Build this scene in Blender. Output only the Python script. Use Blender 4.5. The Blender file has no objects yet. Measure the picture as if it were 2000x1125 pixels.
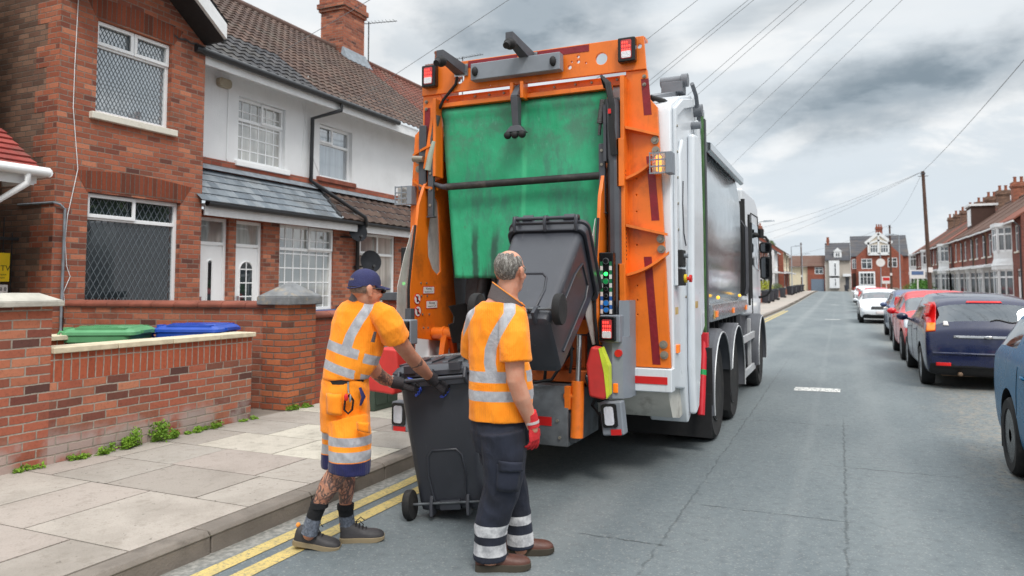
import bpy, bmesh, math, random
from mathutils import Vector, Matrix, noise, Euler
random.seed(7)
SC = bpy.context.scene
COL = SC.collection
PI = math.pi
rnd = random.uniform

# ------------------------------------------------------------------ colour
def s2l(c):
    return c / 12.92 if c <= .04045 else ((c + .055) / 1.055) ** 2.4
def C(r, g, b):                       # 0..255 display value -> linear
    return (s2l(r / 255), s2l(g / 255), s2l(b / 255), 1)

# ------------------------------------------------------------------ node helper
class NT:
    def __init__(s, tree):
        s.t = tree; s.n = tree.nodes; s.l = tree.links
    def new(s, typ, ins=None, **props):
        nd = s.n.new(typ)
        for k, v in props.items(): setattr(nd, k, v)
        for k, v in (ins or {}).items():
            sk = nd.inputs[k]
            if isinstance(v, bpy.types.NodeSocket): s.l.new(v, sk)
            else: sk.default_value = v
        return nd
    def m(s, op, a, b=0.0, c=0.0, clamp=False):
        nd = s.new('ShaderNodeMath', operation=op, use_clamp=clamp)
        for i, v in enumerate((a, b, c)):
            if isinstance(v, bpy.types.NodeSocket): s.l.new(v, nd.inputs[i])
            else: nd.inputs[i].default_value = v
        return nd.outputs[0]
    def mix(s, f, a, b, blend='MIX'):
        nd = s.new('ShaderNodeMix', data_type='RGBA', blend_type=blend, clamp_factor=True)
        for i, v in ((0, f), (6, a), (7, b)):
            if isinstance(v, bpy.types.NodeSocket): s.l.new(v, nd.inputs[i])
            else: nd.inputs[i].default_value = v
        return nd.outputs[2]
    def ramp(s, f, stops, interp='LINEAR'):
        nd = s.new('ShaderNodeValToRGB', {0: f})
        cr = nd.color_ramp; cr.interpolation = interp
        while len(cr.elements) < len(stops): cr.elements.new(.5)
        for e, (p, c) in zip(cr.elements, stops):
            e.position = p; e.color = c if len(c) == 4 else (*c, 1)
        return nd.outputs[0]
    def range(s, v, a, b, c=0.0, d=1.0):
        nd = s.new('ShaderNodeMapRange', {0: v, 1: a, 2: b, 3: c, 4: d}, interpolation_type='SMOOTHSTEP')
        return nd.outputs[0]
    def noise(s, vec, scale, detail=4, rough=.55, dist=0.0):
        return s.new('ShaderNodeTexNoise', {'Vector': vec, 'Scale': scale, 'Detail': detail, 'Roughness': rough, 'Distortion': dist}).outputs[0]
    def coord(s, which='Object'):
        return s.new('ShaderNodeTexCoord').outputs[which]
    def scl(s, vec, x, y, z):
        return s.new('ShaderNodeVectorMath', {0: vec, 1: (x, y, z)}, operation='MULTIPLY').outputs[0]
    def xyz(s, vec):
        return s.new('ShaderNodeSeparateXYZ', {0: vec}).outputs
    def comb(s, x, y, z):
        return s.new('ShaderNodeCombineXYZ', {0: x, 1: y, 2: z}).outputs[0]
    def attr(s, name):
        return s.new('ShaderNodeAttribute', attribute_name=name)
    def bump(s, h, strength=.3, dist=.01):
        return s.new('ShaderNodeBump', {'Height': h, 'Strength': strength, 'Distance': dist}).outputs[0]

def newmat(name):
    m = bpy.data.materials.new(name); m.use_nodes = True
    N = NT(m.node_tree); b = N.n['Principled BSDF']
    return m, N, b
def setp(N, b, **kw):
    names = dict(col='Base Color', rough='Roughness', metal='Metallic', nrm='Normal', coat='Coat Weight', crough='Coat Roughness',
                 spec='Specular IOR Level', em='Emission Color', ems='Emission Strength', trans='Transmission Weight', ior='IOR', alpha='Alpha', sheen='Sheen Weight')
    for k, v in kw.items():
        sk = b.inputs[names[k]]
        if isinstance(v, bpy.types.NodeSocket): N.l.new(v, sk)
        else: sk.default_value = v
MATS = {}
def mat(name, col=(.5, .5, .5, 1), rough=.5, metal=0, var=.12, vs=6, dirt=0, dcol=(.05, .045, .04, 1), ds=2.5, bump=0, bs=60, coat=0, em=0, spec=.5, streak=0):
    """general procedural surface: tone variation, patches of dirt, fine bump"""
    if name in MATS: return MATS[name]
    m, N, b = newmat(name)
    v = N.coord()
    n1 = N.noise(v, vs, 5)
    c = N.mix(N.range(n1, .3, .7, 0, 1), tuple(x * (1 - var) for x in col[:3]) + (1,), tuple(min(1, x * (1 + var)) for x in col[:3]) + (1,))
    r = N.m('MULTIPLY_ADD', N.noise(v, vs * 3, 3), .25, rough - .12, clamp=True)
    if dirt:
        dm = N.m('MULTIPLY', N.range(N.noise(v, ds, 8, .65), .5, .75), dirt)
        c = N.mix(dm, c, dcol)
    if streak:
        c = N.mix(N.m('MULTIPLY', N.range(N.noise(N.scl(v, 11, 11, .55), 2.2, 6, .7), .54, .72), streak), c, dcol)
        c = N.mix(N.m('MULTIPLY', N.range(N.noise(N.scl(v, 1, 1, 1), 60, 4, .8), .63, .7), streak), c, dcol)
    setp(N, b, col=c, rough=r, metal=metal, coat=coat, spec=spec)
    if bump: setp(N, b, nrm=N.bump(N.noise(v, bs, 4), bump, .01))
    if em: setp(N, b, em=col, ems=em)
    MATS[name] = m
    return m

# ------------------------------------------------------------------ mesh builder
class MB:
    def __init__(s): s.v = []; s.f = []; s.mi = []
    def add(s, vs, fs, mi=0):
        o = len(s.v); s.v += [Vector(p) for p in vs]
        for f in fs: s.f.append([i + o for i in f]); s.mi.append(mi)
        return s
    def box(s, x0, x1, y0, y1, z0, z1, mi=0):
        if x0 > x1: x0, x1 = x1, x0
        if y0 > y1: y0, y1 = y1, y0
        if z0 > z1: z0, z1 = z1, z0
        return s.add([(x0, y0, z0), (x1, y0, z0), (x1, y1, z0), (x0, y1, z0), (x0, y0, z1), (x1, y0, z1), (x1, y1, z1), (x0, y1, z1)],
                     [(0, 3, 2, 1), (4, 5, 6, 7), (0, 1, 5, 4), (1, 2, 6, 5), (2, 3, 7, 6), (3, 0, 4, 7)], mi)
    def hexa(s, p, mi=0):             # 8 points: bottom loop ccw, top loop ccw
        return s.add(p, [(0, 3, 2, 1), (4, 5, 6, 7), (0, 1, 5, 4), (1, 2, 6, 5), (2, 3, 7, 6), (3, 0, 4, 7)], mi)
    def prism(s, pts, axis, a, b, mi=0):  # polygon in the two other axes, extruded a..b along axis
        n = len(pts)
        def P(p, t):
            return {'x': (t, p[0], p[1]), 'y': (p[0], t, p[1]), 'z': (p[0], p[1], t)}[axis]
        vs = [P(p, a) for p in pts] + [P(p, b) for p in pts]
        fs = [list(range(n))[::-1], list(range(n, 2 * n))] + [(i, (i + 1) % n, n + (i + 1) % n, n + i) for i in range(n)]
        return s.add(vs, fs, mi)
    def loft(s, rings, cap0=True, cap1=True, closed=True, mi=0):
        n = len(rings[0]); vs = [p for r in rings for p in r]; fs = []
        for i in range(len(rings) - 1):
            for j in range(n if closed else n - 1):
                k = (j + 1) % n
                fs.append((i * n + j, i * n + k, (i + 1) * n + k, (i + 1) * n + j))
        if cap0: fs.append(list(range(n))[::-1])
        if cap1: fs.append([(len(rings) - 1) * n + j for j in range(n)])
        return s.add(vs, fs, mi)
    def tube(s, path, r, n=10, mi=0, flat=1.0):
        path = [Vector(p) for p in path]; rs = r if isinstance(r, (list, tuple)) else [r] * len(path)
        rings = []; ref = None
        for i, p in enumerate(path):
            t = (path[min(i + 1, len(path) - 1)] - path[max(i - 1, 0)]).normalized()
            if ref is None:
                ref = Vector((0, 0, 1)) if abs(t.z) < .9 else Vector((1, 0, 0))
            a = t.cross(ref)
            if a.length < 1e-6: a = t.cross(Vector((1, 0, .3)))
            a.normalize(); b = a.cross(t).normalized(); ref = b
            rings.append([p + (a * math.cos(2 * PI * k / n) + b * math.sin(2 * PI * k / n) * flat) * rs[i] for k in range(n)])
        return s.loft(rings, mi=mi)
    def cyl(s, p0, p1, r, n=16, mi=0, r1=None):
        return s.tube([p0, p1], [r, r if r1 is None else r1], n, mi)
    def ell(s, c, r, nu=16, nv=10, M=None, mi=0):
        c = Vector(c); vs = [(0, 0, 1)]; fs = []
        for i in range(1, nv):
            a = PI * i / nv
            for j in range(nu):
                q = 2 * PI * j / nu; vs.append((math.sin(a) * math.cos(q), math.sin(a) * math.sin(q), math.cos(a)))
        vs.append((0, 0, -1)); L = len(vs) - 1
        for j in range(nu):
            fs.append((0, 1 + j, 1 + (j + 1) % nu)); o = 1 + (nv - 2) * nu; fs.append((L, o + (j + 1) % nu, o + j))
        for i in range(nv - 2):
            for j in range(nu):
                a = 1 + i * nu + j; b = 1 + i * nu + (j + 1) % nu; fs.append((a, a + nu, b + nu, b))
        rr = (r, r, r) if not isinstance(r, (tuple, list)) else r
        out = []
        for v in vs:
            w = Vector((v[0] * rr[0], v[1] * rr[1], v[2] * rr[2]))
            if M is not None: w = M @ w
            out.append(c + w)
        return s.add(out, fs, mi)
    def lathe(s, prof, c, axis='x', n=28, mi=0):   # prof: (radius, offset along axis)
        rings = []; c = Vector(c)
        for (r, t) in prof:
            ring = []
            for k in range(n):
                a = 2 * PI * k / n; p, q = r * math.cos(a), r * math.sin(a)
                ring.append(c + Vector({'x': (t, p, q), 'y': (q, t, p), 'z': (p, q, t)}[axis]))
            rings.append(ring)
        return s.loft(rings, mi=mi)
    def xf(s, M):
        s.v = [M @ p for p in s.v]; return s
    def join(s, o):
        b = len(s.v); s.v += [p.copy() for p in o.v]
        for f, m in zip(o.f, o.mi): s.f.append([i + b for i in f]); s.mi.append(m)
        return s

ORG = {}
def mk(name, mb, mats, parent=None, smooth=None, bevel=0, seg=2, sub=0, loc=None, label=None, mods=None):
    me = bpy.data.meshes.new(name)
    off = ORG.get(parent.name, Vector()) if parent else (Vector(loc) if loc is not None else Vector())
    me.from_pydata([tuple(p - off) for p in mb.v], [], mb.f)
    mats = mats if isinstance(mats, (list, tuple)) else [mats]
    for m in mats: me.materials.append(m)
    if len(mats) > 1: me.polygons.foreach_set('material_index', mb.mi)
    bm = bmesh.new(); bm.from_mesh(me)
    bmesh.ops.recalc_face_normals(bm, faces=bm.faces); bm.to_mesh(me); bm.free()
    if smooth is not None:
        me.polygons.foreach_set('use_smooth', [True] * len(me.polygons))
        if smooth < 180: me.set_sharp_from_angle(angle=math.radians(smooth))
    me.update()
    o = bpy.data.objects.new(name, me); COL.objects.link(o)
    if parent: o.parent = parent; ORG[o.name] = off
    elif loc is not None: o.location = loc; ORG[o.name] = off
    if sub:
        md = o.modifiers.new('sub', 'SUBSURF'); md.levels = md.render_levels = sub
    if bevel:
        md = o.modifiers.new('bevel', 'BEVEL'); md.width = bevel; md.segments = seg; md.limit_method = 'ANGLE'; md.angle_limit = math.radians(35)
        if smooth is None:
            me.polygons.foreach_set('use_smooth', [True] * len(me.polygons)); md.harden_normals = True
            me.set_sharp_from_angle(angle=math.radians(35))
    if label: o['label'] = label
    return o
def bake(o):
    """apply an object's modifiers into its mesh"""
    dg = bpy.context.evaluated_depsgraph_get(); dg.update()
    me = bpy.data.meshes.new_from_object(o.evaluated_get(dg), depsgraph=dg)
    old = o.data; o.modifiers.clear(); me.name = old.name; o.data = me
    bpy.data.meshes.remove(old)
    return o
def thing(name, label, cat, loc=(0, 0, 0), group=None, local=False):
    o = bpy.data.objects.new(name, None); COL.objects.link(o); o.empty_display_size = .2
    o['label'] = label; o['category'] = cat
    if group: o['group'] = group
    if local: ORG[o.name] = Vector()
    else: o.location = loc; ORG[o.name] = Vector(loc)
    return o
def tag(o, label, cat, group=None):
    o['label'] = label; o['category'] = cat
    if group: o['group'] = group
    return o
def struct(o, kind='structure'):
    o['kind'] = kind; return o
def copytree(o, parent=None):
    c = o.copy(); COL.objects.link(c)
    if parent: c.parent = parent
    for ch in list(o.children): copytree(ch, c)
    return c
def plate(outline, holes=(), t=.02, bev=.004, M=None, res=1):
    """flat plate from a 2-D outline with real holes, lying in local xz (y = thickness); returns MB"""
    cu = bpy.data.curves.new('tmp', 'CURVE'); cu.dimensions = '2D'; cu.fill_mode = 'BOTH'
    cu.extrude = t / 2 - bev; cu.bevel_depth = bev; cu.bevel_resolution = res; cu.offset = -bev
    for pts in [outline] + list(holes):
        sp = cu.splines.new('POLY'); sp.points.add(len(pts) - 1); sp.use_cyclic_u = True
        for p, q in zip(sp.points, pts): p.co = (q[0], q[1], 0, 1)
    o = bpy.data.objects.new('tmp', cu); COL.objects.link(o)
    dg = bpy.context.evaluated_depsgraph_get(); dg.update()
    me = bpy.data.meshes.new_from_object(o.evaluated_get(dg))
    R = Matrix.Rotation(PI / 2, 4, 'X')
    if M is not None: R = M @ R
    mb = MB().add([R @ v.co for v in me.vertices], [list(p.vertices) for p in me.polygons])
    bpy.data.objects.remove(o); bpy.data.curves.remove(cu); bpy.data.meshes.remove(me)
    return mb
def circle(cx, cz, r, n=20, rz=None):
    return [(cx + r * math.cos(2 * PI * k / n), cz + (rz or r) * math.sin(2 * PI * k / n)) for k in range(n)]
def rrect(x0, x1, z0, z1, r, n=5):
    pts = []
    for cx, cz, a in ((x1 - r, z1 - r, 0), (x0 + r, z1 - r, 90), (x0 + r, z0 + r, 180), (x1 - r, z0 + r, 270)):
        for k in range(n + 1):
            q = math.radians(a + 90 * k / n); pts.append((cx + r * math.cos(q), cz + r * math.sin(q)))
    return pts
def text_mb(s, size, M, t=.002, align='CENTER'):
    cu = bpy.data.curves.new('tmp', 'FONT'); cu.body = s; cu.size = size; cu.align_x = align; cu.align_y = 'CENTER'; cu.extrude = t
    cu.resolution_u = 2
    o = bpy.data.objects.new('tmp', cu); COL.objects.link(o)
    dg = bpy.context.evaluated_depsgraph_get(); dg.update()
    me = bpy.data.meshes.new_from_object(o.evaluated_get(dg))
    mb = MB().add([M @ v.co for v in me.vertices], [list(p.vertices) for p in me.polygons])
    bpy.data.objects.remove(o); bpy.data.curves.remove(cu); bpy.data.meshes.remove(me)
    return mb
def face_M(origin, right, up):
    """matrix that puts text drawn in xy onto a surface"""
    r = Vector(right).normalized(); u = Vector(up).normalized(); n = r.cross(u)
    M = Matrix((r, u, n)).transposed().to_4x4(); M.translation = Vector(origin)
    return M
def setattrf(o, name, fn):
    """per-vertex float attribute computed from local position"""
    me = o.data
    a = me.attributes.new(name, 'FLOAT', 'POINT')
    a.data.foreach_set('value', [fn(v.co) for v in me.vertices])

# ------------------------------------------------------------------ camera
F, PPX, PPY, EYE = 1430.0, 1000.0, 473.0, 1.6
PITCH = math.atan(85 / F); YAW = math.atan(640 / math.hypot(F, 85))
cam = bpy.data.cameras.new('camera'); camo = bpy.data.objects.new('camera', cam); COL.objects.link(camo)
camo.location = (0, 0, EYE); camo.rotation_euler = (PI / 2 + PITCH, 0, YAW)
cam.sensor_width = 36; cam.lens = 36 * F / 2000; cam.shift_y = -(562.5 - PPY) / 2000
cam.clip_start = .05; cam.clip_end = 3000
cam.dof.use_dof = True; cam.dof.focus_distance = 5.2; cam.dof.aperture_fstop = 2.6
SC.camera = camo
R_ = Vector((math.cos(YAW), math.sin(YAW), 0)); D_ = Vector((-math.sin(YAW), math.cos(YAW), 0)); Z_ = Vector((0, 0, 1))
FW_ = D_ * math.cos(PITCH) + Z_ * math.sin(PITCH); UP_ = Z_ * math.cos(PITCH) - D_ * math.sin(PITCH)
def W(u, v, depth):                    # measured photo position at a known distance -> place in the street
    return Vector((0, 0, EYE)) + (FW_ + R_ * ((u - PPX) / F) + UP_ * ((PPY - v) / F)) * depth
def WX(u, v, x):
    r = FW_ + R_ * ((u - PPX) / F) + UP_ * ((PPY - v) / F); return Vector((0, 0, EYE)) + r * (x / r.x)
def WY(u, v, y):
    r = FW_ + R_ * ((u - PPX) / F) + UP_ * ((PPY - v) / F); return Vector((0, 0, EYE)) + r * (y / r.y)
def WZ(u, v, z):
    r = FW_ + R_ * ((u - PPX) / F) + UP_ * ((PPY - v) / F); return Vector((0, 0, EYE)) + r * ((z - EYE) / r.z)

# ------------------------------------------------------------------ sky
SUN_EL, SUN_AZ = math.radians(52), math.radians(140)     # azimuth clockwise from +Y
wd = bpy.data.worlds.new('World'); SC.world = wd; wd.use_nodes = True
N = NT(wd.node_tree); bg = N.n['Background']
sky = N.new('ShaderNodeTexSky', sky_type='NISHITA', sun_disc=False, sun_elevation=SUN_EL, sun_rotation=SUN_AZ, air_density=1.0, dust_density=2.0)
d = N.coord('Generated'); X, Y, Z = N.xyz(d)
zc = N.m('ADD', N.m('MAXIMUM', Z, 0.0), .16)
pl = N.comb(N.m('DIVIDE', X, zc), N.m('DIVIDE', Y, zc), 0.0)
n1 = N.noise(pl, 1.15, 7, .55, .3); n2 = N.noise(pl, 3.2, 6, .6)
az = N.m('ARCTAN2', X, Y); el = N.m('ARCSINE', Z)
wob = N.m('MULTIPLY_ADD', N.m('SUBTRACT', n2, .5), 1.1, N.m('MULTIPLY', N.m('SUBTRACT', N.noise(N.comb(az, N.m('MULTIPLY', el, 1.6), .3), 9.0, 8, .6), .5), 1.3))
def blob(u, v, wa, we, tilt=0.0, soft=.9, p=1.0):
    q = (W(u, v, 1) - Vector((0, 0, EYE))).normalized()
    a0, e0 = math.atan2(q.x, q.y), math.asin(q.z)
    da = N.m('SUBTRACT', az, a0); de = N.m('SUBTRACT', N.m('SUBTRACT', el, e0), N.m('MULTIPLY', da, tilt))
    a = N.m('DIVIDE', da, wa); e = N.m('DIVIDE', de, we)
    r = N.m('SQRT', N.m('ADD', N.m('MULTIPLY', a, a), N.m('MULTIPLY', e, e)))
    return N.m('MULTIPLY', N.range(N.m('ADD', r, wob), 1 + soft, .15), p)
dark = blob(1720, 178, .165, .046, .13, .55, 1.0)
for a in ((1050, 30, .15, .065, .03, .6, 1.0), (1215, 100, .07, .04, -.1, .6, .8), (1490, 25, .09, .02, .2, .8, .4), (1900, 120, .10, .02, .22, .8, .55), (800, 100, .10, .03, 0, .9, .25)):
    dark = N.m('MAXIMUM', dark, blob(*a))
elp = N.range(el, .30, .75)
gen = N.m('MULTIPLY', N.range(n1, .52, .74), N.m('MULTIPLY_ADD', elp, .45, .06))
dens = N.m('MAXIMUM', dark, gen)
def cl2d(o):
    return N.noise(N.comb(N.m('MULTIPLY', az, 3.2), N.m('MULTIPLY', N.m('ADD', el, o), 8.5), 1.7), 1.35, 9, .56, .25)
q0, q1 = cl2d(0.0), cl2d(.035)
body = N.range(q0, .38, .60); lit = N.range(N.m('SUBTRACT', q0, q1), -.07, .09)
lowc = N.mix(body, C(222, 232, 240), N.mix(lit, C(220, 229, 236), C(252, 254, 255)))
up = N.mix(N.range(n1, .38, .60), C(253, 254, 254), C(234, 240, 244))
cl = N.mix(N.m('MULTIPLY', N.range(el, .08, .45), .75), lowc, up)
cl = N.mix(N.m('MULTIPLY', dens, .93), cl, N.mix(N.range(N.m('SUBTRACT', q0, q1), -.08, .1), C(126, 142, 154), C(164, 177, 187)))
# an overcast sky is about three times brighter overhead than at the horizon
lum = N.m('MULTIPLY_ADD', N.range(el, .36, 1.1), 1.7, 1.0)
cl = N.mix(1.0, cl, N.comb(lum, lum, lum), 'MULTIPLY')
SKYS = .1
cl10 = N.mix(1.0, cl, (1 / SKYS,) * 3 + (1,), 'MULTIPLY')
mixs = N.new('ShaderNodeMix', {0: .965}, data_type='RGBA', clamp_result=False)
N.l.new(sky.outputs[0], mixs.inputs[6]); N.l.new(cl10, mixs.inputs[7])
N.l.new(mixs.outputs[2], bg.inputs[0]); bg.inputs[1].default_value = SKYS
for nd in N.n:
    if nd.type == 'MIX': nd.clamp_result = False

sl = bpy.data.lights.new('sun', 'SUN'); sl.energy = 2.0; sl.angle = math.radians(17); sl.color = (1, .95, .88)
so = bpy.data.objects.new('sun', sl); COL.objects.link(so)
sd = Vector((math.sin(SUN_AZ) * math.cos(SUN_EL), math.cos(SUN_AZ) * math.cos(SUN_EL), math.sin(SUN_EL)))
so.rotation_euler = sd.to_track_quat('Z', 'Y').to_euler(); so.location = sd * 40

SC.view_settings.view_transform = 'Standard'; SC.view_settings.look = 'None'
SC.view_settings.exposure = 0; SC.view_settings.gamma = 1
SC.render.engine = 'CYCLES'; SC.cycles.use_denoising = True
SC.cycles.max_bounces = 8; SC.cycles.transparent_max_bounces = 16; SC.cycles.caustics_reflective = False; SC.cycles.caustics_refractive = False
SC.cycles.sample_clamp_indirect = 6

# ------------------------------------------------------------------ ground level: the far end of the street rises a little
def zg(y):
    t = min(1, max(0, (y - 45) / 90)); return .62 * t * t * (3 - 2 * t)
KL, KR, PLX, PRX = -3.47, 3.3, -5.98, 5.8      # kerb faces and garden walls
YEND = 134.0
# ================================================================== surfaces
def brick(name, cols, mortar, bw=.225, bh=.075, mw=.011, off=.5, dark=.25, axis=None, bmp=.5, wash=0, washz=.35):
    m, N, b = newmat(name)
    co = N.coord(); x, y, z = N.xyz(co)
    nx, ny, nz = N.xyz(N.new('ShaderNodeNewGeometry').outputs['True Normal'])
    ax = N.m('ABSOLUTE', nx); ay = N.m('ABSOLUTE', ny)
    isx = N.m('GREATER_THAN', ax, ay)
    u = N.m('ADD', N.m('MULTIPLY', y, isx), N.m('MULTIPLY', x, N.m('SUBTRACT', 1.0, isx)))
    # a little irregularity of the courses
    w = N.noise(co, 9, 2)
    u = N.m('MULTIPLY_ADD', N.m('SUBTRACT', w, .5), .012, N.m('ADD', u, 100.0)); z2 = N.m('MULTIPLY_ADD', N.m('SUBTRACT', N.noise(co, 6, 2), .5), .012, N.m('ADD', z, 50.0))
    rv = N.m('DIVIDE', z2, bh); row = N.m('FLOOR', rv); fz = N.m('SUBTRACT', rv, row)
    uu = N.m('ADD', N.m('DIVIDE', u, bw), N.m('MULTIPLY', N.m('MODULO', row, 2.0), off))
    cl = N.m('FLOOR', uu); fu = N.m('SUBTRACT', uu, cl)
    wn = N.new('ShaderNodeTexWhiteNoise', {'Vector': N.comb(cl, row, 3.0)}, noise_dimensions='3D').outputs[0]
    eu = N.m('MULTIPLY', N.m('MINIMUM', fu, N.m('SUBTRACT', 1.0, fu)), bw); ez = N.m('MULTIPLY', N.m('MINIMUM', fz, N.m('SUBTRACT', 1.0, fz)), bh)
    ed = N.m('MULTIPLY_ADD', N.m('SUBTRACT', N.noise(co, 45, 3), .5), .007, N.m('MINIMUM', eu, ez))
    mk_ = N.range(ed, mw * .35, mw * .75)
    n = len(cols)
    c = N.ramp(wn, [(i / max(1, n - 1), k) for i, k in enumerate(cols)])
    fine = N.noise(co, 38, 5, .6); big = N.noise(co, 1.3, 5, .6)
    c = N.mix(N.m('MULTIPLY', N.range(fine, .45, .75), .45), c, N.mix(.6, c, (.03, .02, .018, 1)))
    c = N.mix(N.m('MULTIPLY', N.range(big, .52, .72), dark), c, (.035, .028, .025, 1))
    if wash:
        wm = N.m('MULTIPLY', N.range(N.m('ADD', z, N.m('MULTIPLY', N.noise(co, 5, 4), -.25)), washz - .12, washz - .32), N.m('MULTIPLY', N.range(N.noise(co, 3, 5), .4, .6), wash))
        c = N.mix(wm, c, (.42, .38, .36, 1))
    mo = N.mix(N.range(N.noise(co, 20, 4), .3, .7), mortar, tuple(k * .7 for k in mortar[:3]) + (1,))
    setp(N, b, col=N.mix(mk_, mo, c), rough=.9, spec=.25, nrm=N.bump(N.m('ADD', N.m('MULTIPLY', mk_, .7), N.m('MULTIPLY', fine, .3)), bmp, .012))
    return m
MORT = (.30, .25, .21, 1)
M_BR_ORANGE = brick('brick_orange_red', [C(140, 82, 64), C(160, 92, 70), C(176, 106, 80), C(150, 86, 68), C(190, 122, 94), C(122, 72, 60), C(168, 100, 76), C(96, 62, 56)], (.27, .21, .17, 1), dark=.45)
M_BR_GARDEN = brick('brick_garden', [C(86, 60, 56), C(150, 88, 70), C(172, 100, 78), C(112, 66, 58), C(188, 124, 96), C(164, 92, 72), C(178, 110, 84), C(98, 66, 60)], (.36, .31, .26, 1), wash=.7)
M_BR_PILLAR = brick('brick_pillar', [C(170, 92, 62), C(186, 104, 70), C(146, 80, 60), C(196, 116, 78), C(108, 70, 58)], (.2, .16, .13, 1), mw=.013, bmp=.8, wash=0)
M_BR_BROWN = brick('brick_brown', [C(112, 86, 74), C(132, 102, 86), C(146, 114, 96), C(98, 76, 66), C(124, 92, 78)], (.14, .12, .1, 1))
M_BR_RED = brick('brick_red', [C(146, 78, 62), C(162, 88, 68), C(132, 70, 58), C(174, 100, 78)], (.2, .15, .12, 1))
M_BR_MAROON = brick('brick_maroon', [C(122, 70, 62), C(134, 78, 68), C(112, 64, 58), C(146, 86, 74)], (.2, .15, .13, 1))
M_SOLDIER = brick('brick_soldier', [C(158, 82, 58), C(166, 88, 62), C(150, 76, 54), C(172, 92, 66)], (.36, .3, .25, 1), bw=.075, bh=.24, off=0, dark=.12)
M_ARCH = brick('brick_arch', [C(120, 62, 44), C(140, 72, 50), C(104, 58, 44), C(150, 80, 58)], (.15, .12, .1, 1), bw=.075, bh=.6, off=0)

def asphalt():
    m, N, b = newmat('asphalt'); co = N.coord(); x, y, z = N.xyz(co)
    fine = N.noise(co, 160, 3, .7); mid = N.noise(co, 14, 5, .65); big = N.noise(N.scl(co, 1, .35, 1), .7, 6, .6)
    vo = N.new('ShaderNodeTexVoronoi', {'Vector': co, 'Scale': 90.0}).outputs['Color']
    c = N.mix(N.range(big, .3, .7), C(98, 107, 111), C(116, 124, 126))
    c = N.mix(N.m('MULTIPLY', N.range(mid, .45, .75), .5), c, C(84, 88, 92))
    c = N.mix(N.m('MULTIPLY', N.range(N.xyz(vo)[0], .85, .97), .32), c, C(160, 160, 156))
    c = N.mix(N.m('MULTIPLY', N.range(N.noise(co, 80, 5, .8), .55, .7), .32), c, C(64, 70, 74))
    c = N.mix(N.m('MULTIPLY', N.range(fine, .5, .75), .55), c, C(60, 64, 68))
    # lighter worn strips where wheels run, a dusty edge on the parking side
    wob = N.m('MULTIPLY', N.m('SUBTRACT', N.noise(N.scl(co, .3, .3, .3), 2.0, 4), .5), .5)
    xw = N.m('ADD', x, wob)
    for x0, w, a in ((-.33, .07, .05), (.35, .25, .06), (-1.7, .3, .12), (2.2, .5, .18)):
        d_ = N.m('ABSOLUTE', N.m('SUBTRACT', xw if w > .2 else N.m('MULTIPLY_ADD', wob, .25, x), x0))
        c = N.mix(N.m('MULTIPLY', N.range(d_, w, w * .2), a), c, C(176, 178, 176))
    ed = N.m('MULTIPLY', N.range(N.m('ADD', x, N.m('MULTIPLY', N.noise(co, 1.2, 6, .7), 1.4)), 1.55, 2.2), N.range(N.noise(co, 9, 6, .75), .42, .62))
    c = N.mix(N.m('MULTIPLY', ed, .75), c, C(142, 134, 122))
    ed2 = N.m('MULTIPLY', N.range(N.m('ADD', x, N.m('MULTIPLY', N.noise(co, 1.9, 6, .7), 1.2)), 1.2, 2.0), N.range(N.noise(co, 22, 6, .75), .52, .66))
    c = N.mix(N.m('MULTIPLY', ed2, .8), c, C(50, 50, 50))
    gut = N.m('MULTIPLY', N.range(N.m('ADD', x, N.m('MULTIPLY', N.m('SUBTRACT', N.noise(co, 3, 5, .7), .5), .14)), -3.3, -3.36), .8)
    c = N.mix(gut, c, N.mix(N.range(N.noise(co, 24, 5), .35, .65), C(160, 156, 148), C(120, 118, 112)))
    # cracks and seams
    w2 = N.m('MULTIPLY', N.m('SUBTRACT', N.noise(co, 5, 6, .7), .5), .10)
    h = None
    def crack(d_, w, a, mask=None):
        nonlocal c, h
        k = N.m('MULTIPLY', N.range(d_, w, w * .25), a)
        k = N.m('MULTIPLY', k, N.range(N.noise(co, 7, 4, .7), .3, .55))
        if mask is not None: k = N.m('MULTIPLY', k, mask)
        c = N.mix(k, c, (.018, .018, .018, 1))
        h = k if h is None else N.m('MAXIMUM', h, k)
    crack(N.m('ABSOLUTE', N.m('ADD', N.m('SUBTRACT', x, .0), w2)), .014, .45, N.range(y, 10.2, 9.0))
    crack(N.m('ABSOLUTE', N.m('ADD', N.m('ADD', x, 1.06), N.m('MULTIPLY', w2, .9))), .013, .38, N.range(y, 22.0, 10.0))
    for y0, xa, xb in ((9.25, -1.2, .2), (5.55, -1.0, .05), (7.2, -.2, .9), (4.6, -1.6, -1.0), (14.6, -1.1, .6)):
        msk = N.m('MULTIPLY', N.range(x, xa, xa + .05), N.range(x, xb, xb - .05))
        crack(N.m('ABSOLUTE', N.m('ADD', N.m('SUBTRACT', y, y0), N.m('MULTIPLY', w2, 1.2))), .014, .6, msk)
    hh = N.m('SUBTRACT', N.m('ADD', N.m('MULTIPLY', fine, .6), N.m('MULTIPLY', N.noise(co, 70, 3), .6)), h)
    setp(N, b, col=c, rough=N.m('MULTIPLY_ADD', mid, .2, .62), spec=.35, nrm=N.bump(hh, .5, .008))
    return m
M_ASPHALT = asphalt()

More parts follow.
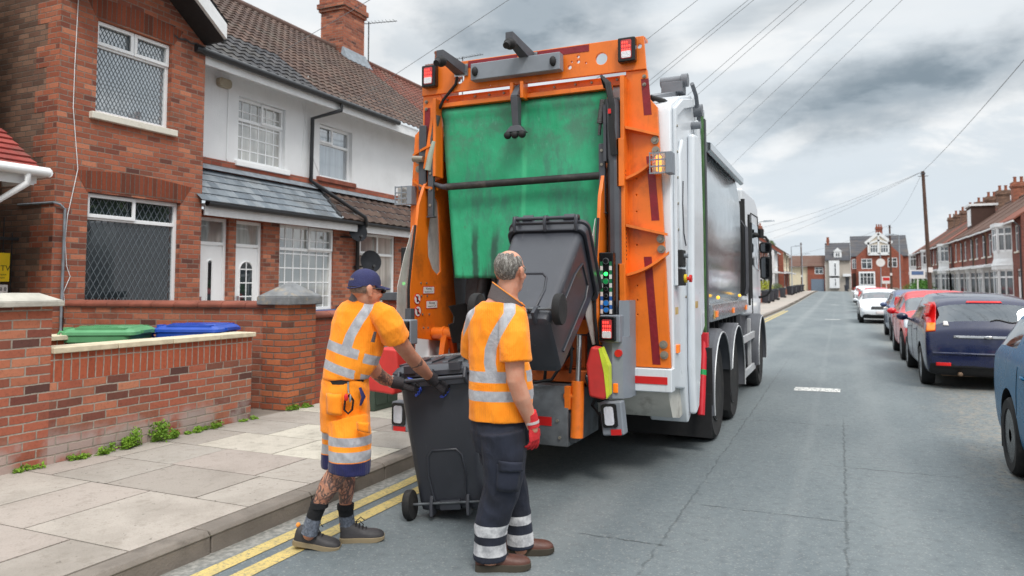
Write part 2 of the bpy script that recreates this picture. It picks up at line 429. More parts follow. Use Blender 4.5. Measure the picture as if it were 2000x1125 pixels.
def slabmat():
    m, N, b = newmat('paving_slabs'); co = N.coord()
    a = N.attr('tone').outputs['Fac']
    c = N.ramp(a, [(0, C(148, 139, 131)), (.3, C(162, 156, 148)), (.55, C(172, 163, 154)), (.8, C(158, 147, 140)), (.9, C(190, 184, 171)), (1, C(200, 194, 180))])
    c = N.mix(N.m('MULTIPLY', N.range(N.noise(co, 2.2, 7, .65), .42, .7), .35), c, C(116, 109, 100))
    c = N.mix(N.m('MULTIPLY', N.range(N.noise(co, 70, 4, .7), .5, .75), .4), c, C(100, 94, 88))
    c = N.mix(N.m('MULTIPLY', N.range(N.noise(co, 22, 4), .66, .70), .55), c, C(84, 78, 72))
    c = N.mix(N.m('MULTIPLY', N.range(N.noise(co, 9, 6, .75), .52, .64), .3), c, C(120, 112, 102))
    setp(N, b, col=c, rough=.85, spec=.3, nrm=N.bump(N.noise(co, 60, 5, .7), .35, .006))
    return m
M_SLAB = slabmat()
M_KERB = mat('kerb_stone', C(120, 112, 104), .85, var=.15, vs=4, dirt=.55, dcol=C(74, 68, 62), ds=5, bump=.5, bs=70)
M_JOINT = mat('joint_soil', C(74, 68, 54), .95, var=.3, vs=20)
M_EARTH = mat('earth', C(96, 92, 80), .95, var=.25, vs=.5)
M_YLINE = None
def yline():
    m, N, b = newmat('yellow_line_paint'); co = N.coord()
    c = N.mix(N.range(N.noise(co, 8, 5, .7), .35, .7), C(206, 182, 112), C(180, 162, 108))
    wear = N.m('MULTIPLY', N.range(N.noise(co, 45, 6, .75), .48, .64), .8)
    c = N.mix(wear, c, C(120, 116, 100))
    setp(N, b, col=c, rough=.8, nrm=N.bump(N.noise(co, 140, 3), .4, .006))
    return m
M_YLINE = yline()
def wline():
    m, N, b = newmat('white_line_paint'); co = N.coord()
    wear = N.range(N.noise(N.scl(co, 3, 1, 1), 9, 6, .75), .45, .6)
    setp(N, b, col=N.mix(wear, C(214, 214, 210), C(126, 128, 128)), rough=.8)
    return m
M_WLINE = wline()

# ================================================================== ground
g = MB().add([(-700, -700, -.06), (700, -700, -.06), (700, 700, -.06), (-700, 700, -.06)], [(0, 1, 2, 3)])
struct(mk('ground', g, M_EARTH))
def sheet(x0, x1, z, y0=-14.0, y1=YEND, step=4, nx=1):
    mb = MB(); ys = []; y = y0
    while y < y1: ys.append(y); y += step
    ys.append(y1); vs = []; n = nx + 1
    for y in ys:
        for i in range(n): vs.append((x0 + (x1 - x0) * i / nx, y, z + zg(y)))
    fs = [(i * n + j, i * n + j + 1, (i + 1) * n + j + 1, (i + 1) * n + j) for i in range(len(ys) - 1) for j in range(nx)]
    return mb.add(vs, fs)
struct(mk('road', sheet(KL - .1, KR + .1, 0), M_ASPHALT))
cr = MB().add([(-60, YEND - .01, zg(YEND) - .003), (60, YEND - .01, zg(YEND) - .003), (60, YEND + 8, zg(YEND)), (-60, YEND + 8, zg(YEND))], [(0, 1, 2, 3)])
struct(mk('side_road', cr, M_ASPHALT))
yl = MB()
for x0, x1 in ((-3.31, -3.20), (-3.11, -3.00)):
    for (ya, yb) in ((-6, 8.2), (8.4, 22.3), (22.4, 50)):
        yl.join(sheet(x0, x1, .004, ya, yb, 2))
struct(mk('yellow_line', yl, M_YLINE))
wl = MB()
for yc in (12.3, 38.0, 64.0, 90.0):
    wl.add([(-.68, yc - .22, .004 + zg(yc)), (-.03, yc - .16, .004 + zg(yc)), (-.03, yc + .24, .004 + zg(yc)), (-.68, yc + .2, .004 + zg(yc))], [(0, 1, 2, 3)])
struct(mk('road_marking', wl, M_WLINE))

def pavement(xk, xw, name, y0, yd, y1):
    s = 1 if xw > xk else -1
    # base under the joints, one sheet
    struct(mk(name + '_bed', sheet(min(xk, xw) , max(xk, xw), .105, y0, y1, 4), M_JOINT))
    mb = MB(); tones = []
    random.seed(11)
    # rows of slabs across the pavement
    xin = xk + s * .16; y = y0
    widths = [.62, .9, .82]
    while y < yd:
        row = rnd(.58, .64) if random.random() < .8 else .9
        xs = [xin]; r = random.random() * .5
        while abs(xs[-1] - xw) > .02:
            nx_ = xs[-1] + s * (random.choice((.62, .9, .9)) if len(xs) > 1 else .45 + r)
            if (xw - nx_) * s < .3: nx_ = xw
            xs.append(nx_)
        band = random.random()
        if 5.0 < y < 5.7 or 6.9 < y < 7.4: band = .95
        for a, c in zip(xs, xs[1:]):
            g_ = .006; t = rnd(-.0015, .0015); t2 = rnd(-.0015, .0015); z = .13
            x0_, x1_ = min(a, c) + g_, max(a, c) - g_
            mb.hexa([(x0_, y + g_, z - .03), (x1_, y + g_, z - .03), (x1_, y + row - g_, z - .03), (x0_, y + row - g_, z - .03),
                     (x0_, y + g_, z + t), (x1_, y + g_, z + t2), (x1_, y + row - g_, z + t2), (x0_, y + row - g_, z + t)])
            tn = rnd(.85, 1) if band > .9 and random.random() < .45 else (rnd(.86, 1) if random.random() < .05 else rnd(.1, .75))
            tones += [tn] * 8
        y += row
    b0 = len(mb.v)
    mb.join(sheet(min(xin, xw) + .002, max(xin, xw) - .002, .131, y + .001, y1, 4))
    tones += [rnd(.3, .7) for _ in range(len(mb.v) - b0)]
    o = mk(name, mb, M_SLAB); struct(o)
    a = o.data.attributes.new('tone', 'FLOAT', 'POINT'); a.data.foreach_set('value', tones)
    kb = MB(); y = y0
    while y < y1:
        L = .92 if y < 40 else 8
        x0_, x1_ = (xk, xk + s * .155); zz = zg(y)
        kb.prism([(x0_, -.05 + zz), (x1_, -.05 + zz), (x1_, .131 + zz + rnd(-.003, .003)), (x0_ + s * .03, .131 + zz + rnd(-.003, .003)), (x0_ + s * .004, .105 + zz)], 'y', y + .005, y + L - .005)
        y += L
    struct(mk(name.replace('pavement', 'kerb'), kb, M_KERB, bevel=.01))
pavement(KL, PLX - .02, 'pavement', -4.0, 34, YEND)
pavement(KR, PRX, 'pavement_opposite', -4.0, 34, YEND)
gb = MB(); gb.join(sheet(-10.6, PLX - .01, .118, -4, YEND, 4)); gb.join(sheet(PRX - .01, 10.6, .118, -4, YEND, 4))
M_GARDEN = mat('garden_paving', C(138, 130, 120), .9, var=.2, vs=1.5, dirt=.5, dcol=C(96, 96, 72))
struct(mk('front_garden_ground', gb, M_GARDEN))

# ================================================================== garden walls
M_COPE = mat('cream_coping_stone', C(206, 194, 168), .85, var=.12, vs=8, dirt=.4, dcol=C(140, 128, 104), ds=6, bump=.3)
M_CONC = mat('concrete_cap', C(176, 172, 162), .9, var=.14, vs=7, dirt=.5, dcol=C(120, 112, 100), ds=5, bump=.4)
M_MOSSCAP = mat('weathered_cap', C(120, 122, 124), .9, var=.2, vs=8, dirt=.9, dcol=C(196, 168, 120), ds=5, bump=.6)
M_TILECOPE = mat('terracotta_coping', C(132, 74, 58), .8, var=.25, vs=5, dirt=.5, dcol=C(92, 56, 48), bump=.3)
M_DARKCAP = mat('slate_cap', C(86, 92, 98), .85, var=.15)

WF = -5.98
t = thing('garden_wall', 'low front garden brick wall with soldier course and cream coping', 'wall', (WF - .11, 5.2, .1))
mk('wall', MB().box(WF - .22, WF, 4.02, 6.30, .05, .80), M_BR_GARDEN, t)
mk('soldier_course', MB().box(WF - .218, WF + .002, 4.02, 6.298, .80, 1.035), M_SOLDIER, t)
cp = MB()
for i in range(4):
    a = 4.02 + i * .6; cp.box(WF - .25, WF + .035, a + .004, min(a + .6, 6.33) - .004, 1.035, 1.085)
mk('coping', cp, M_COPE, t, bevel=.008)
t = thing('gate_pillar', 'square brick gate pillar under a pale chamfered concrete cap', 'pillar', (WF - .22, 3.8, .1))
mk('pillar', MB().box(WF - .46, WF + .001, 3.42, 4.02, .05, 1.43), M_BR_GARDEN, t)
c0 = MB(); x0, x1, y0, y1 = WF - .52, WF + .07, 3.36, 4.08
c0.box(x0, x1, y0, y1, 1.43, 1.475)
c0.hexa([(x0, y0, 1.475), (x1, y0, 1.475), (x1, y1, 1.475), (x0, y1, 1.475), (x0 + .13, y0 + .13, 1.54), (x1 - .13, y0 + .13, 1.54), (x1 - .13, y1 - .13, 1.54), (x0 + .13, y1 - .13, 1.54)])
mk('cap', c0, M_CONC, t, bevel=.008)
mk('hinge', MB().box(WF + .001, WF + .02, 3.44, 3.50, .90, 1.10).cyl((WF + .03, 3.47, .94), (WF + .03, 3.47, 1.04), .014, 8), mat('black_iron', C(38, 38, 40), .6), t)
t = thing('bin_store_wall', 'short low brick wall behind the bins with cream coping', 'wall', (-7.3, 4.4, .1))
mk('wall', MB().box(-7.42, -7.2, 3.4, 5.3, .05, 1.05), M_SOLDIER, t)
mk('coping', MB().box(-7.46, -7.16, 3.4, 5.33, 1.05, 1.1), M_COPE, t, bevel=.008)

def tilecope(p0, p1, w, z, n):
    """rounded terracotta coping tiles in a row"""
    mb = MB(); p0 = Vector(p0); p1 = Vector(p1); dr = (p1 - p0); L = dr.length; dr.normalize(); sd_ = Vector((-dr.y, dr.x, 0))
    for i in range(n):
        a, b_ = L * i / n + .004, L * (i + 1) / n - .004; rings = []
        for t_ in (a, b_):
            c = p0 + dr * t_
            rings.append([c + sd_ * (w / 2 * math.cos(q)) + Vector((0, 0, z + (.055 * max(0, math.sin(q)) if math.sin(q) > 0 else -.025))) for q in [math.radians(k) for k in (-20, 0, 20, 45, 70, 90, 110, 135, 160, 180, 200)]])
        mb.loft(rings)
    return mb
t = thing('dividing_wall', 'orange brick dividing wall between front gardens with rounded tile coping', 'wall', (-8, 6.75, .1))
mk('wall', MB().hexa([(-9.26, 6.38, .05), (-6.3, 6.92, .05), (-6.3, 7.14, .05), (-9.26, 6.60, .05), (-9.26, 6.38, 1.34), (-6.3, 6.92, 1.34), (-6.3, 7.14, 1.34), (-9.26, 6.60, 1.34)]), M_BR_ORANGE, t)
mk('coping', tilecope((-9.26, 6.49, 0), (-6.3, 7.03, 0), .3, 1.36, 9), M_TILECOPE, t, smooth=50)
t = thing('brick_pillar', 'orange brick garden pillar topped with a weathered pyramid cap', 'pillar', (-5.98, 6.86, .1))
mk('pillar', MB().box(-6.36, -5.98, 6.88, 7.38, .05, 1.37), M_BR_PILLAR, t)
pc = MB(); x0, x1, y0, y1 = -6.42, -5.92, 6.82, 7.44; cx, cy = (x0 + x1) / 2, (y0 + y1) / 2
pc.box(x0, x1, y0, y1, 1.37, 1.47)
pc.hexa([(x0, y0, 1.47), (x1, y0, 1.47), (x1, y1, 1.47), (x0, y1, 1.47), (cx - .03, cy - .03, 1.64), (cx + .03, cy - .03, 1.64), (cx + .03, cy + .03, 1.64), (cx - .03, cy + .03, 1.64)])
mk('cap', pc, M_MOSSCAP, t, bevel=.012)
t = thing('front_wall', 'red brick garden wall with rounded coping beyond the pyramid capped pillar', 'wall', (-5.95, 8.2, .1))
mk('wall', MB().box(-6.26, -6.04, 7.38, 9.3, .05, 1.2), M_BR_RED, t)
mk('plinth', MB().box(-6.29, -6.0, 7.38, 9.3, .05, .62), M_BR_RED, t)
mk('coping', tilecope((-6.15, 7.39, 0), (-6.15, 9.3, 0), .3, 1.22, 6), M_TILECOPE, t, smooth=50)
t = thing('capped_pillar', 'red brick pillar with a flat dark slate cap beside the truck', 'pillar', (-5.98, 9.55, .1))
mk('pillar', MB().box(-6.3, -6.0, 9.31, 9.78, .05, 1.38), M_BR_RED, t)
mk('cap', MB().box(-6.36, -5.94, 9.26, 9.84, 1.38, 1.5), M_DARKCAP, t, bevel=.012)

# ================================================================== houses on the left
M_RENDER = mat('white_render', C(226, 228, 230), .85, var=.03, vs=2, dirt=.22, dcol=C(176, 176, 172), ds=1.2, bump=.35, bs=45, streak=.14)
M_UPVC = mat('white_upvc', C(236, 238, 240), .35, var=.02)
M_UPVCF = mat('white_fascia', C(226, 228, 230), .45, var=.05, dirt=.2, dcol=C(170, 170, 166))
M_SILL = mat('painted_sill', C(216, 212, 200), .8, var=.08, dirt=.5, dcol=C(150, 136, 110), ds=6)
M_BLACKP = mat('black_plastic', C(34, 35, 38), .45, var=.1)
M_GUTTER = mat('black_gutter', C(40, 42, 46), .4, var=.15)
M_LEAD = mat('lead', C(128, 136, 144), .6, var=.2, vs=8)
M_LEADBAR = mat('lead_strip', C(104, 112, 118), .5, var=.1)
def glassmat(name, base, refl=.35, curtain=None, vs=1.0):
    m, N, b = newmat(name); co = N.coord()
    c = base
    if curtain is not None:
        x, y, z = N.xyz(co)
        fold = N.noise(N.scl(co, 6, 6, .25), 2.2, 4, .6)
        c = N.mix(N.range(fold, .3, .7), curtain, tuple(k * .6 for k in curtain[:3]) + (1,))
        c = N.mix(N.range(N.noise(co, .9, 2), .40, .62), c, base)
    wav = N.bump(N.noise(co, 1.3, 2), .04, .05)
    gl = N.new('ShaderNodeBsdfGlossy', {'Color': (.95, .97, 1, 1), 'Roughness': .02, 'Normal': wav})
    df = N.new('ShaderNodeBsdfDiffuse', {'Color': c})
    fr = N.new('ShaderNodeFresnel', {'IOR': 1.5, 'Normal': wav}).outputs[0]
    fac = N.m('ADD', N.m('MULTIPLY', fr, 1.0), refl, clamp=True)
    mx = N.new('ShaderNodeMixShader', {0: fac, 1: df.outputs[0], 2: gl.outputs[0]})
    N.l.new(mx.outputs[0], N.n['Material Output'].inputs[0])
    return m
M_GL_UP = glassmat('window_glass_blind', C(118, 128, 134), .28, C(150, 158, 162))
M_GL_DN = glassmat('window_glass_dark', C(34, 42, 46), .10)
M_GL_NET = glassmat('window_glass_net', C(120, 124, 122), .15, C(196, 196, 190))
M_GL_FAR = glassmat('window_glass_far', C(40, 46, 52), .07, C(96, 100, 102))

def wallx(x, y0, y1, z0, z1, holes, th=.24, back=-1):
    """wall whose face is the plane X = x, with real openings (y0,y1,z0,z1)"""
    mb = MB(); ys = sorted({y0, y1, *[h[0] for h in holes], *[h[1] for h in holes]}); zs = sorted({z0, z1, *[h[2] for h in holes], *[h[3] for h in holes]})
    idx = {}
    def vid(p):
        if p not in idx: idx[p] = len(mb.v); mb.v.append(Vector(p))
        return idx[p]
    def inside(yc, zc): return any(h[0] < yc < h[1] and h[2] < zc < h[3] for h in holes)
    xb = x + back * th
    for a, b_ in zip(ys, ys[1:]):
        for c, d_ in zip(zs, zs[1:]):
            if inside((a + b_) / 2, (c + d_) / 2): continue
            for xx in (x, xb):
                mb.f.append([vid((xx, a, c)), vid((xx, b_, c)), vid((xx, b_, d_)), vid((xx, a, d_))]); mb.mi.append(0)
            for (p, q, yc, zc) in (((a, c), (b_, c), (a + b_) / 2, c - 1e-4), ((a, d_), (b_, d_), (a + b_) / 2, d_ + 1e-4), ((a, c), (a, d_), a - 1e-4, (c + d_) / 2), ((b_, c), (b_, d_), b_ + 1e-4, (c + d_) / 2)):
                if not (y0 < yc < y1 and z0 < zc < z1) or inside(yc, zc):
                    mb.f.append([vid((x, *p)), vid((x, *q)), vid((xb, *q)), vid((xb, *p))]); mb.mi.append(0)
    return mb
def frame_bars(mb, x, bars, d=.05):
    for (a, b_, c, e) in bars: mb.box(x, x + d, a, b_, c, e)
def window(parent, x, y0, y1, z0, z1, glass, split=None, lights=(), bars=None, lat=0, sill=True, dpt=.10, fw=.055, sillm=None, grid=None):
    """upvc window set back from face x; split = height of transom, lights = opening top lights (ya,yb), bars = grid columns/rows, lat = diamond pitch"""
    xf = x - dpt; fr = MB()
    fr.box(xf - .04, xf + .02, y0, y1, z0, z0 + fw); fr.box(xf - .04, xf + .02, y0, y1, z1 - fw, z1)
    fr.box(xf - .04, xf + .019, y0, y0 + fw, z0 + fw, z1 - fw); fr.box(xf - .04, xf + .019, y1 - fw, y1, z0 + fw, z1 - fw)
    if split: fr.box(xf - .04, xf + .018, y0 + fw, y1 - fw, split - fw / 2, split + fw / 2)
    for m_ in (grid or ()): fr.box(xf - .04, xf + .017, m_ - fw / 2, m_ + fw / 2, z0 + fw, (split or z1) - .02)
    for (a, b_) in lights:
        q = .05; za, zb = (split or z0) + .004, z1 - .012
        for bx in ((a, b_, za, za + q), (a, b_, zb - q, zb), (a, a + q, za + q, zb - q), (b_ - q, b_, za + q, zb - q)): fr.box(xf + .019, xf + .045, *bx)
    w = mk('window', fr, M_UPVC, parent, bevel=.004)
    pn = MB().box(xf - .03, xf - .018, y0 + fw * .6, y1 - fw * .6, z0 + fw * .6, z1 - fw * .6)
    mk('pane', pn, glass, w)
    if bars:
        g_ = MB(); nc, nr = bars
        for i in range(1, nc):
            yy = y0 + (y1 - y0) * i / nc; g_.box(xf - .017, xf - .008, yy - .011, yy + .011, z0 + fw, z1 - fw)
        for i in range(1, nr):
            zz = z0 + (z1 - z0) * i / nr; g_.box(xf - .017, xf - .0085, y0 + fw, y1 - fw, zz - .011, zz + .011)
        mk('glazing_bar', g_, M_UPVC, w)
    if lat:
        g_ = MB(); hw = .004
        def clipseg(s_, sg):
            # line y = s_ + sg * z*ratio clipped to the pane
            pts = []; ra = .58
            ya, yb, za, zb = y0 + fw, y1 - fw, z0 + fw, z1 - fw
            z_a, z_b = za, zb
            if sg > 0: z_a = max(za, (ya - s_) / ra + za); z_b = min(zb, (yb - s_) / ra + za)
            else: z_a = max(za, (s_ - yb) / ra + za); z_b = min(zb, (s_ - ya) / ra + za)
            if z_b - z_a < .02: return
            p = [(s_ + sg * ra * (z_a - za), z_a), (s_ + sg * ra * (z_b - za), z_b)]
            g_.hexa([(xf - .017, p[0][0] - hw, p[0][1]), (xf - .012, p[0][0] - hw, p[0][1]), (xf - .012, p[0][0] + hw, p[0][1]), (xf - .017, p[0][0] + hw, p[0][1]),
                     (xf - .017, p[1][0] - hw, p[1][1]), (xf - .012, p[1][0] - hw, p[1][1]), (xf - .012, p[1][0] + hw, p[1][1]), (xf - .017, p[1][0] + hw, p[1][1])])
        k = -int(3 / lat)
        while k * lat < 4:
            clipseg(y0 + k * lat, 1); clipseg(y0 + k * lat, -1); k += 1
        mk('lattice', g_, M_LEADBAR, w)
    if sill: mk('sill', MB().box(x - dpt, x + .07, y0 - .09, y1 + .09, z0 - .10, z0 - .002), sillm or M_SILL, w, bevel=.012)
    return w
def door(parent, x, y0, y1, z0, zt, z1, dpt=.08, arch=True):
    xf = x - dpt; fw = .055
    fr = MB().box(xf - .04, xf + .02, y0, y0 + fw, z0, z1).box(xf - .04, xf + .02, y1 - fw, y1, z0, z1).box(xf - .04, xf + .021, y0 + fw, y1 - fw, z1 - fw, z1).box(xf - .04, xf + .021, y0 + fw, y1 - fw, zt, zt + fw)
    f = mk('door', fr, M_UPVC, parent, bevel=.004)
    mk('fanlight', MB().box(xf - .03, xf - .018, y0 + fw, y1 - fw, zt + fw, z1 - fw), M_GL_NET, f)
    a, b_ = y0 + fw + .004, y1 - fw - .004; yc = (a + b_) / 2; w_ = (b_ - a)
    lf = MB().box(xf - .035, xf, a, b_, z0 + .02, zt - .004)
    for s in (-1, 1): lf.box(xf + .0005, xf + .012, yc + s * w_ * .26 - w_ * .11, yc + s * w_ * .26 + w_ * .11, z0 + .15, z0 + .75)
    mk('leaf', lf, M_UPVC, f, bevel=.006)
    hw = w_ * (.27 if arch else .09); zb, zp = z0 + .95, zt - .25
    pts = [(yc - hw, zb), (yc + hw, zb)] + [(yc + hw * math.cos(q), zp - hw + hw * math.sin(q)) for q in [PI * k / 8 for k in range(9)]]
    mk('pane', MB().prism(pts, 'x', xf + .001, xf + .006), M_GL_DN, f)
    g_ = MB()
    if arch:
        g_.box(xf + .006, xf + .011, yc - .01, yc + .01, zb, zp)
        for k in range(1, 4): g_.box(xf + .0065, xf + .0105, yc - hw, yc + hw, zb + k * .24 - .01, zb + k * .24 + .01)
    ring = [(xf + .006, yc + (p[0] - yc) * 1.08, p[1]) for p in pts]; g_.tube(ring + ring[:1], .014, 5)
    mk('glazing_bar', g_, M_UPVC, f)
    mk('handle', MB().box(xf, xf + .03, a + .05, a + .09, z0 + .95, z0 + 1.2).cyl((xf + .03, a + .07, z0 + 1.1), (xf + .03, a + .18, z0 + 1.1), .012, 8), mat('chrome', C(190, 190, 192), .15, 1), f)
    return f

def tilemat(name, c0, c1, c2, tw=.3, th=.3):
    m, N, b = newmat(name); co = N.coord()
    a = N.attr('tone').outputs['Fac']
    c = N.ramp(a, [(0, c0), (.5, c1), (1, c2)])
    c = N.mix(N.m('MULTIPLY', N.range(N.noise(co, 1.2, 7, .7), .45, .68), .5), c, C(96, 92, 84))
    c = N.mix(N.m('MULTIPLY', N.range(N.noise(co, 18, 5, .7), .5, .7), .4), c, tuple(k * .5 for k in c0[:3]) + (1,))
    setp(N, b, col=c, rough=.85, spec=.3, nrm=N.bump(N.noise(co, 50, 4), .3, .01))
    return m
M_T_BROWN = tilemat('roof_tile_brown', C(76, 61, 56), C(90, 73, 66), C(102, 82, 73))
M_T_GREY = tilemat('roof_tile_grey', C(60, 61, 65), C(72, 72, 75), C(84, 82, 84))
M_T_RED = tilemat('roof_tile_red', C(100, 60, 50), C(116, 70, 58), C(126, 78, 66))
M_T_SLATE = tilemat('roof_slate', C(108, 117, 126), C(126, 135, 143), C(142, 149, 155))
M_T_RIDGE = mat('ridge_tile', C(92, 70, 62), .85, var=.2, vs=3)
def tiled(p00, p10, p01, nx, ny, wave=.03, lift=.025, per=6):
    """courses of roof tiles on the parallelogram p00 (eave start), p10 (eave end), p01 (ridge start); returns MB and tone per vertex"""
    p00, p10, p01 = map(Vector, (p00, p10, p01)); U = p10 - p00; V = p01 - p00; n = U.cross(V).normalized()
    if n.z < 0: n = -n
    mb = MB(); tones = []
    for j in range(ny):
        sh = .5 if j % 2 else 0
        for i in range(nx):
            tn = random.random(); k = per if wave else 1; vs = []
            for e, hl in ((0, lift), (1, 0)):
                for q in range(k + 1):
                    a = (i + q / k) / nx
                    w_ = wave * (.5 + .5 * math.cos(2 * PI * q / k)) if wave else 0
                    a2 = min(1, a + (sh / nx if not wave else 0))
                    vs.append(p00 + U * a2 + V * ((j + e) / ny) + n * (hl + w_ + (rnd(0, .004) if not wave else 0)))
            drop = [v - n * (lift * .9) for v in vs[:k + 1]]
            vs += drop; r = k + 1
            fs = [(q, q + 1, r + q + 1, r + q) for q in range(k)] + [(2 * r + q, 2 * r + q + 1, q + 1, q) for q in range(k)]
            mb.add(vs, fs); tones += [tn] * len(vs)
    return mb, tones
def tiles(name, parent, p00, p10, p01, tw, th, m, wave=.03, smooth=40):
    nx = max(1, round((Vector(p10) - Vector(p00)).length / tw)); ny = max(1, round((Vector(p01) - Vector(p00)).length / th))
    mb, tn = tiled(p00, p10, p01, nx, ny, wave)
    o = mk(name, mb, m, parent, smooth=smooth)
    a = o.data.attributes.new('tone', 'FLOAT', 'POINT'); a.data.foreach_set('value', tn)
    return o
def chimney(parent, x0, x1, y0, y1, z0, z1, m, pots=4, along='y'):
    c = MB().box(x0, x1, y0, y1, z0, z1 - .45).box(x0 - .05, x1 + .05, y0 - .05, y1 + .05, z1 - .45, z1 - .36).box(x0 - .09, x1 + .09, y0 - .09, y1 + .09, z1 - .36, z1 - .22).box(x0 - .04, x1 + .04, y0 - .04, y1 + .04, z1 - .22, z1)
    ch = mk('chimney', c, m, parent)
    for i in range(pots):
        f_ = (i + .5) / pots
        px, py = ((x0 + x1) / 2, y0 + (y1 - y0) * f_) if along == 'y' else (x0 + (x1 - x0) * f_, (y0 + y1) / 2)
        mk('chimney_pot', MB().lathe([(.13, z1), (.12, z1 + .1), (.105, z1 + .36), (.13, z1 + .4), (.13, z1 + .46), (.09, z1 + .46)], (px, py, 0), 'z', 12), M_POT, ch, smooth=40)
    return ch
M_POT = mat('terracotta_pot', C(150, 92, 70), .85, var=.2)
GZ = .12
# ---- brick gable house
HX = -9.8
HX = -9.3
h1 = thing('brick_house', 'orange brick house with diamond leaded windows and white bargeboard', 'house', (HX - 2, 7.8, GZ))
w1 = (WX(165, 588, HX).y, WX(353, 397, HX).y, 1.05, WX(353, 397, HX).z); w2 = (WX(186, 222, HX).y, WX(337, 88, HX).y, WX(186, 222, HX).z + .02, WX(337, 88, HX).z)
hy0, hy1 = WX(101, 560, HX).y, WX(394, 400, HX).y; ap = (hy0 + hy1) / 2
tip0, tip1 = WX(443, 76, HX + .5), WX(443, 47, HX + .5); ye1 = tip0.y; ez = tip1.z + .12; az_ = ez + .62 * (ye1 - ap)
wm = wallx(HX, hy0, hy1, 0, ez - .2, [w1, w2])
wm.prism([(hy0, ez - .2), (hy1, ez - .2), (hy1, ez), (ap, az_ - .05), (hy0, ez)], 'x', HX - .24, HX)
wm.box(HX - 4.4, HX - .24, hy1 - .24, hy1, 0, 5.6)
mk('front_wall', wm, M_BR_ORANGE, h1)
mk('side_wall', MB().box(HX - 4.6, HX - .02, hy0 - .012, hy0 + .22, 0, 5.7), M_BR_BROWN, h1)
qn = MB(); z = 0
for i in range(19):
    qn.box(HX - (.46 if i % 2 else .24), HX + .002, hy0 - .016, hy0 + .02, i * .3, i * .3 + .299)
mk('quoin', qn, M_BR_ORANGE, h1)
mk('interior', MB().box(HX - 1.6, HX - 1.5, hy0 + .25, hy1 - .3, .2, 5.3), mat('room_dark', C(52, 54, 56), .9), h1)
sp1 = WX(353, 440, HX).z; sp2 = WX(337, 132, HX).z
window(h1, HX, *w1, M_GL_DN, split=WX(353, 440, HX).z, lights=[(w1[0] + .02, (w1[0] + w1[1]) / 2 + .02)], lat=.10, sill=False)
window(h1, HX, *w2, M_GL_UP, split=WX(337, 132, HX).z, lights=[(w2[0] + .01, (w2[0] + w2[1]) / 2 - .005), ((w2[0] + w2[1]) / 2 + .005, w2[1] - .01)], lat=.062)
for (a, b_, zt) in ((w1[0], w1[1], w1[3]), (w2[0], w2[1], w2[3])):
    pts = [(a - .02, zt)]; 
    n_ = 8
    for k in range(n_ + 1): pts.append((a + (b_ - a) * k / n_, zt + .03 * math.sin(PI * k / n_)))
    pts.append((b_ + .02, zt))
    for k in range(n_ + 1): pts.append((b_ + .2 - (b_ - a + .4) * k / n_, zt + .27 + .06 * math.sin(PI * k / n_)))
    mk('brick_arch', MB().prism(pts, 'x', HX - .03, HX + .004), M_ARCH, h1)
# gable roof and bargeboards
oh = .5
for s, ye in ((1, ye1), (-1, hy0 - (ye1 - hy1))):
    tiles('roof', h1, (HX + oh, ye, ez - .12), (HX - 4.5, ye, ez - .12), (HX + oh, ap, az_ + .02), .3, .3, M_T_GREY)
    mk('bargeboard', MB().prism([(ye, tip0.z), (ye, tip1.z), (ap, az_ + .0), (ap, az_ - .25)], 'x', HX + oh - .06, HX + oh), M_UPVCF, h1)
    mk('soffit', MB().prism([(ye, tip0.z - .02), (ye, tip0.z), (ap, az_ - .25), (ap, az_ - .28)], 'x', HX + .005, HX + oh - .061), mat('black_timber', C(36, 36, 38), .7), h1)
mk('eaves_end', MB().box(HX - .1, HX + oh - .061, hy1 + .005, ye1, tip0.z - .02, ez - .16), mat('black_timber'), h1)
# thin white cable down the front and grey conduit
mk('cable', MB().tube([WX(u, v, HX + .012) for u, v in ((153, 0), (146, 130), (143, 210), (152, 330), (143, 372), (132, 420), (127, 470), (130, 520), (137, 540), (124, 570), (126, 592))], .005, 5), M_UPVCF, h1)
mk('conduit', MB().tube([(HX - .7, hy0 - .03, 2.68), (HX + .03, hy0 - .03, 2.68), (HX + .03, hy0 + .05, 2.66), (HX + .03, hy0 + .12, 2.6), (HX + .03, hy0 + .12, .5)], .016, 6), M_LEAD, h1)

HX = -9.8
# ---- white rendered terrace pair
h2 = thing('rendered_house', 'white rendered terrace house with tiled porch roof and white doors', 'house', (HX - 2, 12.5, GZ))
uw1 = (WX(467, 188, HX).y, WX(558, 212, HX).y, 3.84, 5.02); uw2 = (WX(625, 242, HX).y, WX(688, 260, HX).y, 3.86, 4.98)
R0, R1, R2 = 8.5, 17.45, 30.0
mk('upper_wall', wallx(HX, R0, R1, 3.55, 5.5, [uw1, uw2], .24), M_RENDER, h2)
GX = -9.55
gw1 = (WX(547, 430, GX).y, WX(652, 440, GX).y, 1.12, 2.76); gw2 = (WX(703, 450, GX).y, WX(772, 458, GX).y, 1.12, 2.76)
d1 = (WX(388, 413, GX).y, WX(430, 420, GX).y); d2 = (WX(462, 420, GX).y, WX(515, 427, GX).y)
d1 = (d2[0] - .17 - (d2[1] - d2[0]), d2[0] - .17)
mk('ground_wall', wallx(GX, d1[0] - .02, R1, 0, 2.86, [gw1, gw2, (d1[0], d1[1], .2, 2.74), (d2[0], d2[1], .2, 2.74)], .24), M_BR_ORANGE, h2)
mk('string_course', MB().box(HX + .001, HX + .03, R0, R1, 3.55, 3.78), M_BR_RED, h2)
window(h2, HX, *uw1, M_GL_NET, split=4.62, lights=[((uw1[0] + uw1[1]) / 2 + .02, uw1[1] - .01)], bars=(6, 5), sill=True, sillm=M_UPVC)
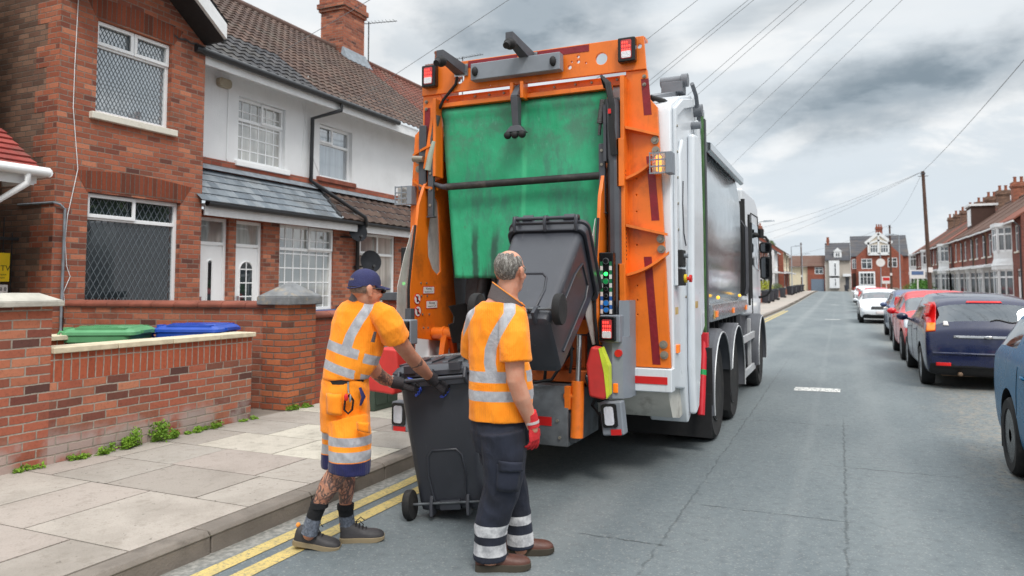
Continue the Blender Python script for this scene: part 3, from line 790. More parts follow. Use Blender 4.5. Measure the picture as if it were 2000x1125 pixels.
window(h2, HX, *uw2, M_GL_UP, split=4.6, lights=[(uw2[0] + .01, (uw2[0] + uw2[1]) / 2 - .05)], sill=True, sillm=M_TILECOPE)
window(h2, GX, *gw1, M_GL_NET, split=2.3, lights=[((gw1[0] + gw1[1]) / 2 + .04, gw1[1] - .01)], bars=(7, 6), sill=True, sillm=mat('blue_sill', C(66, 96, 150), .5), dpt=.06)
window(h2, GX, *gw2, M_GL_NET, split=2.3, lights=[(gw2[0] + .01, (gw2[0] + gw2[1]) / 2 + .02)], sill=True, dpt=.06)
door(h2, GX, d1[0], d1[1], .22, 2.28, 2.74, arch=False); door(h2, GX, d2[0], d2[1], .22, 2.28, 2.74)
# lean-to porch roofs
ymid = WX(668, 430, -9.2).y
tiles('porch_roof', h2, (-9.2, R0 + .02, 2.95), (-9.2, ymid, 2.95), (HX + .02, R0 + .02, 3.58), .2, .17, M_T_SLATE, 0, 30)
tiles('porch_roof', h2, (-9.2, ymid, 2.95), (-9.2, R1, 2.95), (HX + .02, ymid, 3.58), .26, .24, M_T_BROWN)
mk('fascia', MB().box(-9.33, -9.305, d1[0] - .1, R1, 2.74, 2.93).box(-9.55, -9.33, d1[0] - .1, R1, 2.9, 2.93), M_UPVCF, h2)
mk('porch_gutter', MB().tube([(-9.25, d1[0] - .1, 2.93), (-9.25, R1, 2.93)], .055, 10), M_GUTTER, h2, smooth=60)
mk('flashing', MB().hexa([(HX + .001, R0, 3.6), (HX + .14, R0, 3.57), (HX + .14, R1, 3.57), (HX + .001, R1, 3.6), (HX + .001, R0, 3.68), (HX + .012, R0, 3.68), (HX + .012, R1, 3.68), (HX + .001, R1, 3.68)]), M_LEAD, h2)
mk('valley_lead', MB().hexa([(-9.22, ymid - .05, 2.97), (-9.22, ymid + .04, 2.97), (HX + .02, ymid + .04, 3.6), (HX + .02, ymid - .05, 3.6), (-9.22, ymid - .05, 3.03), (-9.22, ymid + .04, 3.03), (HX + .02, ymid + .04, 3.65), (HX + .02, ymid - .05, 3.65)]), M_T_GREY, h2)
# main roof
EX, EZ, RX, RZ = -9.3, 5.42, -13.1, 8.4
tiles('main_roof', h2, (EX, R0 - .5, EZ), (EX, 11.4, EZ), (EX + (RX - EX) * .30, R0 - .5, EZ + (RZ - EZ) * .30), .22, .24, M_T_GREY)
q = .30
tiles('main_roof', h2, (EX + (RX - EX) * q, R0 - .5, EZ + (RZ - EZ) * q), (EX + (RX - EX) * q, 11.4, EZ + (RZ - EZ) * q), (RX, R0 - .5, RZ), .22, .24, M_T_BROWN)
tiles('main_roof', h2, (EX, 11.4, EZ), (EX, R1, EZ), (RX, 11.4, RZ), .22, .24, M_T_BROWN)
mk('roof_back', MB().add([(RX, R0 - .5, RZ), (RX, R1, RZ), (RX - 3.5, R1, EZ), (RX - 3.5, R0 - .5, EZ)], [(0, 1, 2, 3)]), M_T_RIDGE, h2)
mk('ridge', MB().tube([(RX, R0 - .5, RZ), (RX, R1, RZ)], .12, 8), M_T_RIDGE, h2, smooth=60)
mk('eaves_board', MB().box(-9.36, -9.335, R0 + .02, R1, 5.2, 5.4).box(HX, -9.36, R0 + .02, R1, 5.34, 5.37), M_UPVCF, h2)
mk('gutter', MB().tube([(-9.27, R0 - .1, 5.38), (-9.27, 14.3, 5.38)], .06, 10), M_GUTTER, h2, smooth=60)
dp = [(-9.27, 12.15, 5.36), (-9.27, 12.15, 5.2), (-9.72, 11.8, 5.0), (-9.72, 11.78, 3.72), (-9.68, 11.9, 3.66), (-9.14, 12.85, 3.04), (-9.17, 12.95, 2.9), (-9.48, 13.05, 2.7), (-9.48, 13.05, .3)]
mk('downpipe', MB().tube(dp, .042, 8), M_GUTTER, h2, smooth=60)
chimney(h2, -13.55, -12.75, 16.75, 17.75, 7.3, 9.95, M_BR_ORANGE, 4)
mk('chimney_flashing', MB().hexa([(-12.75, 16.65, 8.17), (-12.5, 16.65, 7.98), (-12.5, 17.85, 7.98), (-12.75, 17.85, 8.17), (-12.748, 16.7, 8.4), (-12.73, 16.7, 8.4), (-12.73, 17.8, 8.4), (-12.748, 17.8, 8.4)]), M_LEAD, h2)
mk('alarm_box', MB().prism(rrect(WX(422, 143, -9.8).y, WX(447, 143, -9.8).y, 5.06, 5.22, .06), 'x', HX, HX + .09), mat('alarm_cream', C(170, 160, 140), .5, dirt=.6), h2, bevel=.012)
for pts in (((602, 148), (588, 330)), ((590, 200), (608, 300), (625, 342)), ((447, 150), (442, 310), (470, 360))):
    mk('cable', MB().tube([WX(u, v, HX + .01) for u, v in pts], .006, 5), M_UPVCF, h2)
h3 = thing('red_roofed_house', 'rendered terrace house with redder roof tiles behind the truck top', 'house', (HX - 2, 20, GZ))
mk('wall', wallx(HX, R1 + .01, R2, 0, 5.5, [(18.5, 20, 1, 2.6), (21, 22.4, 3.8, 5)]), M_RENDER, h3)
tiles('roof', h3, (EX, R1 + .02, EZ), (EX, R2, EZ), (RX, R1 + .02, RZ), .22, .24, M_T_RED)
mk('ridge', MB().tube([(RX, R1 + .02, RZ), (RX, R2, RZ)], .12, 8), M_T_RED, h3, smooth=60)
mk('gutter', MB().tube([(-9.27, R1, 5.38), (-9.27, R2, 5.38)], .06, 10), M_UPVCF, h3, smooth=60)
window(h3, HX, 18.5, 20, 1, 2.6, M_GL_NET, split=2.1); window(h3, HX, 21, 22.4, 3.8, 5, M_GL_NET, split=4.5)
chimney(h3, -13.5, -12.7, 22.6, 23.6, 7.4, 9.6, M_BR_RED, 4)

# aerials
M_ALU = mat('aluminium', C(150, 154, 158), .4, .8)
def aerial(label, x, y, z, h, ang, kind):
    o = thing('tv_aerial', label, 'aerial', (x, y, z))
    mk('mast', MB().cyl((x, y, z), (x, y, z + h), .018, 6), M_BLACKP, o)
    mb = MB(); dr = Vector((math.cos(ang), math.sin(ang), 0)); sd_ = Vector((-dr.y, dr.x, 0)); top = Vector((x, y, z + h - .05))
    mb.cyl(top - dr * .5, top + dr * .9, .012, 5)
    for k in range(12):
        c = top - dr * .45 + dr * (k * .115); L = .26 if k else .4
        mb.cyl(c - sd_ * L * .5 + Z_ * .02, c + sd_ * L * .5 + Z_ * .02, .006, 4)
    mk('antenna', mb, M_BLACKP, o)
aerial('yagi aerial on a mast strapped to the brick chimney', -12.7, 17.9, 8.3, 1.2, .2, 0)
aerial('tv aerial above the chimney stack beyond the truck', -12.6, 23.7, 8.5, 1.6, -.1, 0)
# satellite dishes on the house
def dish(label, p, r, m, aim):
    o = thing('satellite_dish', label, 'satellite dish', tuple(p)); p = Vector(p)
    q = Vector(aim).normalized().to_track_quat('Z', 'Y').to_matrix().to_4x4()
    mb = MB(); rings = []
    for k in range(7):
        rr = r * k / 6 + 1e-3; rings.append([q @ Vector((rr * math.cos(a), rr * 1.08 * math.sin(a), .28 * rr * rr / r)) + p for a in [2 * PI * j / 24 for j in range(24)]])
    for k in range(6, -1, -1):
        rr = r * k / 6 + 1e-3; rings.append([q @ Vector((rr * math.cos(a), rr * 1.08 * math.sin(a), .28 * rr * rr / r - .012)) + p for a in [2 * PI * j / 24 for j in range(24)]])
    mk('reflector', mb.loft(rings), m, o, smooth=50)
    tip = p + q @ Vector((0, -.15, r * 1.1))
    mk('arm', MB().tube([p + q @ Vector((0, -r, .1)), tip], .012, 6).cyl(tip, tip + q @ Vector((0, 0, -.08)), .03, 8), M_BLACKP, o)
    mk('bracket', MB().tube([p - q @ Vector((0, 0, .01)), p - q @ Vector((0, .05, .18)), (GX, p.y - .25, p.z - .1)], .02, 6), M_BLACKP, o)
M_DISH = mat('dark_dish', C(46, 48, 52), .9, var=.15, spec=.1)
dish('dark grey satellite dish fixed high beside the ground floor window', (-9.3, WX(698, 454, -9.3).y, WX(698, 454, -9.3).z), .20, M_DISH, (.8, -.5, .25))
dish('lower dark satellite dish above the garden wall', (-9.3, WX(723, 512, -9.3).y, WX(723, 512, -9.3).z), .23, M_DISH, (.8, -.6, .25))
# ---- neighbour's porch at the picture edge
M_T_PORCH = tilemat('porch_tile_red', C(140, 62, 58), C(156, 72, 66), C(166, 84, 76))
h0 = thing('porch', 'red tiled porch with white gutter on the neighbouring house', 'porch', (-9.6, 4.6, GZ))
e0 = WX(92, 338, -8.9)
tiles('roof', h0, (-8.9, 3.2, e0.z + .02), (-8.9, e0.y - .06, e0.z + .02), (-9.75, 3.2, e0.z + .62), .35, .16, M_T_PORCH, 0, 30)
ey = e0.y - .06
hip = MB().add([(-8.9, ey, e0.z), (-9.75, ey, e0.z), (-9.75, ey - .35, e0.z + .62)], [(0, 1, 2)])
mk('hip_end', hip, M_T_PORCH, h0)
mk('gutter', MB().tube([(-8.86, 3.2, e0.z), (-8.86, ey + .05, e0.z)], .06, 10).tube([(-8.86, ey + .05, e0.z), (-9.6, ey + .05, e0.z)], .06, 10), M_UPVC, h0, smooth=60)
mk('fascia', MB().box(-9.0, -8.97, 3.2, ey - .05, e0.z - .16, e0.z).box(-9.6, -8.97, ey - .05, ey - .02, e0.z - .14, e0.z), M_UPVC, h0)
gp = WX(30, 350, -8.86)
mk('downpipe', MB().tube([(-8.86, ey - .2, e0.z - .03), (-8.86, ey - .2, e0.z - .16), (-9.2, ey - .5, e0.z - .5), (-9.2, ey - .5, .2)], .04, 8), M_UPVC, h0, smooth=60)
mk('wall', MB().box(-9.75, -9.5, 3.2, ey - .3, .1, e0.z - .1), M_BR_BROWN, h0)
hn = thing('neighbour_house', 'pebbledashed house wall at the very edge of the street', 'house', (-11.5, 3, GZ))
mk('wall', MB().box(-14, -9.76, -2, 5.62, 0, 6.5), mat('pebbledash', C(186, 172, 150), .9, var=.12, vs=30, bump=.6, bs=60), hn)
# side gate with bars and signs
gt = thing('side_gate', 'black iron side gate between the houses', 'gate', (-9.9, 6.1, GZ))
gm = MB(); gy0, gy1 = 5.66, 6.5
for zz in (.3, 1.3, 2.2): gm.box(-10.02, -9.98, gy0, gy1, zz, zz + .04)
for k in range(8): gm.cyl((-10, gy0 + .04 + k * .11, .25), (-10, gy0 + .04 + k * .11, 2.5 if k % 2 else 2.3), .009, 6)
gm.box(-10.03, -9.97, gy1 - .05, gy1, .15, 2.45); gm.box(-10.03, -9.97, gy0, gy0 + .05, .15, 2.3)
mk('frame', gm, mat('black_iron'), gt)
def sign(name, label, x, y0, y1, z0, z1, m, txt, tm, th=.006, group=None):
    o = thing(name, label, 'sign', (x, (y0 + y1) / 2, z0))
    mk('board', MB().box(x, x + th, y0, y1, z0, z1), m, o)
    tx = MB()
    for (s, size, yy, zz) in txt: tx.join(text_mb(s, size, face_M((x + th + .001, yy, zz), (0, 1, 0), (0, 0, 1)), .0005))
    if tm: mk('lettering', tx, tm, o)
    return o
a, b_ = WX(57, 455, -9.94), WX(95, 487, -9.94)
M_SIGNW = mat('sign_white', C(224, 220, 218), .5, var=.03); M_REDT = mat('red_lettering', C(186, 44, 48), .5); M_BLKT = mat('black_lettering', C(26, 26, 28), .5)
ym = (a.y + b_.y) / 2
sign('warning_sign', 'white warning sign with red lettering on the iron gate', -9.94, a.y, b_.y, b_.z, a.z, M_SIGNW, [('WARNING !', .052, ym, a.z - .045), ('ANTI CLIMB PAINT', .024, ym, a.z - .095), ('SECURITY ZONE', .024, ym, a.z - .13), ('PLEASE KEEP CLEAR', .022, ym, a.z - .165)], M_REDT)
a, b_ = WX(-20, 493, -9.9), WX(17, 550, -9.9); ym = (a.y + b_.y) / 2
sign('cctv_sign', 'yellow CCTV notice above the small number plate', -9.9, a.y, b_.y, b_.z, a.z, mat('sign_yellow', C(240, 206, 30), .5), [('CCTV', .1, ym, a.z - .2), ('in operation', .036, ym, a.z - .28), ('24 hours', .036, ym, a.z - .32)], M_BLKT)
a, b_ = WX(-20, 556, -9.9), WX(14, 574, -9.9); ym = (a.y + b_.y) / 2
sign('number_sign', 'small white number plate under the yellow notice', -9.9, a.y, b_.y, b_.z, a.z, M_SIGNW, [('8 8', .07, ym + .05, (a.z + b_.z) / 2)], M_BLKT)
# ================================================================== refuse truck
M_OR = mat('truck_orange_paint', C(232, 116, 26), .42, var=.08, vs=3, dirt=.5, dcol=C(120, 66, 34), ds=3.5, coat=.2, bump=.05, bs=120, streak=.3)
M_ORD = mat('greasy_orange_paint', C(190, 92, 34), .6, var=.15, vs=6, dirt=.8, dcol=C(60, 40, 30), ds=6)
M_WH = mat('truck_white_paint', C(216, 221, 226), .32, var=.04, vs=2, dirt=.3, dcol=C(140, 140, 136), ds=2, coat=.3, streak=.22)
M_WHD = mat('dirty_white_paint', C(196, 194, 186), .6, var=.1, vs=4, dirt=.8, dcol=C(120, 114, 104), ds=5)
M_DKG = mat('dark_grey_metal', C(74, 76, 82), .5, var=.12, dirt=.3, dcol=C(40, 38, 36), streak=.2)
M_MIDG = mat('mid_grey_metal', C(128, 134, 142), .5, var=.06, dirt=.2, dcol=C(90, 90, 88))
M_HOP = mat('worn_steel', C(96, 100, 104), .55, .3, var=.25, vs=7, dirt=.7, dcol=C(52, 48, 44), ds=5)
M_BLK = mat('black_rubber', C(26, 26, 28), .7, var=.15, dirt=.25, dcol=C(70, 66, 62))
M_BLKG = mat('black_gloss', C(18, 18, 20), .25)
M_TAPE = mat('burgundy_tape', C(128, 22, 34), .4, var=.12, vs=14, bump=.3, bs=40)
M_REDR = mat('red_reflector', C(206, 34, 34), .35, var=.06)
M_STEEL = mat('bright_steel', C(176, 178, 180), .3, .9, var=.08)
M_BOLT = mat('bolt_steel', C(150, 144, 132), .45, .6, var=.15)
M_LEDR = mat('lit_red_lamp', C(255, 60, 50), .3, em=2.4)
M_LENSR = mat('red_lamp_lens', C(190, 70, 70), .15)
M_LENSW = mat('clear_lamp_lens', C(226, 226, 230), .12, var=.1, vs=60, bump=.8, bs=90)
M_LEDA = mat('lit_amber_lamp', C(255, 160, 20), .3, em=4)
M_AMB = mat('amber_lens', C(232, 120, 30), .25, em=.35)
M_LEDG = mat('lit_green_lamp', C(40, 255, 90), .3, em=4)
M_CHK = None
def tarp():
    m, N, b = newmat('green_tarpaulin'); co = N.coord(); x, y, z = N.xyz(co)
    st = N.noise(N.scl(co, 9, 1, 1.0), 1.0, 6, .65); big = N.noise(co, 1.6, 5, .6)
    c = N.mix(N.range(big, .3, .7), C(34, 150, 104), C(58, 178, 130))
    c = N.mix(N.m('MULTIPLY', N.range(N.noise(N.scl(co, 3, 1, 1.1), 1.5, 7, .72), .47, .66), .75), c, C(66, 124, 104))
    low = N.range(z, 2.4, 1.75)
    c = N.mix(N.m('MULTIPLY', N.m('MULTIPLY', N.range(st, .56, .68), low), .85), c, C(46, 62, 58))
    for x0, w_, z0, z1, a in ((-3.06 + 2.5, .05, 2.25, 1.72, .8), (-2.86 + 2.5, .05, 2.2, 1.75, .7), (-2.2 + 2.5, .05, 2.3, 1.7, .6)):
        d_ = N.m('ABSOLUTE', N.m('ADD', N.m('SUBTRACT', x, x0), N.m('MULTIPLY', N.m('SUBTRACT', N.noise(co, 6, 4), .5), .08)))
        k = N.m('MULTIPLY', N.m('MULTIPLY', N.range(d_, w_, w_ * .3), N.range(z, z0, z0 - .25)), a)
        c = N.mix(k, c, C(44, 56, 56))
    seam = N.m('MULTIPLY', N.range(N.m('ABSOLUTE', N.m('ADD', N.m('SUBTRACT', x, -.07), N.m('MULTIPLY', N.m('SUBTRACT', big, .5), .03))), .035, .008), .7)
    c = N.mix(seam, c, C(70, 190, 136))
    top = N.m('MULTIPLY', N.range(z, 2.55, 3.0), .75)
    c = N.mix(N.m('MULTIPLY', N.range(N.noise(co, 3, 7, .72), .4, .62), top), c, C(78, 118, 100))
    c = N.mix(N.m('MULTIPLY', N.range(N.noise(N.scl(co, 1, 1, .5), 24, 5, .75), .6, .72), .55), c, C(96, 170, 140))
    c = N.mix(N.m('MULTIPLY', N.range(N.noise(co, 8, 6, .75), .62, .72), .6), c, C(84, 84, 76))
    setp(N, b, col=c, rough=.55, spec=.4, nrm=N.bump(N.m('ADD', N.noise(N.scl(co, 3, 1, 1), 3, 4), N.m('MULTIPLY', N.noise(co, 60, 3), .08)), .35, .03))
    return m
M_TARP = tarp()
def polished():
    m, N, b = newmat('polished_body_panel'); co = N.coord()
    n_ = N.noise(N.scl(co, 1, .5, 2), 1.2, 3)
    setp(N, b, col=C(176, 182, 186), metal=.92, rough=N.m('MULTIPLY_ADD', N.noise(co, 5, 4), .1, .1), nrm=N.bump(n_, .06, .1))
    return m
M_POL = polished()
def clearplastic():
    m, N, b = newmat('painted_sheen_screen'); co = N.coord()
    tr = N.new('ShaderNodeBsdfTransparent', {'Color': (.8, .82, .82, 1)}); df = N.new('ShaderNodeBsdfPrincipled', {'Base Color': C(214, 208, 202), 'Roughness': .2})  # pale diffuse colour stands in for reflections on the clear plastic
    mx = N.new('ShaderNodeMixShader', {0: N.m('MULTIPLY_ADD', N.range(N.noise(N.scl(co, 1, 2, 1), 4, 5), .3, .7), .25, .42), 1: tr.outputs[0], 2: df.outputs[0]})
    N.l.new(mx.outputs[0], N.n['Material Output'].inputs[0])
    return m
M_CLR = clearplastic()
T = thing('refuse_truck', 'orange and white bin lorry lifting a grey bin at its green curtained tail', 'bin lorry', (-2.5, 9.0, 0))
TX = Matrix.Translation
def YZ(x): return TX((x, 0, 0)) @ Matrix.Rotation(PI / 2, 4, 'Z')
YR = 6.0
# --- top panel with real holes
tp = plate([(-3.62, 3.42), (-1.44, 3.42), (-1.46, 3.705), (-3.62, 3.705)], [circle(-1.83, 3.555, .052), circle(-3.215, 3.545, .05), circle(-2.04, 3.60, .013, 10), circle(-2.04, 3.555, .015, 10), circle(-2.12, 3.515, .018, 10), circle(-2.10, 3.56, .008, 8), circle(-1.97, 3.535, .008, 8), circle(-2.9, 3.445, .008, 8), circle(-1.495, 3.62, .02, 10)], .03, .004, TX((0, YR, 0)))
top = mk('top_panel', tp, M_OR, T, smooth=30)
mk('reflective_tape', MB().box(-3.12, -2.62, YR - .019, YR - .015, 3.635, 3.695).box(-2.44, -1.94, YR - .019, YR - .015, 3.635, 3.695), M_TAPE, top)
mk('lip', MB().box(-3.62, -1.455, YR + .015, YR + .12, 3.68, 3.704), M_OR, top)
bm_ = MB().box(-3.46, -1.50, YR + .09, YR + .2, 3.335, 3.42)
mk('cross_beam', bm_, M_OR, T, bevel=.006)
bl = MB()
for x in (-3.4, -3.1, -2.95, -2.8, -2.3, -2.1, -1.95, -1.72, -1.58): bl.cyl((x, YR + .09, 3.385), (x, YR + .075, 3.385), .011, 8)
mk('beam_bolt', bl, M_BOLT, T)
mk('slit_backing', MB().box(-3.4, -1.7, YR + .13, YR + .15, 3.24, 3.334), M_WH, T)
# grey control board with end knobs, camera arms
gp = mk('grey_board', MB().box(-3.04, -2.17, YR - .13, YR - .03, 3.475, 3.63), M_MIDG, T, bevel=.008)
for x in (-2.99, -2.23): mk('end_knob', MB().ell((x, YR - .14, 3.55), (.03, .03, .045), 12, 8), M_BLK, gp, smooth=60)
mk('board_mount', MB().box(-2.9, -2.3, YR - .031, YR - .014, 3.5, 3.6), M_DKG, gp)
def camera_arm(xb, zb, tip):
    a = Vector((xb, YR - .02, zb)); t = Vector(tip); up = Vector((0, 0, .05)); sd_ = Vector((.05, 0, 0))
    m_ = mk('camera_arm', MB().hexa([a - sd_ - up, a + sd_ - up, t + sd_ * .7 - up * .4, t - sd_ * .7 - up * .4, a - sd_ + up, a + sd_ + up, t + sd_ * .7 + up, t - sd_ * .7 + up]), M_DKG, T, bevel=.004)
    mk('camera', MB().ell(t + Vector((0, .02, -.05)), (.055, .06, .05), 14, 8).cyl(t + Vector((0, -.02, -.06)), t + Vector((0, -.06, -.09)), .03, 12), M_BLK, m_, smooth=50)
    mk('bracket', MB().box(xb - .06, xb + .08, YR - .03, YR - .016, zb - .06, zb + .05), M_STEEL, m_)
camera_arm(-3.20, 3.62, (-3.22, 5.62, 3.66)); camera_arm(-2.50, 3.64, (-2.53, 5.6, 3.72))
def led_lamp(x0, x1, z0, z1, y, name='tail_lamp', lit=True, frame=M_BLKG, d=.07, white=True):
    L = mk(name, MB().box(x0, x1, y, y + d, z0, z1), frame, T, bevel=.012)
    w, h = x1 - x0, z1 - z0
    mk('lens', MB().prism(rrect(x0 + w * .2, x1 - w * .2, z0 + h * .12, z1 - h * .12, .012), 'y', y - .006, y), M_LENSR if white else M_LENSW, L, smooth=30)
    if lit:
        ld = MB()
        for r in range(2 if not white else 3):
            for c in range(4 if r else 3):
                ld.ell((x0 + w * (.3 + .13 * c), y - .007, z1 - h * (.24 + .15 * r)), (w * .045, .004, h * .05), 8, 6)
        mk('led', ld, M_LEDR, L)
    lw = MB()
    mk('reversing_lens', MB().prism(rrect(x0 + w * .23, x1 - w * .23, z0 + h * .15, z0 + h * .42, .01), 'y', y - .009, y - .0062), M_LENSW, L, smooth=30)
    return L
led_lamp(-1.665, -1.515, 3.48, 3.69, YR - .09); led_lamp(-3.585, -3.435, 3.48, 3.69, YR - .09)
mk('cable', MB().tube([WY(u, v, YR - .03) for u, v in ((893, 150), (890, 165), (878, 180), (866, 195), (858, 212))], .014, 8), M_BLK, T, smooth=60)

# --- side columns
def XR(z): return -1.44 + (z - 3.42) * -.072          # right outer edge leans outwards downwards
pr = [(-1.62, .93), (-1.27, .93), (-1.355, 3.09), (-1.42, 3.17), (-1.44, 3.42), (-1.62, 3.42)]
mk('side_column', plate(pr, [circle(-1.54, 2.5 - .14 * k, .006, 6) for k in range(5)] + [circle(-1.54, 1.6 - .12 * k, .006, 6) for k in range(3)], .05, .005, TX((0, YR + .03, 0))), M_OR, T, smooth=30)
pl_ = [(-3.74, 1.5), (-3.66, 1.5), (-3.64, 2.3), (-3.58, 2.55), (-3.42, 2.62), (-3.42, 3.42), (-3.62, 3.42), (-3.62, 3.13), (-3.71, 3.05), (-3.75, 2.4), (-3.76, 1.6)]
mk('side_column', plate(pl_, [], .05, .005, TX((0, YR + .03, 0))), M_OR, T, smooth=30)
rb = MB()
rb.box(-1.64, -1.605, YR - .12, YR + .005, .95, 3.36)
rib = mk('column_rib', rb, M_OR, T, bevel=.004)
hl = MB()
for k in range(46):
    z = .98 + k * .035
    if abs(z - 1.6) > .2 and abs(z - 2.3) > .2: hl.cyl((-1.6045, YR - .085, z), (-1.6035, YR - .085, z), .009, 6)
mk('rib_hole', hl, M_BLKG, rib)
tg = MB()
for z0, z1 in ((2.42, 2.82), (1.42, 1.78)): tg.box(-1.66, -1.641, YR - .16, YR - .02, z0, z1).box(-1.66, -1.60, YR - .16, YR - .14, z0, z1)
mk('rib_plate', tg, M_OR, T, bevel=.004)
mk('column_rib', MB().box(-3.45, -3.42, YR - .10, YR + .005, 2.62, 3.36), M_OR, T, bevel=.004)
def gusset(xi, xo, zi, zo, s, curve=0):
    mb = MB(); top_, bot = [], []
    for k in range(9):
        f_ = k / 8; x = xi + (xo - xi) * f_; z = zi + (zo - zi) * f_ + curve * math.sin(PI * f_)
        dpt = .11 - .085 * (f_ ** 1.5)
        top_.append(((x, YR + .006, z), (x, YR - dpt, z)))
    vs = []
    for (a, b_) in top_: vs += [a, b_, (b_[0], b_[1], b_[2] - .022), (a[0], a[1], a[2] - .022)]
    mb.loft([vs[i * 4:i * 4 + 4] for i in range(9)])
    return mk('gusset', mb, M_OR, T, smooth=40)
for zi, zo, cv in ((2.93, 2.86, .0), (2.50, 2.70, -.03), (2.11, 2.03, 0), (1.70, 1.88, -.03)):
    gusset(-1.60, XR(zo) + .06, zi, zo, 1, cv)
for zi, zo, cv in ((2.93, 2.86, 0), (2.52, 2.62, -.02)): gusset(-3.45, -3.715, zi, zo, 1, cv)
def bolts(pts, r=.033):
    for (x, z) in pts:
        b_ = mk('wheel_bolt', MB().cyl((x, YR + .005, z), (x, YR - .008, z), r, 18).cyl((x, YR - .008, z), (x, YR - .022, z), r * .55, 6), M_BOLT, T)
bolts([(XR(2.8) + .02, 2.81), (XR(2.72) + .02, 2.725), (XR(2.0) + .0, 1.985), (XR(1.93) + .0, 1.90), (-1.325, 1.12), (-1.32, 1.035), (-3.66, 2.80), (-3.66, 2.715)])
bolts([(-1.46, 3.36), (-1.46, 3.29), (-3.58, 3.36), (-3.58, 3.29)], .016)
def stripe(z0, z1, o, w=.065):
    xa, xb = XR(z0) + o, XR(z1) + o; y = YR + .0045
    return MB().hexa([(xa - w, y - .002, z0), (xa, y - .002, z0), (xa, y + .001, z0), (xa - w, y + .001, z0), (xb - w, y - .002, z1), (xb, y - .002, z1), (xb, y + .001, z1), (xb - w, y + .001, z1)])
for a, b_, o in ((3.03, 3.34, .01), (2.14, 2.68, .0), (.955, 1.84, -.09)): mk('reflective_tape', stripe(a, b_, o), M_TAPE, T)
mk('reflective_tape', MB().box(-3.60, -3.54, YR + .001, YR + .0045, 3.0, 3.3).box(-3.66, -3.6, YR + .001, YR + .0045, 2.2, 2.5), M_TAPE, T)
# amber side lamps in cages
def amber(x, z, lit):
    b_ = mk('amber_lamp', MB().box(x + .06, x + .115, YR - .09, YR + .04, z - .09, z + .09), M_MIDG, T, bevel=.006)
    mk('lens', MB().box(x - .055, x + .06, YR - .07, YR + .0, z - .085, z + .085), M_CLR, b_, bevel=.01)
    mk('led', MB().prism(rrect(x - .02, x + .02, z - .07, z + .07, .018), 'y', YR - .066, YR - .03), M_LEDA if lit else M_DKG, b_)
    cg = MB()
    for k in range(4): cg.box(x - .07, x + .06, YR - .095, YR - .085, z - .09 + k * .055, z - .078 + k * .055)
    for xx in (-.07, .0): cg.box(x + xx, x + xx + .01, YR - .094, YR - .086, z - .09, z + .09)
    mk('cage', cg, M_MIDG, b_)
amber(-1.335, 2.605, True); amber(-3.80, 2.46, False)
# --- curtain
cm = MB(); nu, nv = 40, 44; vs = []
for j in range(nv + 1):
    t_ = j / nv; z = 3.285 - t_ * 1.61
    xl = -3.42 + .14 * t_; xr_ = -1.765 - .06 * math.sin(min(1, t_ * 1.4) * PI / 2) + .03 * t_
    for i in range(nu + 1):
        s_ = i / nu; x = xl + (xr_ - xl) * s_
        y = YR + .03 + .02 * noise.noise((x * 1.6, z * 1.2, 3)) + .012 * noise.noise((x * 4, z * 2, 9)) * t_ - .03 * math.sin(PI * s_) * t_
        if t_ < .075: y -= .02 * math.sin(PI * t_ / .075)
        zz = z + (.012 * noise.noise((x * 3, 0, 5)) - .02 * math.sin(PI * s_ * 1.0) + .03 * s_) * (t_ > .97)
        vs.append((x, y, zz))
fs = [(j * (nu + 1) + i, j * (nu + 1) + i + 1, (j + 1) * (nu + 1) + i + 1, (j + 1) * (nu + 1) + i) for j in range(nv) for i in range(nu)]
cu_ = mk('curtain', MB().add(vs, fs), M_TARP, T, smooth=180)
md = cu_.modifiers.new('thick', 'SOLIDIFY'); md.thickness = .006
mk('curtain_rail', MB().box(-3.44, -1.745, YR - .02, YR + .05, 3.285, 3.325).box(-2.66, -2.63, YR - .1, YR + .02, 3.27, 3.42).box(-2.56, -2.53, YR - .1, YR + .02, 3.27, 3.42), M_OR, T, bevel=.004)
rl = mk('roller_bar', MB().cyl((-3.30, YR - .08, 2.515), (-1.83, YR - .08, 2.53), .033, 16), mat('worn_black_tube', C(40, 38, 38), .6, var=.3, vs=9, dirt=.6, dcol=C(96, 88, 80), ds=9), T, smooth=60)
mk('roller_end', MB().tube([(-3.47, YR - .06, 2.56), (-3.36, YR - .07, 2.52), (-3.29, YR - .08, 2.515)], [.02, .024, .034], 10), M_DKG, rl, smooth=60)
for x0, z0, z1 in ((-3.50, 2.25, 2.80), (-1.835, 2.22, 2.80)):
    br = mk('roller_bracket', MB().box(x0, x0 + .055, YR - .10, YR - .06, z0, z1).box(x0 - .01, x0 + .065, YR - .105, YR - .04, z0 - .015, z0), M_DKG, T, bevel=.004)
    for q in (.1, .25, .4, .52): mk('bolt', MB().cyl((x0 + .028, YR - .1, z0 + q), (x0 + .028, YR - .108, z0 + q), .013, 10), M_BOLT, br)
for x0, x1, z0, z1 in ((-3.42, -3.50, 3.2, 2.92), (-1.80, -1.83, 3.18, 2.98)):
    mk('curtain_damper', MB().tube([(x0, YR - .06, z0), (x1, YR - .06, z1)], .03, 10).tube([(x1, YR - .06, z1), (x1 - .01, YR - .06, z1 - .1)], .014, 8), mat('spring_grey', C(96, 94, 94), .5, .5, bump=.8, bs=70), T, smooth=60)
mk('curtain_lever', MB().tube([(-3.44, YR - .09, 2.95), (-3.47, YR - .1, 2.83), (-3.50, YR - .1, 2.68)], [.022, .028, .032], 10), mat('pale_green_lever', C(156, 164, 150), .6), T, smooth=60)
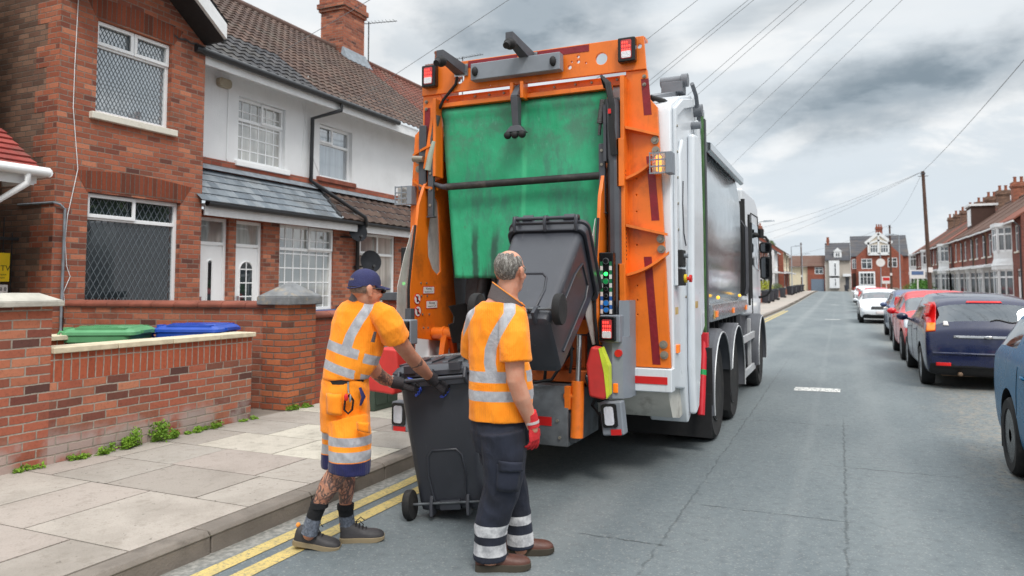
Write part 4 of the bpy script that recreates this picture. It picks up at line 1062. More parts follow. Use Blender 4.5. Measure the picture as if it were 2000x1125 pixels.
mk('curtain_arm', MB().hexa([(-3.46, YR - .09, 3.32), (-3.43, YR - .09, 3.32), (-3.43, YR - .02, 3.32), (-3.46, YR - .02, 3.32), (-3.56, YR - .09, 2.7), (-3.52, YR - .09, 2.7), (-3.52, YR - .02, 2.7), (-3.56, YR - .02, 2.7)]), M_OR, T, bevel=.004)
mk('curtain_arm', MB().hexa([(-1.765, YR - .1, 2.72), (-1.74, YR - .1, 2.72), (-1.74, YR - .02, 2.72), (-1.765, YR - .02, 2.72), (-1.755, YR - .1, 3.32), (-1.735, YR - .1, 3.32), (-1.735, YR - .02, 3.32), (-1.755, YR - .02, 3.32)]), M_OR, T, bevel=.004)
mk('arm_stay', MB().prism(rrect(-3.62, -3.54, 2.5, 3.12, .02), 'y', YR - .07, YR - .04), M_DKG, T, bevel=.005)
mk('stay_pin', MB().cyl((-3.66, YR - .1, 2.8), (-3.55, YR - .1, 2.79), .03, 12), M_BOLT, T, smooth=50)
# --- central buffer rod
rd = MB().hexa([(-2.625, YR - .12, 3.0), (-2.565, YR - .12, 3.0), (-2.565, YR - .05, 3.0), (-2.625, YR - .05, 3.0), (-2.63, YR - .16, 3.28), (-2.56, YR - .16, 3.28), (-2.56, YR - .06, 3.28), (-2.63, YR - .06, 3.28)])
rd.hexa([(-2.63, YR - .16, 3.28), (-2.56, YR - .16, 3.28), (-2.56, YR - .06, 3.28), (-2.63, YR - .06, 3.28), (-2.62, YR - .06, 3.40), (-2.57, YR - .06, 3.40), (-2.57, YR - .0, 3.40), (-2.62, YR - .0, 3.40)])
rd.hexa([(-2.69, YR - .14, 2.96), (-2.50, YR - .14, 2.96), (-2.50, YR - .04, 2.96), (-2.69, YR - .04, 2.96), (-2.64, YR - .13, 3.02), (-2.55, YR - .13, 3.02), (-2.55, YR - .05, 3.02), (-2.64, YR - .05, 3.02)])
bf = mk('buffer_arm', rd, M_DKG, T, bevel=.008)
mk('buffer', MB().ell((-2.665, YR - .13, 2.935), .035, 12, 8).ell((-2.595, YR - .13, 2.935), .035, 12, 8).ell((-2.525, YR - .13, 2.935), .035, 12, 8), M_BLK, bf, smooth=60)
# --- dark grey lifting pillar on the right and its arm
px = [(-1.755, YR - .10), (-1.72, YR - .16), (-1.68, YR - .17), (-1.645, YR - .15), (-1.625, YR - .09), (-1.625, YR), (-1.755, YR)]
mk('lift_pillar', MB().loft([[(x, y, z) for x, y in px] for z in (1.12, 2.62)]), M_DKG, T, smooth=40)
mk('arm_cover', MB().loft([[(x + .0 - .01 * k, y - .0, z) for x, y in px] for k, z in enumerate((2.62, 2.66, 3.1, 3.16))]).box(-1.78, -1.755, YR - .14, YR - .02, 2.64, 3.12), M_DKG, T, smooth=40)
hs = MB()
for k in range(3):
    o = k * .016
    hs.tube([(-1.80 + o, YR - .02, 3.30), (-1.785 + o, YR - .16, 3.36 - o), (-1.735 + o, YR - .2, 3.28), (-1.70 + o * .8, YR - .2, 3.1), (-1.705 + o * .8, YR - .19, 2.9), (-1.69 + o, YR - .18, 2.68)], .013, 6)
mk('hydraulic_hose', hs, M_BLK, T, smooth=60)
mk('hose_tag', MB().box(-1.715, -1.69, YR - .218, YR - .212, 3.02, 3.06), M_REDR, T)
lo = [(-1.80, YR - .14), (-1.77, YR - .24), (-1.68, YR - .27), (-1.60, YR - .24), (-1.56, YR - .16), (-1.555, YR), (-1.80, YR)]
mk('lower_housing', MB().loft([[(x, y, z) for x, y in lo] for z in (.70, .72, 1.16, 1.19)]), M_MIDG, T, smooth=35)
mk('pillar_foot', MB().loft([[(x * 1 + 0, y, z) for x, y in [(-1.64, YR - .2), (-1.56, YR - .17), (-1.555, YR), (-1.64, YR)]] for z in (1.19, 1.48)]), M_MIDG, T, smooth=35)
# --- side guards with windows
GO = [WX(u, v, -3.55) for u, v in ((872, 318), (858, 316), (842, 336), (826, 366), (816, 400), (812, 440), (805, 500), (799, 560), (799, 610), (806, 660), (880, 668), (892, 640), (885, 560), (878, 470))]
GO = [(p.y, p.z) for p in GO]; GW = [WX(u, v, -3.55) for u, v in ((848, 384), (838, 420), (833, 465), (834, 500), (842, 525), (852, 537), (858, 530), (857, 480), (855, 430), (853, 395))]
GW = [(p.y, p.z) for p in GW]
for x, nm in ((-3.55, 0), (-1.80, 1)):
    gd = mk('side_guard', plate(GO, [GW], .03, .004, YZ(x)), M_OR, T, smooth=30)
    mk('guard_window', MB().prism(GW, 'x', x - .004, x + .004), M_CLR, gd)
    mk('edge_trim', MB().tube([(x, p[0] - .006, p[1]) for p in GO[5:10]], .012, 6), M_BLK, gd, smooth=60)
    # outer polycarbonate screen with a curved edge
    ps = [(GO[5][0] - .0, GO[5][1]), (GO[6][0] - .09, GO[6][1]), (GO[7][0] - .15, GO[7][1]), (GO[8][0] - .16, GO[8][1]), (GO[9][0] - .06, GO[9][1]), (GO[9][0] + .02, GO[9][1]), (GO[7][0] + .01, GO[7][1])]
    sc = mk('guard_screen', MB().prism(ps, 'x', x - .03, x - .024), M_CLR, gd)
gx = -3.534
def lab(us, name, m, parent=T):
    (u0, v0), (u1, v1) = us; a, b_ = WX(u0, v0, gx), WX(u1, v1, gx)
    return MB().box(gx, gx + .002, a.y, b_.y, b_.z, a.z), a, b_
for us in (((826, 559), (848, 574)), ((832, 587), (854, 602))):
    mb, a, b_ = lab(us, '', None); L = mk('warning_label', mb, M_REDR, T)
    i = .006; mk('label_face', MB().box(gx + .002, gx + .003, a.y + i, b_.y - i, b_.z + i, a.z - i), M_SIGNW, L)
    yc, zc = (a.y + b_.y) / 2, (a.z + b_.z) / 2
    mk('lettering', text_mb('Warning:', .03, face_M((gx + .0032, yc, zc + .014), (0, 1, 0), (0, 0, 1)), .0004).join(text_mb('Keep away from the lift', .015, face_M((gx + .0032, yc, zc - .016), (0, 1, 0), (0, 0, 1)), .0004)), M_BLKT, L)
for (u, v) in ((815, 584), (816, 608)):
    p = WX(u, v, gx); r = .052; ry = .06
    S = mk('prohibition_sign', MB().prism(circle(p.y, p.z, ry, 24, r), 'x', gx, gx + .002), M_REDR, T)
    mk('sign_face', MB().prism(circle(p.y, p.z, ry * .84, 24, r * .84), 'x', gx + .002, gx + .0028), M_SIGNW, S)
    hand = MB().prism(rrect(p.y - .014, p.y + .014, p.z - .028, p.z + .006, .006), 'x', gx + .0028, gx + .0034)
    for k in range(4): hand.prism(rrect(p.y - .014 + k * .0075, p.y - .008 + k * .0075, p.z + .004, p.z + .026, .002), 'x', gx + .0028, gx + .0035)
    mk('pictogram', hand, M_BLKT, S)
    q = .707 * .84; mk('sign_bar', MB().tube([(gx + .0036, p.y - ry * q, p.z + r * q), (gx + .0036, p.y + ry * q, p.z - r * q)], .006, 6), M_REDR, S)
rv = MB()
for (u, v) in ((822, 553), (833, 553), (823, 578), (834, 578), (825, 614), (838, 614), (827, 640), (836, 640)):
    p = WX(u, v, gx); rv.cyl((gx, p.y, p.z), (gx + .006, p.y, p.z), .01, 8)
mk('rivet', rv, M_BOLT, T)
# left lift boss and strut
p = WX(852, 650, -3.5)
bs_ = mk('lift_boss', MB().cyl((-3.53, p.y, p.z), (-3.32, p.y, p.z), .055, 16).cyl((-3.42, p.y, p.z), (-3.40, p.y, p.z), .065, 16).cyl((-3.32, p.y, p.z), (-3.28, p.y, p.z), .04, 14), M_OR, T, smooth=40)
mk('lift_strut', MB().hexa([(-3.44, p.y - .12, .7), (-3.40, p.y - .12, .7), (-3.40, p.y - .04, .7), (-3.44, p.y - .04, .7), (-3.42, p.y - .05, p.z), (-3.36, p.y - .05, p.z), (-3.36, p.y + .05, p.z), (-3.42, p.y + .05, p.z)]), M_OR, T, bevel=.005)
mk('lift_strut', MB().hexa([(-3.38, p.y + .1, .8), (-3.33, p.y + .1, .8), (-3.33, p.y + .18, .8), (-3.38, p.y + .18, .8), (-3.38, p.y - .02, p.z), (-3.33, p.y - .02, p.z), (-3.33, p.y + .06, p.z), (-3.38, p.y + .06, p.z)]), M_ORD, T, bevel=.005)
# --- hopper
M_DIN = mat('hopper_interior', C(58, 58, 58), .7, var=.3, vs=5, dirt=.7, dcol=C(30, 28, 26))
mk('hopper_inside', MB().box(-3.5, -1.82, 6.75, 6.8, .6, 3.3).box(-1.82, -1.78, 6.15, 6.8, .6, 3.3).box(-3.5, -1.82, 6.1, 6.75, .6, .9), M_DIN, T)
pk = MB()
for x in (-3.25, -3.05, -2.6, -2.2): pk.tube([(x, 6.62, 1.75), (x + .05, 6.35, 1.25), (x + .06, 6.2, 1.0)], [.07, .06, .05], 10)
pk.hexa([(-3.45, 6.5, .9), (-1.85, 6.5, .9), (-1.85, 6.7, .9), (-3.45, 6.7, .9), (-3.45, 6.6, 1.8), (-1.85, 6.6, 1.8), (-1.85, 6.7, 1.8), (-3.45, 6.7, 1.8)])
mk('packer_blade', pk, M_HOP, T, smooth=40)
fl = [WX(u, v, -3.25) for u, v in ((876, 598), (908, 592), (915, 600), (915, 668), (884, 670), (876, 634), (885, 630), (886, 618))]
mk('rubber_flap', MB().prism([(q.y, q.z) for q in fl], 'x', -3.255, -3.24), mat('dark_flap', C(34, 32, 32), .5, var=.2), T, bevel=.003)
mk('hopper_sill', MB().box(-3.5, -1.86, 5.78, 6.1, .80, .90), M_ORD, T, bevel=.008)
hb = MB().prism([(5.52, .33), (5.52, .60), (5.64, .79), (6.15, .79), (6.15, .33)], 'x', -3.2, -1.985).prism([(5.56, .36), (5.56, .58), (5.66, .77), (6.15, .77), (6.15, .36)], 'x', -1.985, -1.93)
hx_ = mk('hopper_box', hb, M_HOP, T, bevel=.006)
mk('reflective_tape', MB().box(-2.75, -2.12, 5.516, 5.52, .485, .555), M_REDR, hx_)
mk('bolt', MB().cyl((-2.07, 5.52, .53), (-2.07, 5.505, .53), .012, 8).cyl((-2.05, 5.52, .40), (-2.05, 5.505, .40), .012, 8), M_BOLT, hx_)
# comb lift bar and machinery
cb = MB().prism([(-2.95, 1.20), (-1.92, 1.20), (-1.82, 1.32), (-1.80, 1.62), (-1.84, 1.62), (-1.93, 1.46), (-2.95, 1.46)], 'y', 5.80, 5.83)
lb = mk('lift_comb', cb, M_OR, T, bevel=.004)
mk('reflective_tape', MB().box(-2.9, -1.86, 5.795, 5.80, 1.32, 1.385), M_TAPE, lb)
cmb = MB()
for k in range(14): cmb.prism([(-2.9 + k * .07, 1.46), (-2.86 + k * .07, 1.46), (-2.88 + k * .07, 1.53)], 'y', 5.79, 5.84)
mk('comb_teeth', cmb, M_DKG, lb)
mk('clamp', MB().box(-2.06, -2.0, 5.68, 5.79, 1.36, 1.52).cyl((-2.08, 5.70, 1.42), (-1.98, 5.70, 1.42), .035, 10), M_DKG, lb, bevel=.004)
mc = MB().box(-2.95, -1.95, 5.86, 5.92, .92, 1.18)
for x in (-2.15, -2.35, -2.8): mc.hexa([(x - .02, 5.72, .9), (x + .02, 5.72, .9), (x + .02, 5.9, .9), (x - .02, 5.9, .9), (x - .02, 5.78, 1.2), (x + .02, 5.78, 1.2), (x + .02, 5.9, 1.2), (x - .02, 5.9, 1.2)])
mk('lift_frame', mc, M_ORD, T, bevel=.006)
mk('hydraulic_hose', MB().tube([(-2.25, 5.7, .82), (-2.2, 5.6, .95), (-2.05, 5.62, 1.15), (-2.02, 5.75, 1.3)], .014, 6).tube([(-2.5, 5.65, .84), (-2.35, 5.6, .80), (-2.15, 5.6, .84), (-1.98, 5.65, 1.1)], .014, 6).tube([(-2.0, 5.62, .9), (-1.97, 5.58, 1.0), (-1.99, 5.62, 1.16)], .012, 6), M_BLK, T, smooth=60)
cy = mk('lift_cylinder', MB().cyl((-1.925, 5.56, .40), (-1.925, 5.60, .84), .052, 16).box(-2.02, -1.97, 5.54, 5.6, .62, .80).cyl((-2.03, 5.57, .72), (-1.9, 5.57, .72), .025, 10), M_OR, T, bevel=.003)
mk('piston_rod', MB().cyl((-1.925, 5.60, .84), (-1.925, 5.64, 1.2), .022, 12), M_STEEL, cy, smooth=60)
# --- control panel, lamps and pads on the right
bp = mk('button_panel', MB().box(-1.785, -1.665, YR - .27, YR - .19, 1.36, 1.87), M_BLKG, T, bevel=.008)
ck = MB(); cg_ = MB(); cbl = MB(); yb = YR - .2705
for s_ in (-1.774, -1.699):
    for k in range(12):
        tgt = cg_ if k % 2 else ck
        if k < 4 and k % 2: tgt = cbl
        tgt.box(s_, s_ + .022, yb - .001, yb, 1.375 + k * .035, 1.41 + k * .035)
mk('check_white', ck, M_SIGNW, bp); mk('check_green', cg_, mat('label_green', C(30, 110, 70), .5), bp); mk('check_blue', cbl, mat('label_blue', C(40, 96, 170), .5), bp)
for z, r, m in ((1.80, .026, M_BLKG), (1.695, .018, M_LEDG), (1.635, .026, mat('green_button', C(30, 150, 80), .3)), (1.575, .016, M_BLKG), (1.52, .016, M_BLKG), (1.46, .026, mat('blue_button', C(40, 120, 200), .3)), (1.405, .024, mat('blue_button', C(40, 120, 200)))):
    b_ = mk('button', MB().cyl((-1.725, yb - .016, z), (-1.725, yb, z), r * .8, 14), m, bp, smooth=40)
    mk('bezel', MB().cyl((-1.725, yb - .008, z), (-1.725, yb - .0012, z), r, 16), M_STEEL, b_, smooth=40)
fr2 = mk('lamp_housing', MB().box(-1.775, -1.605, YR - .30, YR - .17, 1.145, 1.365), M_MIDG, T, bevel=.012)
led_lamp(-1.77, -1.635, 1.155, 1.355, YR - .335, white=True)
fm_ = Matrix.Rotation(.12, 4, 'Y')
pad = MB().prism([(-.10, -.21), (.02, -.25), (.06, -.22), (.09, .05), (.05, .22), (-.03, .24), (-.09, .08)], 'y', -.09, .05)
pm = TX((-1.755, YR - .36, .92)) @ Matrix.Diagonal((.95, 1, .86, 1)) @ Matrix.Rotation(math.radians(6), 4, 'Z') @ Matrix.Rotation(-.12, 4, 'Y')
pd = mk('red_buffer_pad', pad.xf(pm), mat('red_foam', C(200, 52, 48), .55, var=.08, dirt=.2), T, bevel=.02, seg=3)
mk('lime_face', MB().prism([(.045, -.24), (.071, -.208), (.098, .05), (.058, .224), (.035, .215), (.052, 0)], 'y', -.094, .03).xf(pm), mat('lime_reflective', C(206, 220, 60), .45, bump=.4, bs=120), pd)
mk('black_pad_lamp', MB().ell((-.10, -.06, -.06), (.02, .03, .06), 10, 8).xf(pm), M_BLKG, pd, smooth=60)
hm = TX((-1.68, YR - .30, .555)) @ Matrix.Rotation(-.10, 4, 'Y')
hl_ = mk('reversing_lamp', MB().box(-.085, .095, -.02, .10, -.14, .125).xf(hm), M_MIDG, T, bevel=.015)
mk('bezel', MB().prism(rrect(-.07, .055, -.075, .11, .02), 'y', -.035, -.02).xf(hm), M_BLKG, hl_, smooth=30)
mk('lens', MB().prism(rrect(-.045, .03, -.055, .09, .02), 'y', -.045, -.035).xf(hm), mat('lit_white_lamp', C(205, 208, 216), .2, em=.06, bump=1, bs=80), hl_, smooth=30)
mk('reflector', MB().box(-.01, .075, -.026, -.02, -.135, -.09).xf(hm), M_REDR, hl_)
mk('hydraulic_hose', MB().tube([(-1.82, YR - .2, .72), (-1.84, YR - .3, .64), (-1.78, YR - .32, .58), (-1.73, YR - .2, .62)], .013, 6), M_BLK, T, smooth=60)
mk('housing_button', MB().cyl((-1.63, YR - .275, 1.06), (-1.63, YR - .245, 1.06), .03, 14), M_REDR, T, smooth=50)
mk('marker_lamp', MB().box(-1.675, -1.635, YR - .275, YR - .255, .745, .82), M_AMB, T, bevel=.006)
# left-hand lamp and pad, seen between the man and the bin
p0 = W(762, 720, 6.1)
pd2 = MB().prism([(-.16, -.18), (.10, -.2), (.14, .02), (.12, .17), (-.06, .18), (-.16, .02)], 'y', -.1, .1)
mk('red_buffer_pad', pd2.xf(TX(p0)), mat('red_foam'), T, bevel=.02, seg=3)
p1 = W(783, 812, 6.25)
l2 = mk('reversing_lamp', MB().box(-.085, .085, -.02, .1, -.13, .12).xf(TX(p1)), M_MIDG, T, bevel=.015)
mk('bezel', MB().prism(rrect(-.07, .06, -.075, .11, .02), 'y', -.035, -.02).xf(TX(p1)), M_BLKG, l2, smooth=30)
mk('lens', MB().prism(rrect(-.045, .035, -.055, .09, .02), 'y', -.045, -.035).xf(TX(p1)), mat('lit_white_lamp'), l2, smooth=30)
mk('reflector', MB().box(-.06, .06, -.026, -.02, -.125, -.085).xf(TX(p1)), M_REDR, l2)
mk('lamp_post', MB().box(p1.x - .03, p1.x + .03, p1.y + .1, p1.y + .16, p1.z - .1, 1.4), M_DKG, T)
p2 = W(786, 650, 6.2)
mk('lamp_housing', MB().box(p2.x - .1, p2.x + .08, p2.y, p2.y + .12, p2.z - .1, p2.z + .11), M_MIDG, T, bevel=.012)
led_lamp(p2.x - .07, p2.x + .07, p2.z - .09, p2.z + .1, p2.y - .03)
bpl = mk('button_panel', MB().box(-3.66, -3.6, YR - .3, YR - .1, 1.5, 1.95), M_BLKG, T, bevel=.006)
mk('button', MB().ell((-3.62, YR - .31, 1.62), .016, 12, 8), M_LEDG, bpl)

# --- white tailgate body
SW = -1.255
ol = [(6.07, 3.06), (6.11, 3.14), (6.45, 3.28), (7.02, 3.42), (7.3, 3.36), (7.45, 3.05), (7.5, 2.2), (7.5, 1.15), (7.2, 1.08), (6.98, .95), (6.84, .45), (6.66, .38), (6.60, .5), (6.52, .70), (6.08, .76)]
mk('tailgate_side', MB().prism(ol, 'x', -1.60, SW), M_WH, T, bevel=.02, seg=3)
mk('tailgate_side', MB().prism(ol, 'x', -3.74, -3.58), M_WH, T, bevel=.02)
mk('tailgate_roof', MB().prism([(6.2, 3.15), (6.45, 3.24), (7.02, 3.38), (7.3, 3.32), (7.3, 3.2), (6.2, 3.05)], 'x', -3.58, -1.6), M_WH, T)
mk('hopper_belly', MB().prism([(6.07, .80), (6.05, .70), (6.2, .50), (6.5, .45), (6.9, .5), (7.1, .9), (6.8, .95)], 'x', -3.56, -1.30), M_WHD, T, smooth=50)
# pressings on the tailgate flank
fl = MB()
fl.prism([(6.13, 3.1), (6.46, 3.25), (7.0, 3.38), (7.0, 3.3), (6.5, 3.17), (6.2, 3.04), (6.2, 1.6), (6.12, 1.6)], 'x', SW, SW + .03)
mk('flank_frame', fl, M_WH, T, bevel=.008)
mk('flank_pressing', MB().prism([(6.78, 3.0), (7.0, 3.02), (7.02, 1.9), (6.98, .95), (6.82, .5), (6.68, .45), (6.62, .9), (6.66, 1.9)], 'x', SW, SW + .07), M_WH, T, bevel=.03, seg=3)
mk('flank_pressing', MB().prism([(6.28, 2.74), (6.38, 2.88), (6.5, 2.88), (6.56, 2.7), (6.54, 1.9), (6.44, 1.75), (6.32, 1.78), (6.27, 1.95)], 'x', SW, SW + .04), M_WH, T, bevel=.025, seg=3)
mk('flank_pressing', MB().prism([(7.1, 3.2), (7.24, 3.18), (7.3, 2.2), (7.3, 1.2), (7.12, 1.12), (7.08, 2.0)], 'x', SW, SW + .05), M_WH, T, bevel=.02, seg=3)
mk('flank_recess', MB().tube([(SW + .042, 6.33, 2.5), (SW + .042, 6.30, 2.3), (SW + .042, 6.33, 2.05), (SW + .042, 6.42, 1.95)], .008, 5), M_DKG, T)
rv = MB()
for k in range(7): rv.cyl((SW + .03, 6.16, 2.95 - k * .22), (SW + .038, 6.16, 2.95 - k * .22), .012, 8)
for k in range(5): rv.cyl((SW + .0, 6.6, 2.7 - k * .3), (SW + .01, 6.6, 2.7 - k * .3), .012, 8)
mk('rivet', rv, M_BOLT, T)
sw = mk('switch_box', MB().box(SW, SW + .07, 6.13, 6.27, 1.60, 1.74).box(SW, SW + .07, 6.13, 6.27, 1.76, 1.90), M_BLK, T, bevel=.008)
mk('emergency_button', MB().cyl((SW + .07, 6.2, 1.66), (SW + .11, 6.2, 1.66), .016, 10).cyl((SW + .11, 6.2, 1.66), (SW + .13, 6.2, 1.66), .032, 14), M_REDR, sw, smooth=40)
mk('collar', MB().cyl((SW + .07, 6.2, 1.66), (SW + .09, 6.2, 1.66), .036, 12), mat('yellow_collar', C(220, 190, 40), .5), sw, smooth=40)
mk('knob', MB().cyl((SW + .07, 6.2, 1.85), (SW + .1, 6.2, 1.85), .02, 10), M_MIDG, sw, smooth=40)
M_GOLD = mat('gold_tape', C(188, 156, 84), .4)
mk('gold_tape', MB().box(SW + .0001, SW + .002, 6.14, 6.26, 1.36, 1.42), M_GOLD, T); mk('gold_tape', MB().box(SW + .07, SW + .073, 6.68, 6.80, 1.40, 1.46), M_GOLD, T)
mk('marker_lamp', MB().box(SW, SW + .02, 6.15, 6.24, 1.04, 1.11), M_AMB, T, bevel=.005)
rp = mk('rear_skirt', MB().box(-1.58, SW + .001, 5.97, 6.1, .735, .925), M_WH, T, bevel=.01)
mk('reflective_tape', MB().box(-1.56, -1.29, 5.965, 5.97, .80, .86), M_REDR, rp)
# hinges, hoses and catches on the tailgate roof
M_HINGE = mat('hinge_grey', C(110, 114, 120), .5, var=.12)
mk('roof_hinge', MB().hexa([(-1.7, 6.2, 3.2), (-1.45, 6.2, 3.2), (-1.35, 6.95, 3.40), (-1.55, 6.95, 3.40), (-1.7, 6.2, 3.24), (-1.45, 6.2, 3.24), (-1.35, 6.95, 3.46), (-1.55, 6.95, 3.46)]).box(-1.5, -1.3, 6.82, 7.0, 3.42, 3.52).cyl((-1.52, 6.9, 3.54), (-1.28, 6.9, 3.54), .05, 12).cyl((-1.32, 6.9, 3.54), (-1.26, 6.9, 3.54), .065, 12), M_HINGE, T, bevel=.004)
mk('catch', MB().cyl((SW - .05, 7.16, 3.30), (SW + .08, 7.16, 3.30), .06, 14).cyl((SW, 7.0, 3.12), (SW + .09, 7.0, 3.12), .035, 12).tube([(SW + .03, 6.9, 3.5), (SW + .04, 7.05, 3.42), (SW + .04, 7.2, 3.2), (SW + .03, 7.18, 2.95)], .02, 8), M_HINGE, T, smooth=40)
mk('hydraulic_hose', MB().tube([(-1.5, 6.15, 3.12), (-1.42, 6.1, 3.2), (-1.34, 6.2, 3.18), (-1.3, 6.3, 3.15)], .025, 8), M_BLK, T, smooth=60)
# --- main body
M_GRE = mat('green_edge_trim', C(58, 98, 48), .6, var=.35, vs=10)
mk('body_frame', MB().prism([(7.5, 1.12), (7.78, 1.12), (7.80, 3.30), (7.72, 3.44), (7.5, 3.40)], 'x', -3.72, SW + .01), M_WH, T, bevel=.01)
mk('frame_slot', MB().prism([(7.6, 3.02), (7.7, 3.02), (7.7, 3.22), (7.66, 3.26), (7.6, 3.1)], 'x', SW + .01, SW + .014), M_DKG, T)
mk('edge_trim', MB().box(SW + .011, SW + .03, 7.46, 7.54, 1.1, 3.36), M_GRE, T)
mk('seal_strip', MB().box(SW + .011, SW + .04, 7.54, 7.62, .95, 3.3), M_DKG, T)
sec = [(-1.30, 1.40), (-1.262, 1.5), (-1.245, 2.1), (-1.25, 2.7), (-1.29, 3.02), (-1.40, 3.26), (-1.62, 3.38), (-2.5, 3.42), (-3.38, 3.38), (-3.6, 3.26), (-3.71, 3.02), (-3.75, 2.7), (-3.75, 1.4)]
secf = [(x + (-.05 if x > -2.5 else .05), z - .03) for x, z in sec]
mk('body_panel', MB().loft([[(x, y, z) for x, z in s_] for y, s_ in ((7.80, sec), (10.6, sec), (11.0, secf))]), M_POL, T, smooth=40)
gt_ = mk('body_rail', MB().prism([(SW + .02, 3.0), (SW + .06, 3.02), (SW + .06, 3.10), (SW - .02, 3.12), (SW - .06, 3.06)], 'y', 7.78, 10.62), M_POL, T, bevel=.006)
sk = mk('skirt', MB().prism([(-1.32, 1.40), (SW + .03, 1.40), (SW + .05, 1.32), (SW + .02, 1.22), (-1.32, 1.22)], 'y', 7.85, 11.0), mat('brushed_aluminium', C(186, 190, 194), .28, .85, var=.1, vs=3), T, bevel=.004)
for y in (8.05, 9.4, 10.75): mk('marker_lamp', MB().box(SW + .045, SW + .06, y - .07, y + .07, 1.265, 1.33), M_AMB, sk, bevel=.004)
mk('gold_tape', MB().box(SW + .046, SW + .05, 7.87, 7.97, 1.25, 1.34), M_GOLD, sk)
for y in (8.3, 10.2): mk('painted_glint_bead', MB().ell((SW + .03, y, 1.47), .02, 10, 8), mat('painted_glint', C(255, 190, 60), .3, em=1.4), sk, smooth=60)  # glowing beads stand in for reflections on the polished side, no lamps here
# --- chassis, wheels, mudguards
mk('chassis', MB().box(-3.45, -1.6, 7.0, 13.2, .62, 1.2).box(-3.3, -1.75, 6.6, 13.2, .72, 1.0), mat('chassis_black', C(30, 30, 32), .8, var=.2), T)
cl_ = MB()
for k in range(9): mk('cross_member', MB().box(-1.6, -1.33, 8.0 + k * .33, 8.05 + k * .33, 1.04, 1.21), mat('chassis_black'), T)
cl_.box(-1.6, -1.4, 10.1, 10.9, .45, 1.1).cyl((-1.55, 10.3, .75), (-1.55, 10.9, .75), .2, 14)
mk('underframe', cl_, mat('chassis_black'), T)
M_TYRE = mat('tyre_rubber', C(30, 30, 31), .85, var=.15, dirt=.5, dcol=C(70, 66, 60), ds=6, bump=.3, bs=60)
M_RIM = mat('steel_rim', C(150, 152, 154), .4, .6, var=.1, dirt=.4, dcol=C(80, 76, 70))
M_LIME = mat('lime_wheel_nut', C(190, 220, 40), .5)
def truckwheel(x, y, s, R=.5, w=.30, dual=False):
    prof = [(R * .58, 0), (R * .62, .02), (R * .92, .0), (R * .985, .03), (R, .07), (R, w - .07), (R * .985, w - .03), (R * .9, w), (R * .6, w)]
    t_ = MB().lathe([(r, x - s * q) for r, q in prof], (0, y, R), 'x', 40)
    for k in range(3): pass
    o = mk('wheel', t_, M_TYRE, T, smooth=35)
    rim = MB().lathe([(R * .60, x - s * .005), (R * .56, x - s * .03), (R * .5, x - s * .12), (R * .3, x - s * .10), (R * .26, x - s * .04), (R * .18, x - s * .03), (0.001, x - s * .03)], (0, y, R), 'x', 32)
    mk('rim', rim, M_RIM, o, smooth=35)
    nt_ = MB(); ni = MB()
    for k in range(10):
        a = 2 * PI * k / 10; c = (y + R * .4 * math.cos(a), R + R * .4 * math.sin(a))
        nt_.cyl((x - s * .11, *c), (x - s * .07, *c), .018, 6); ni.cyl((x - s * .07, *c), (x - s * .055, *c), .024, 6)
    mk('wheel_nut', nt_, M_BOLT, o); mk('nut_indicator', ni, M_LIME, o)
for y in (7.98, 9.28, 12.5):
    truckwheel(-1.20, y, 1, .5, .58 if y < 10 else .32); truckwheel(-3.78, y, -1, .5, .58 if y < 10 else .32)
M_MUD = mat('grey_mudguard', C(84, 86, 92), .55, var=.12, dirt=.3, dcol=C(60, 58, 54))
def mudguard(y, a0, a1, R=.62, x0=-1.14, x1=-1.85, z=.5):
    mb = MB(); n = 18; rings = []
    for k in range(n + 1):
        a = math.radians(a0 + (a1 - a0) * k / n); cy_, cz = math.cos(a), math.sin(a)
        rings.append([(x0, y + R * cy_, z + R * cz), (x0 - .03, y + (R + .03) * cy_, z + (R + .03) * cz), (x1, y + (R + .03) * cy_, z + (R + .03) * cz), (x1, y + R * cy_, z + R * cz)])
    o = mk('mudguard', mb.loft(rings), M_MUD, T, smooth=40)
    tr_ = [(x0 + .004, y + (R - .005) * math.cos(math.radians(a0 + (a1 - a0) * k / n)), z + (R - .005) * math.sin(math.radians(a0 + (a1 - a0) * k / n))) for k in range(n + 1)]
    mk('guard_edge', MB().tube(tr_, .008, 6), mat('pale_rail', C(196, 198, 200), .45, .3), o, smooth=60)
mudguard(7.98, 15, 195); mudguard(9.28, -15, 165); mudguard(12.5, -10, 190, .62, -1.16, -1.6)
mk('mud_flap', MB().box(-2.05, -1.15, 7.27, 7.285, .14, .56).box(-2.05, -1.14, 7.285, 7.30, .45, 1.0), M_BLK, T, bevel=.004)
mk('mud_flap', MB().box(-1.85, -1.15, 8.60, 8.612, .2, .75), M_BLK, T)
# red strut at the side
mk('tailgate_strut', MB().cyl((SW + .03, 7.34, 1.08), (SW + .03, 7.12, .38), .035, 12).box(SW - .02, SW + .07, 7.3, 7.4, 1.0, 1.14), mat('red_paint', C(206, 40, 52), .4), T, bevel=.004)
mk('strut_band', MB().cyl((SW + .03, 7.25, .79), (SW + .03, 7.235, .74), .037, 12), mat('green_button'), T)
# side rails
rr_ = MB().box(SW - .0, SW + .035, 10.0, 12.0, .80, .90).box(SW, SW + .035, 10.0, 12.0, .32, .42).box(SW - .05, SW, 10.2, 10.26, .3, 1.1).box(SW - .05, SW, 11.7, 11.76, .3, 1.1)
mk('side_rail', rr_, M_MIDG if False else mat('pale_rail', C(196, 198, 200), .45, .3), T, bevel=.005)
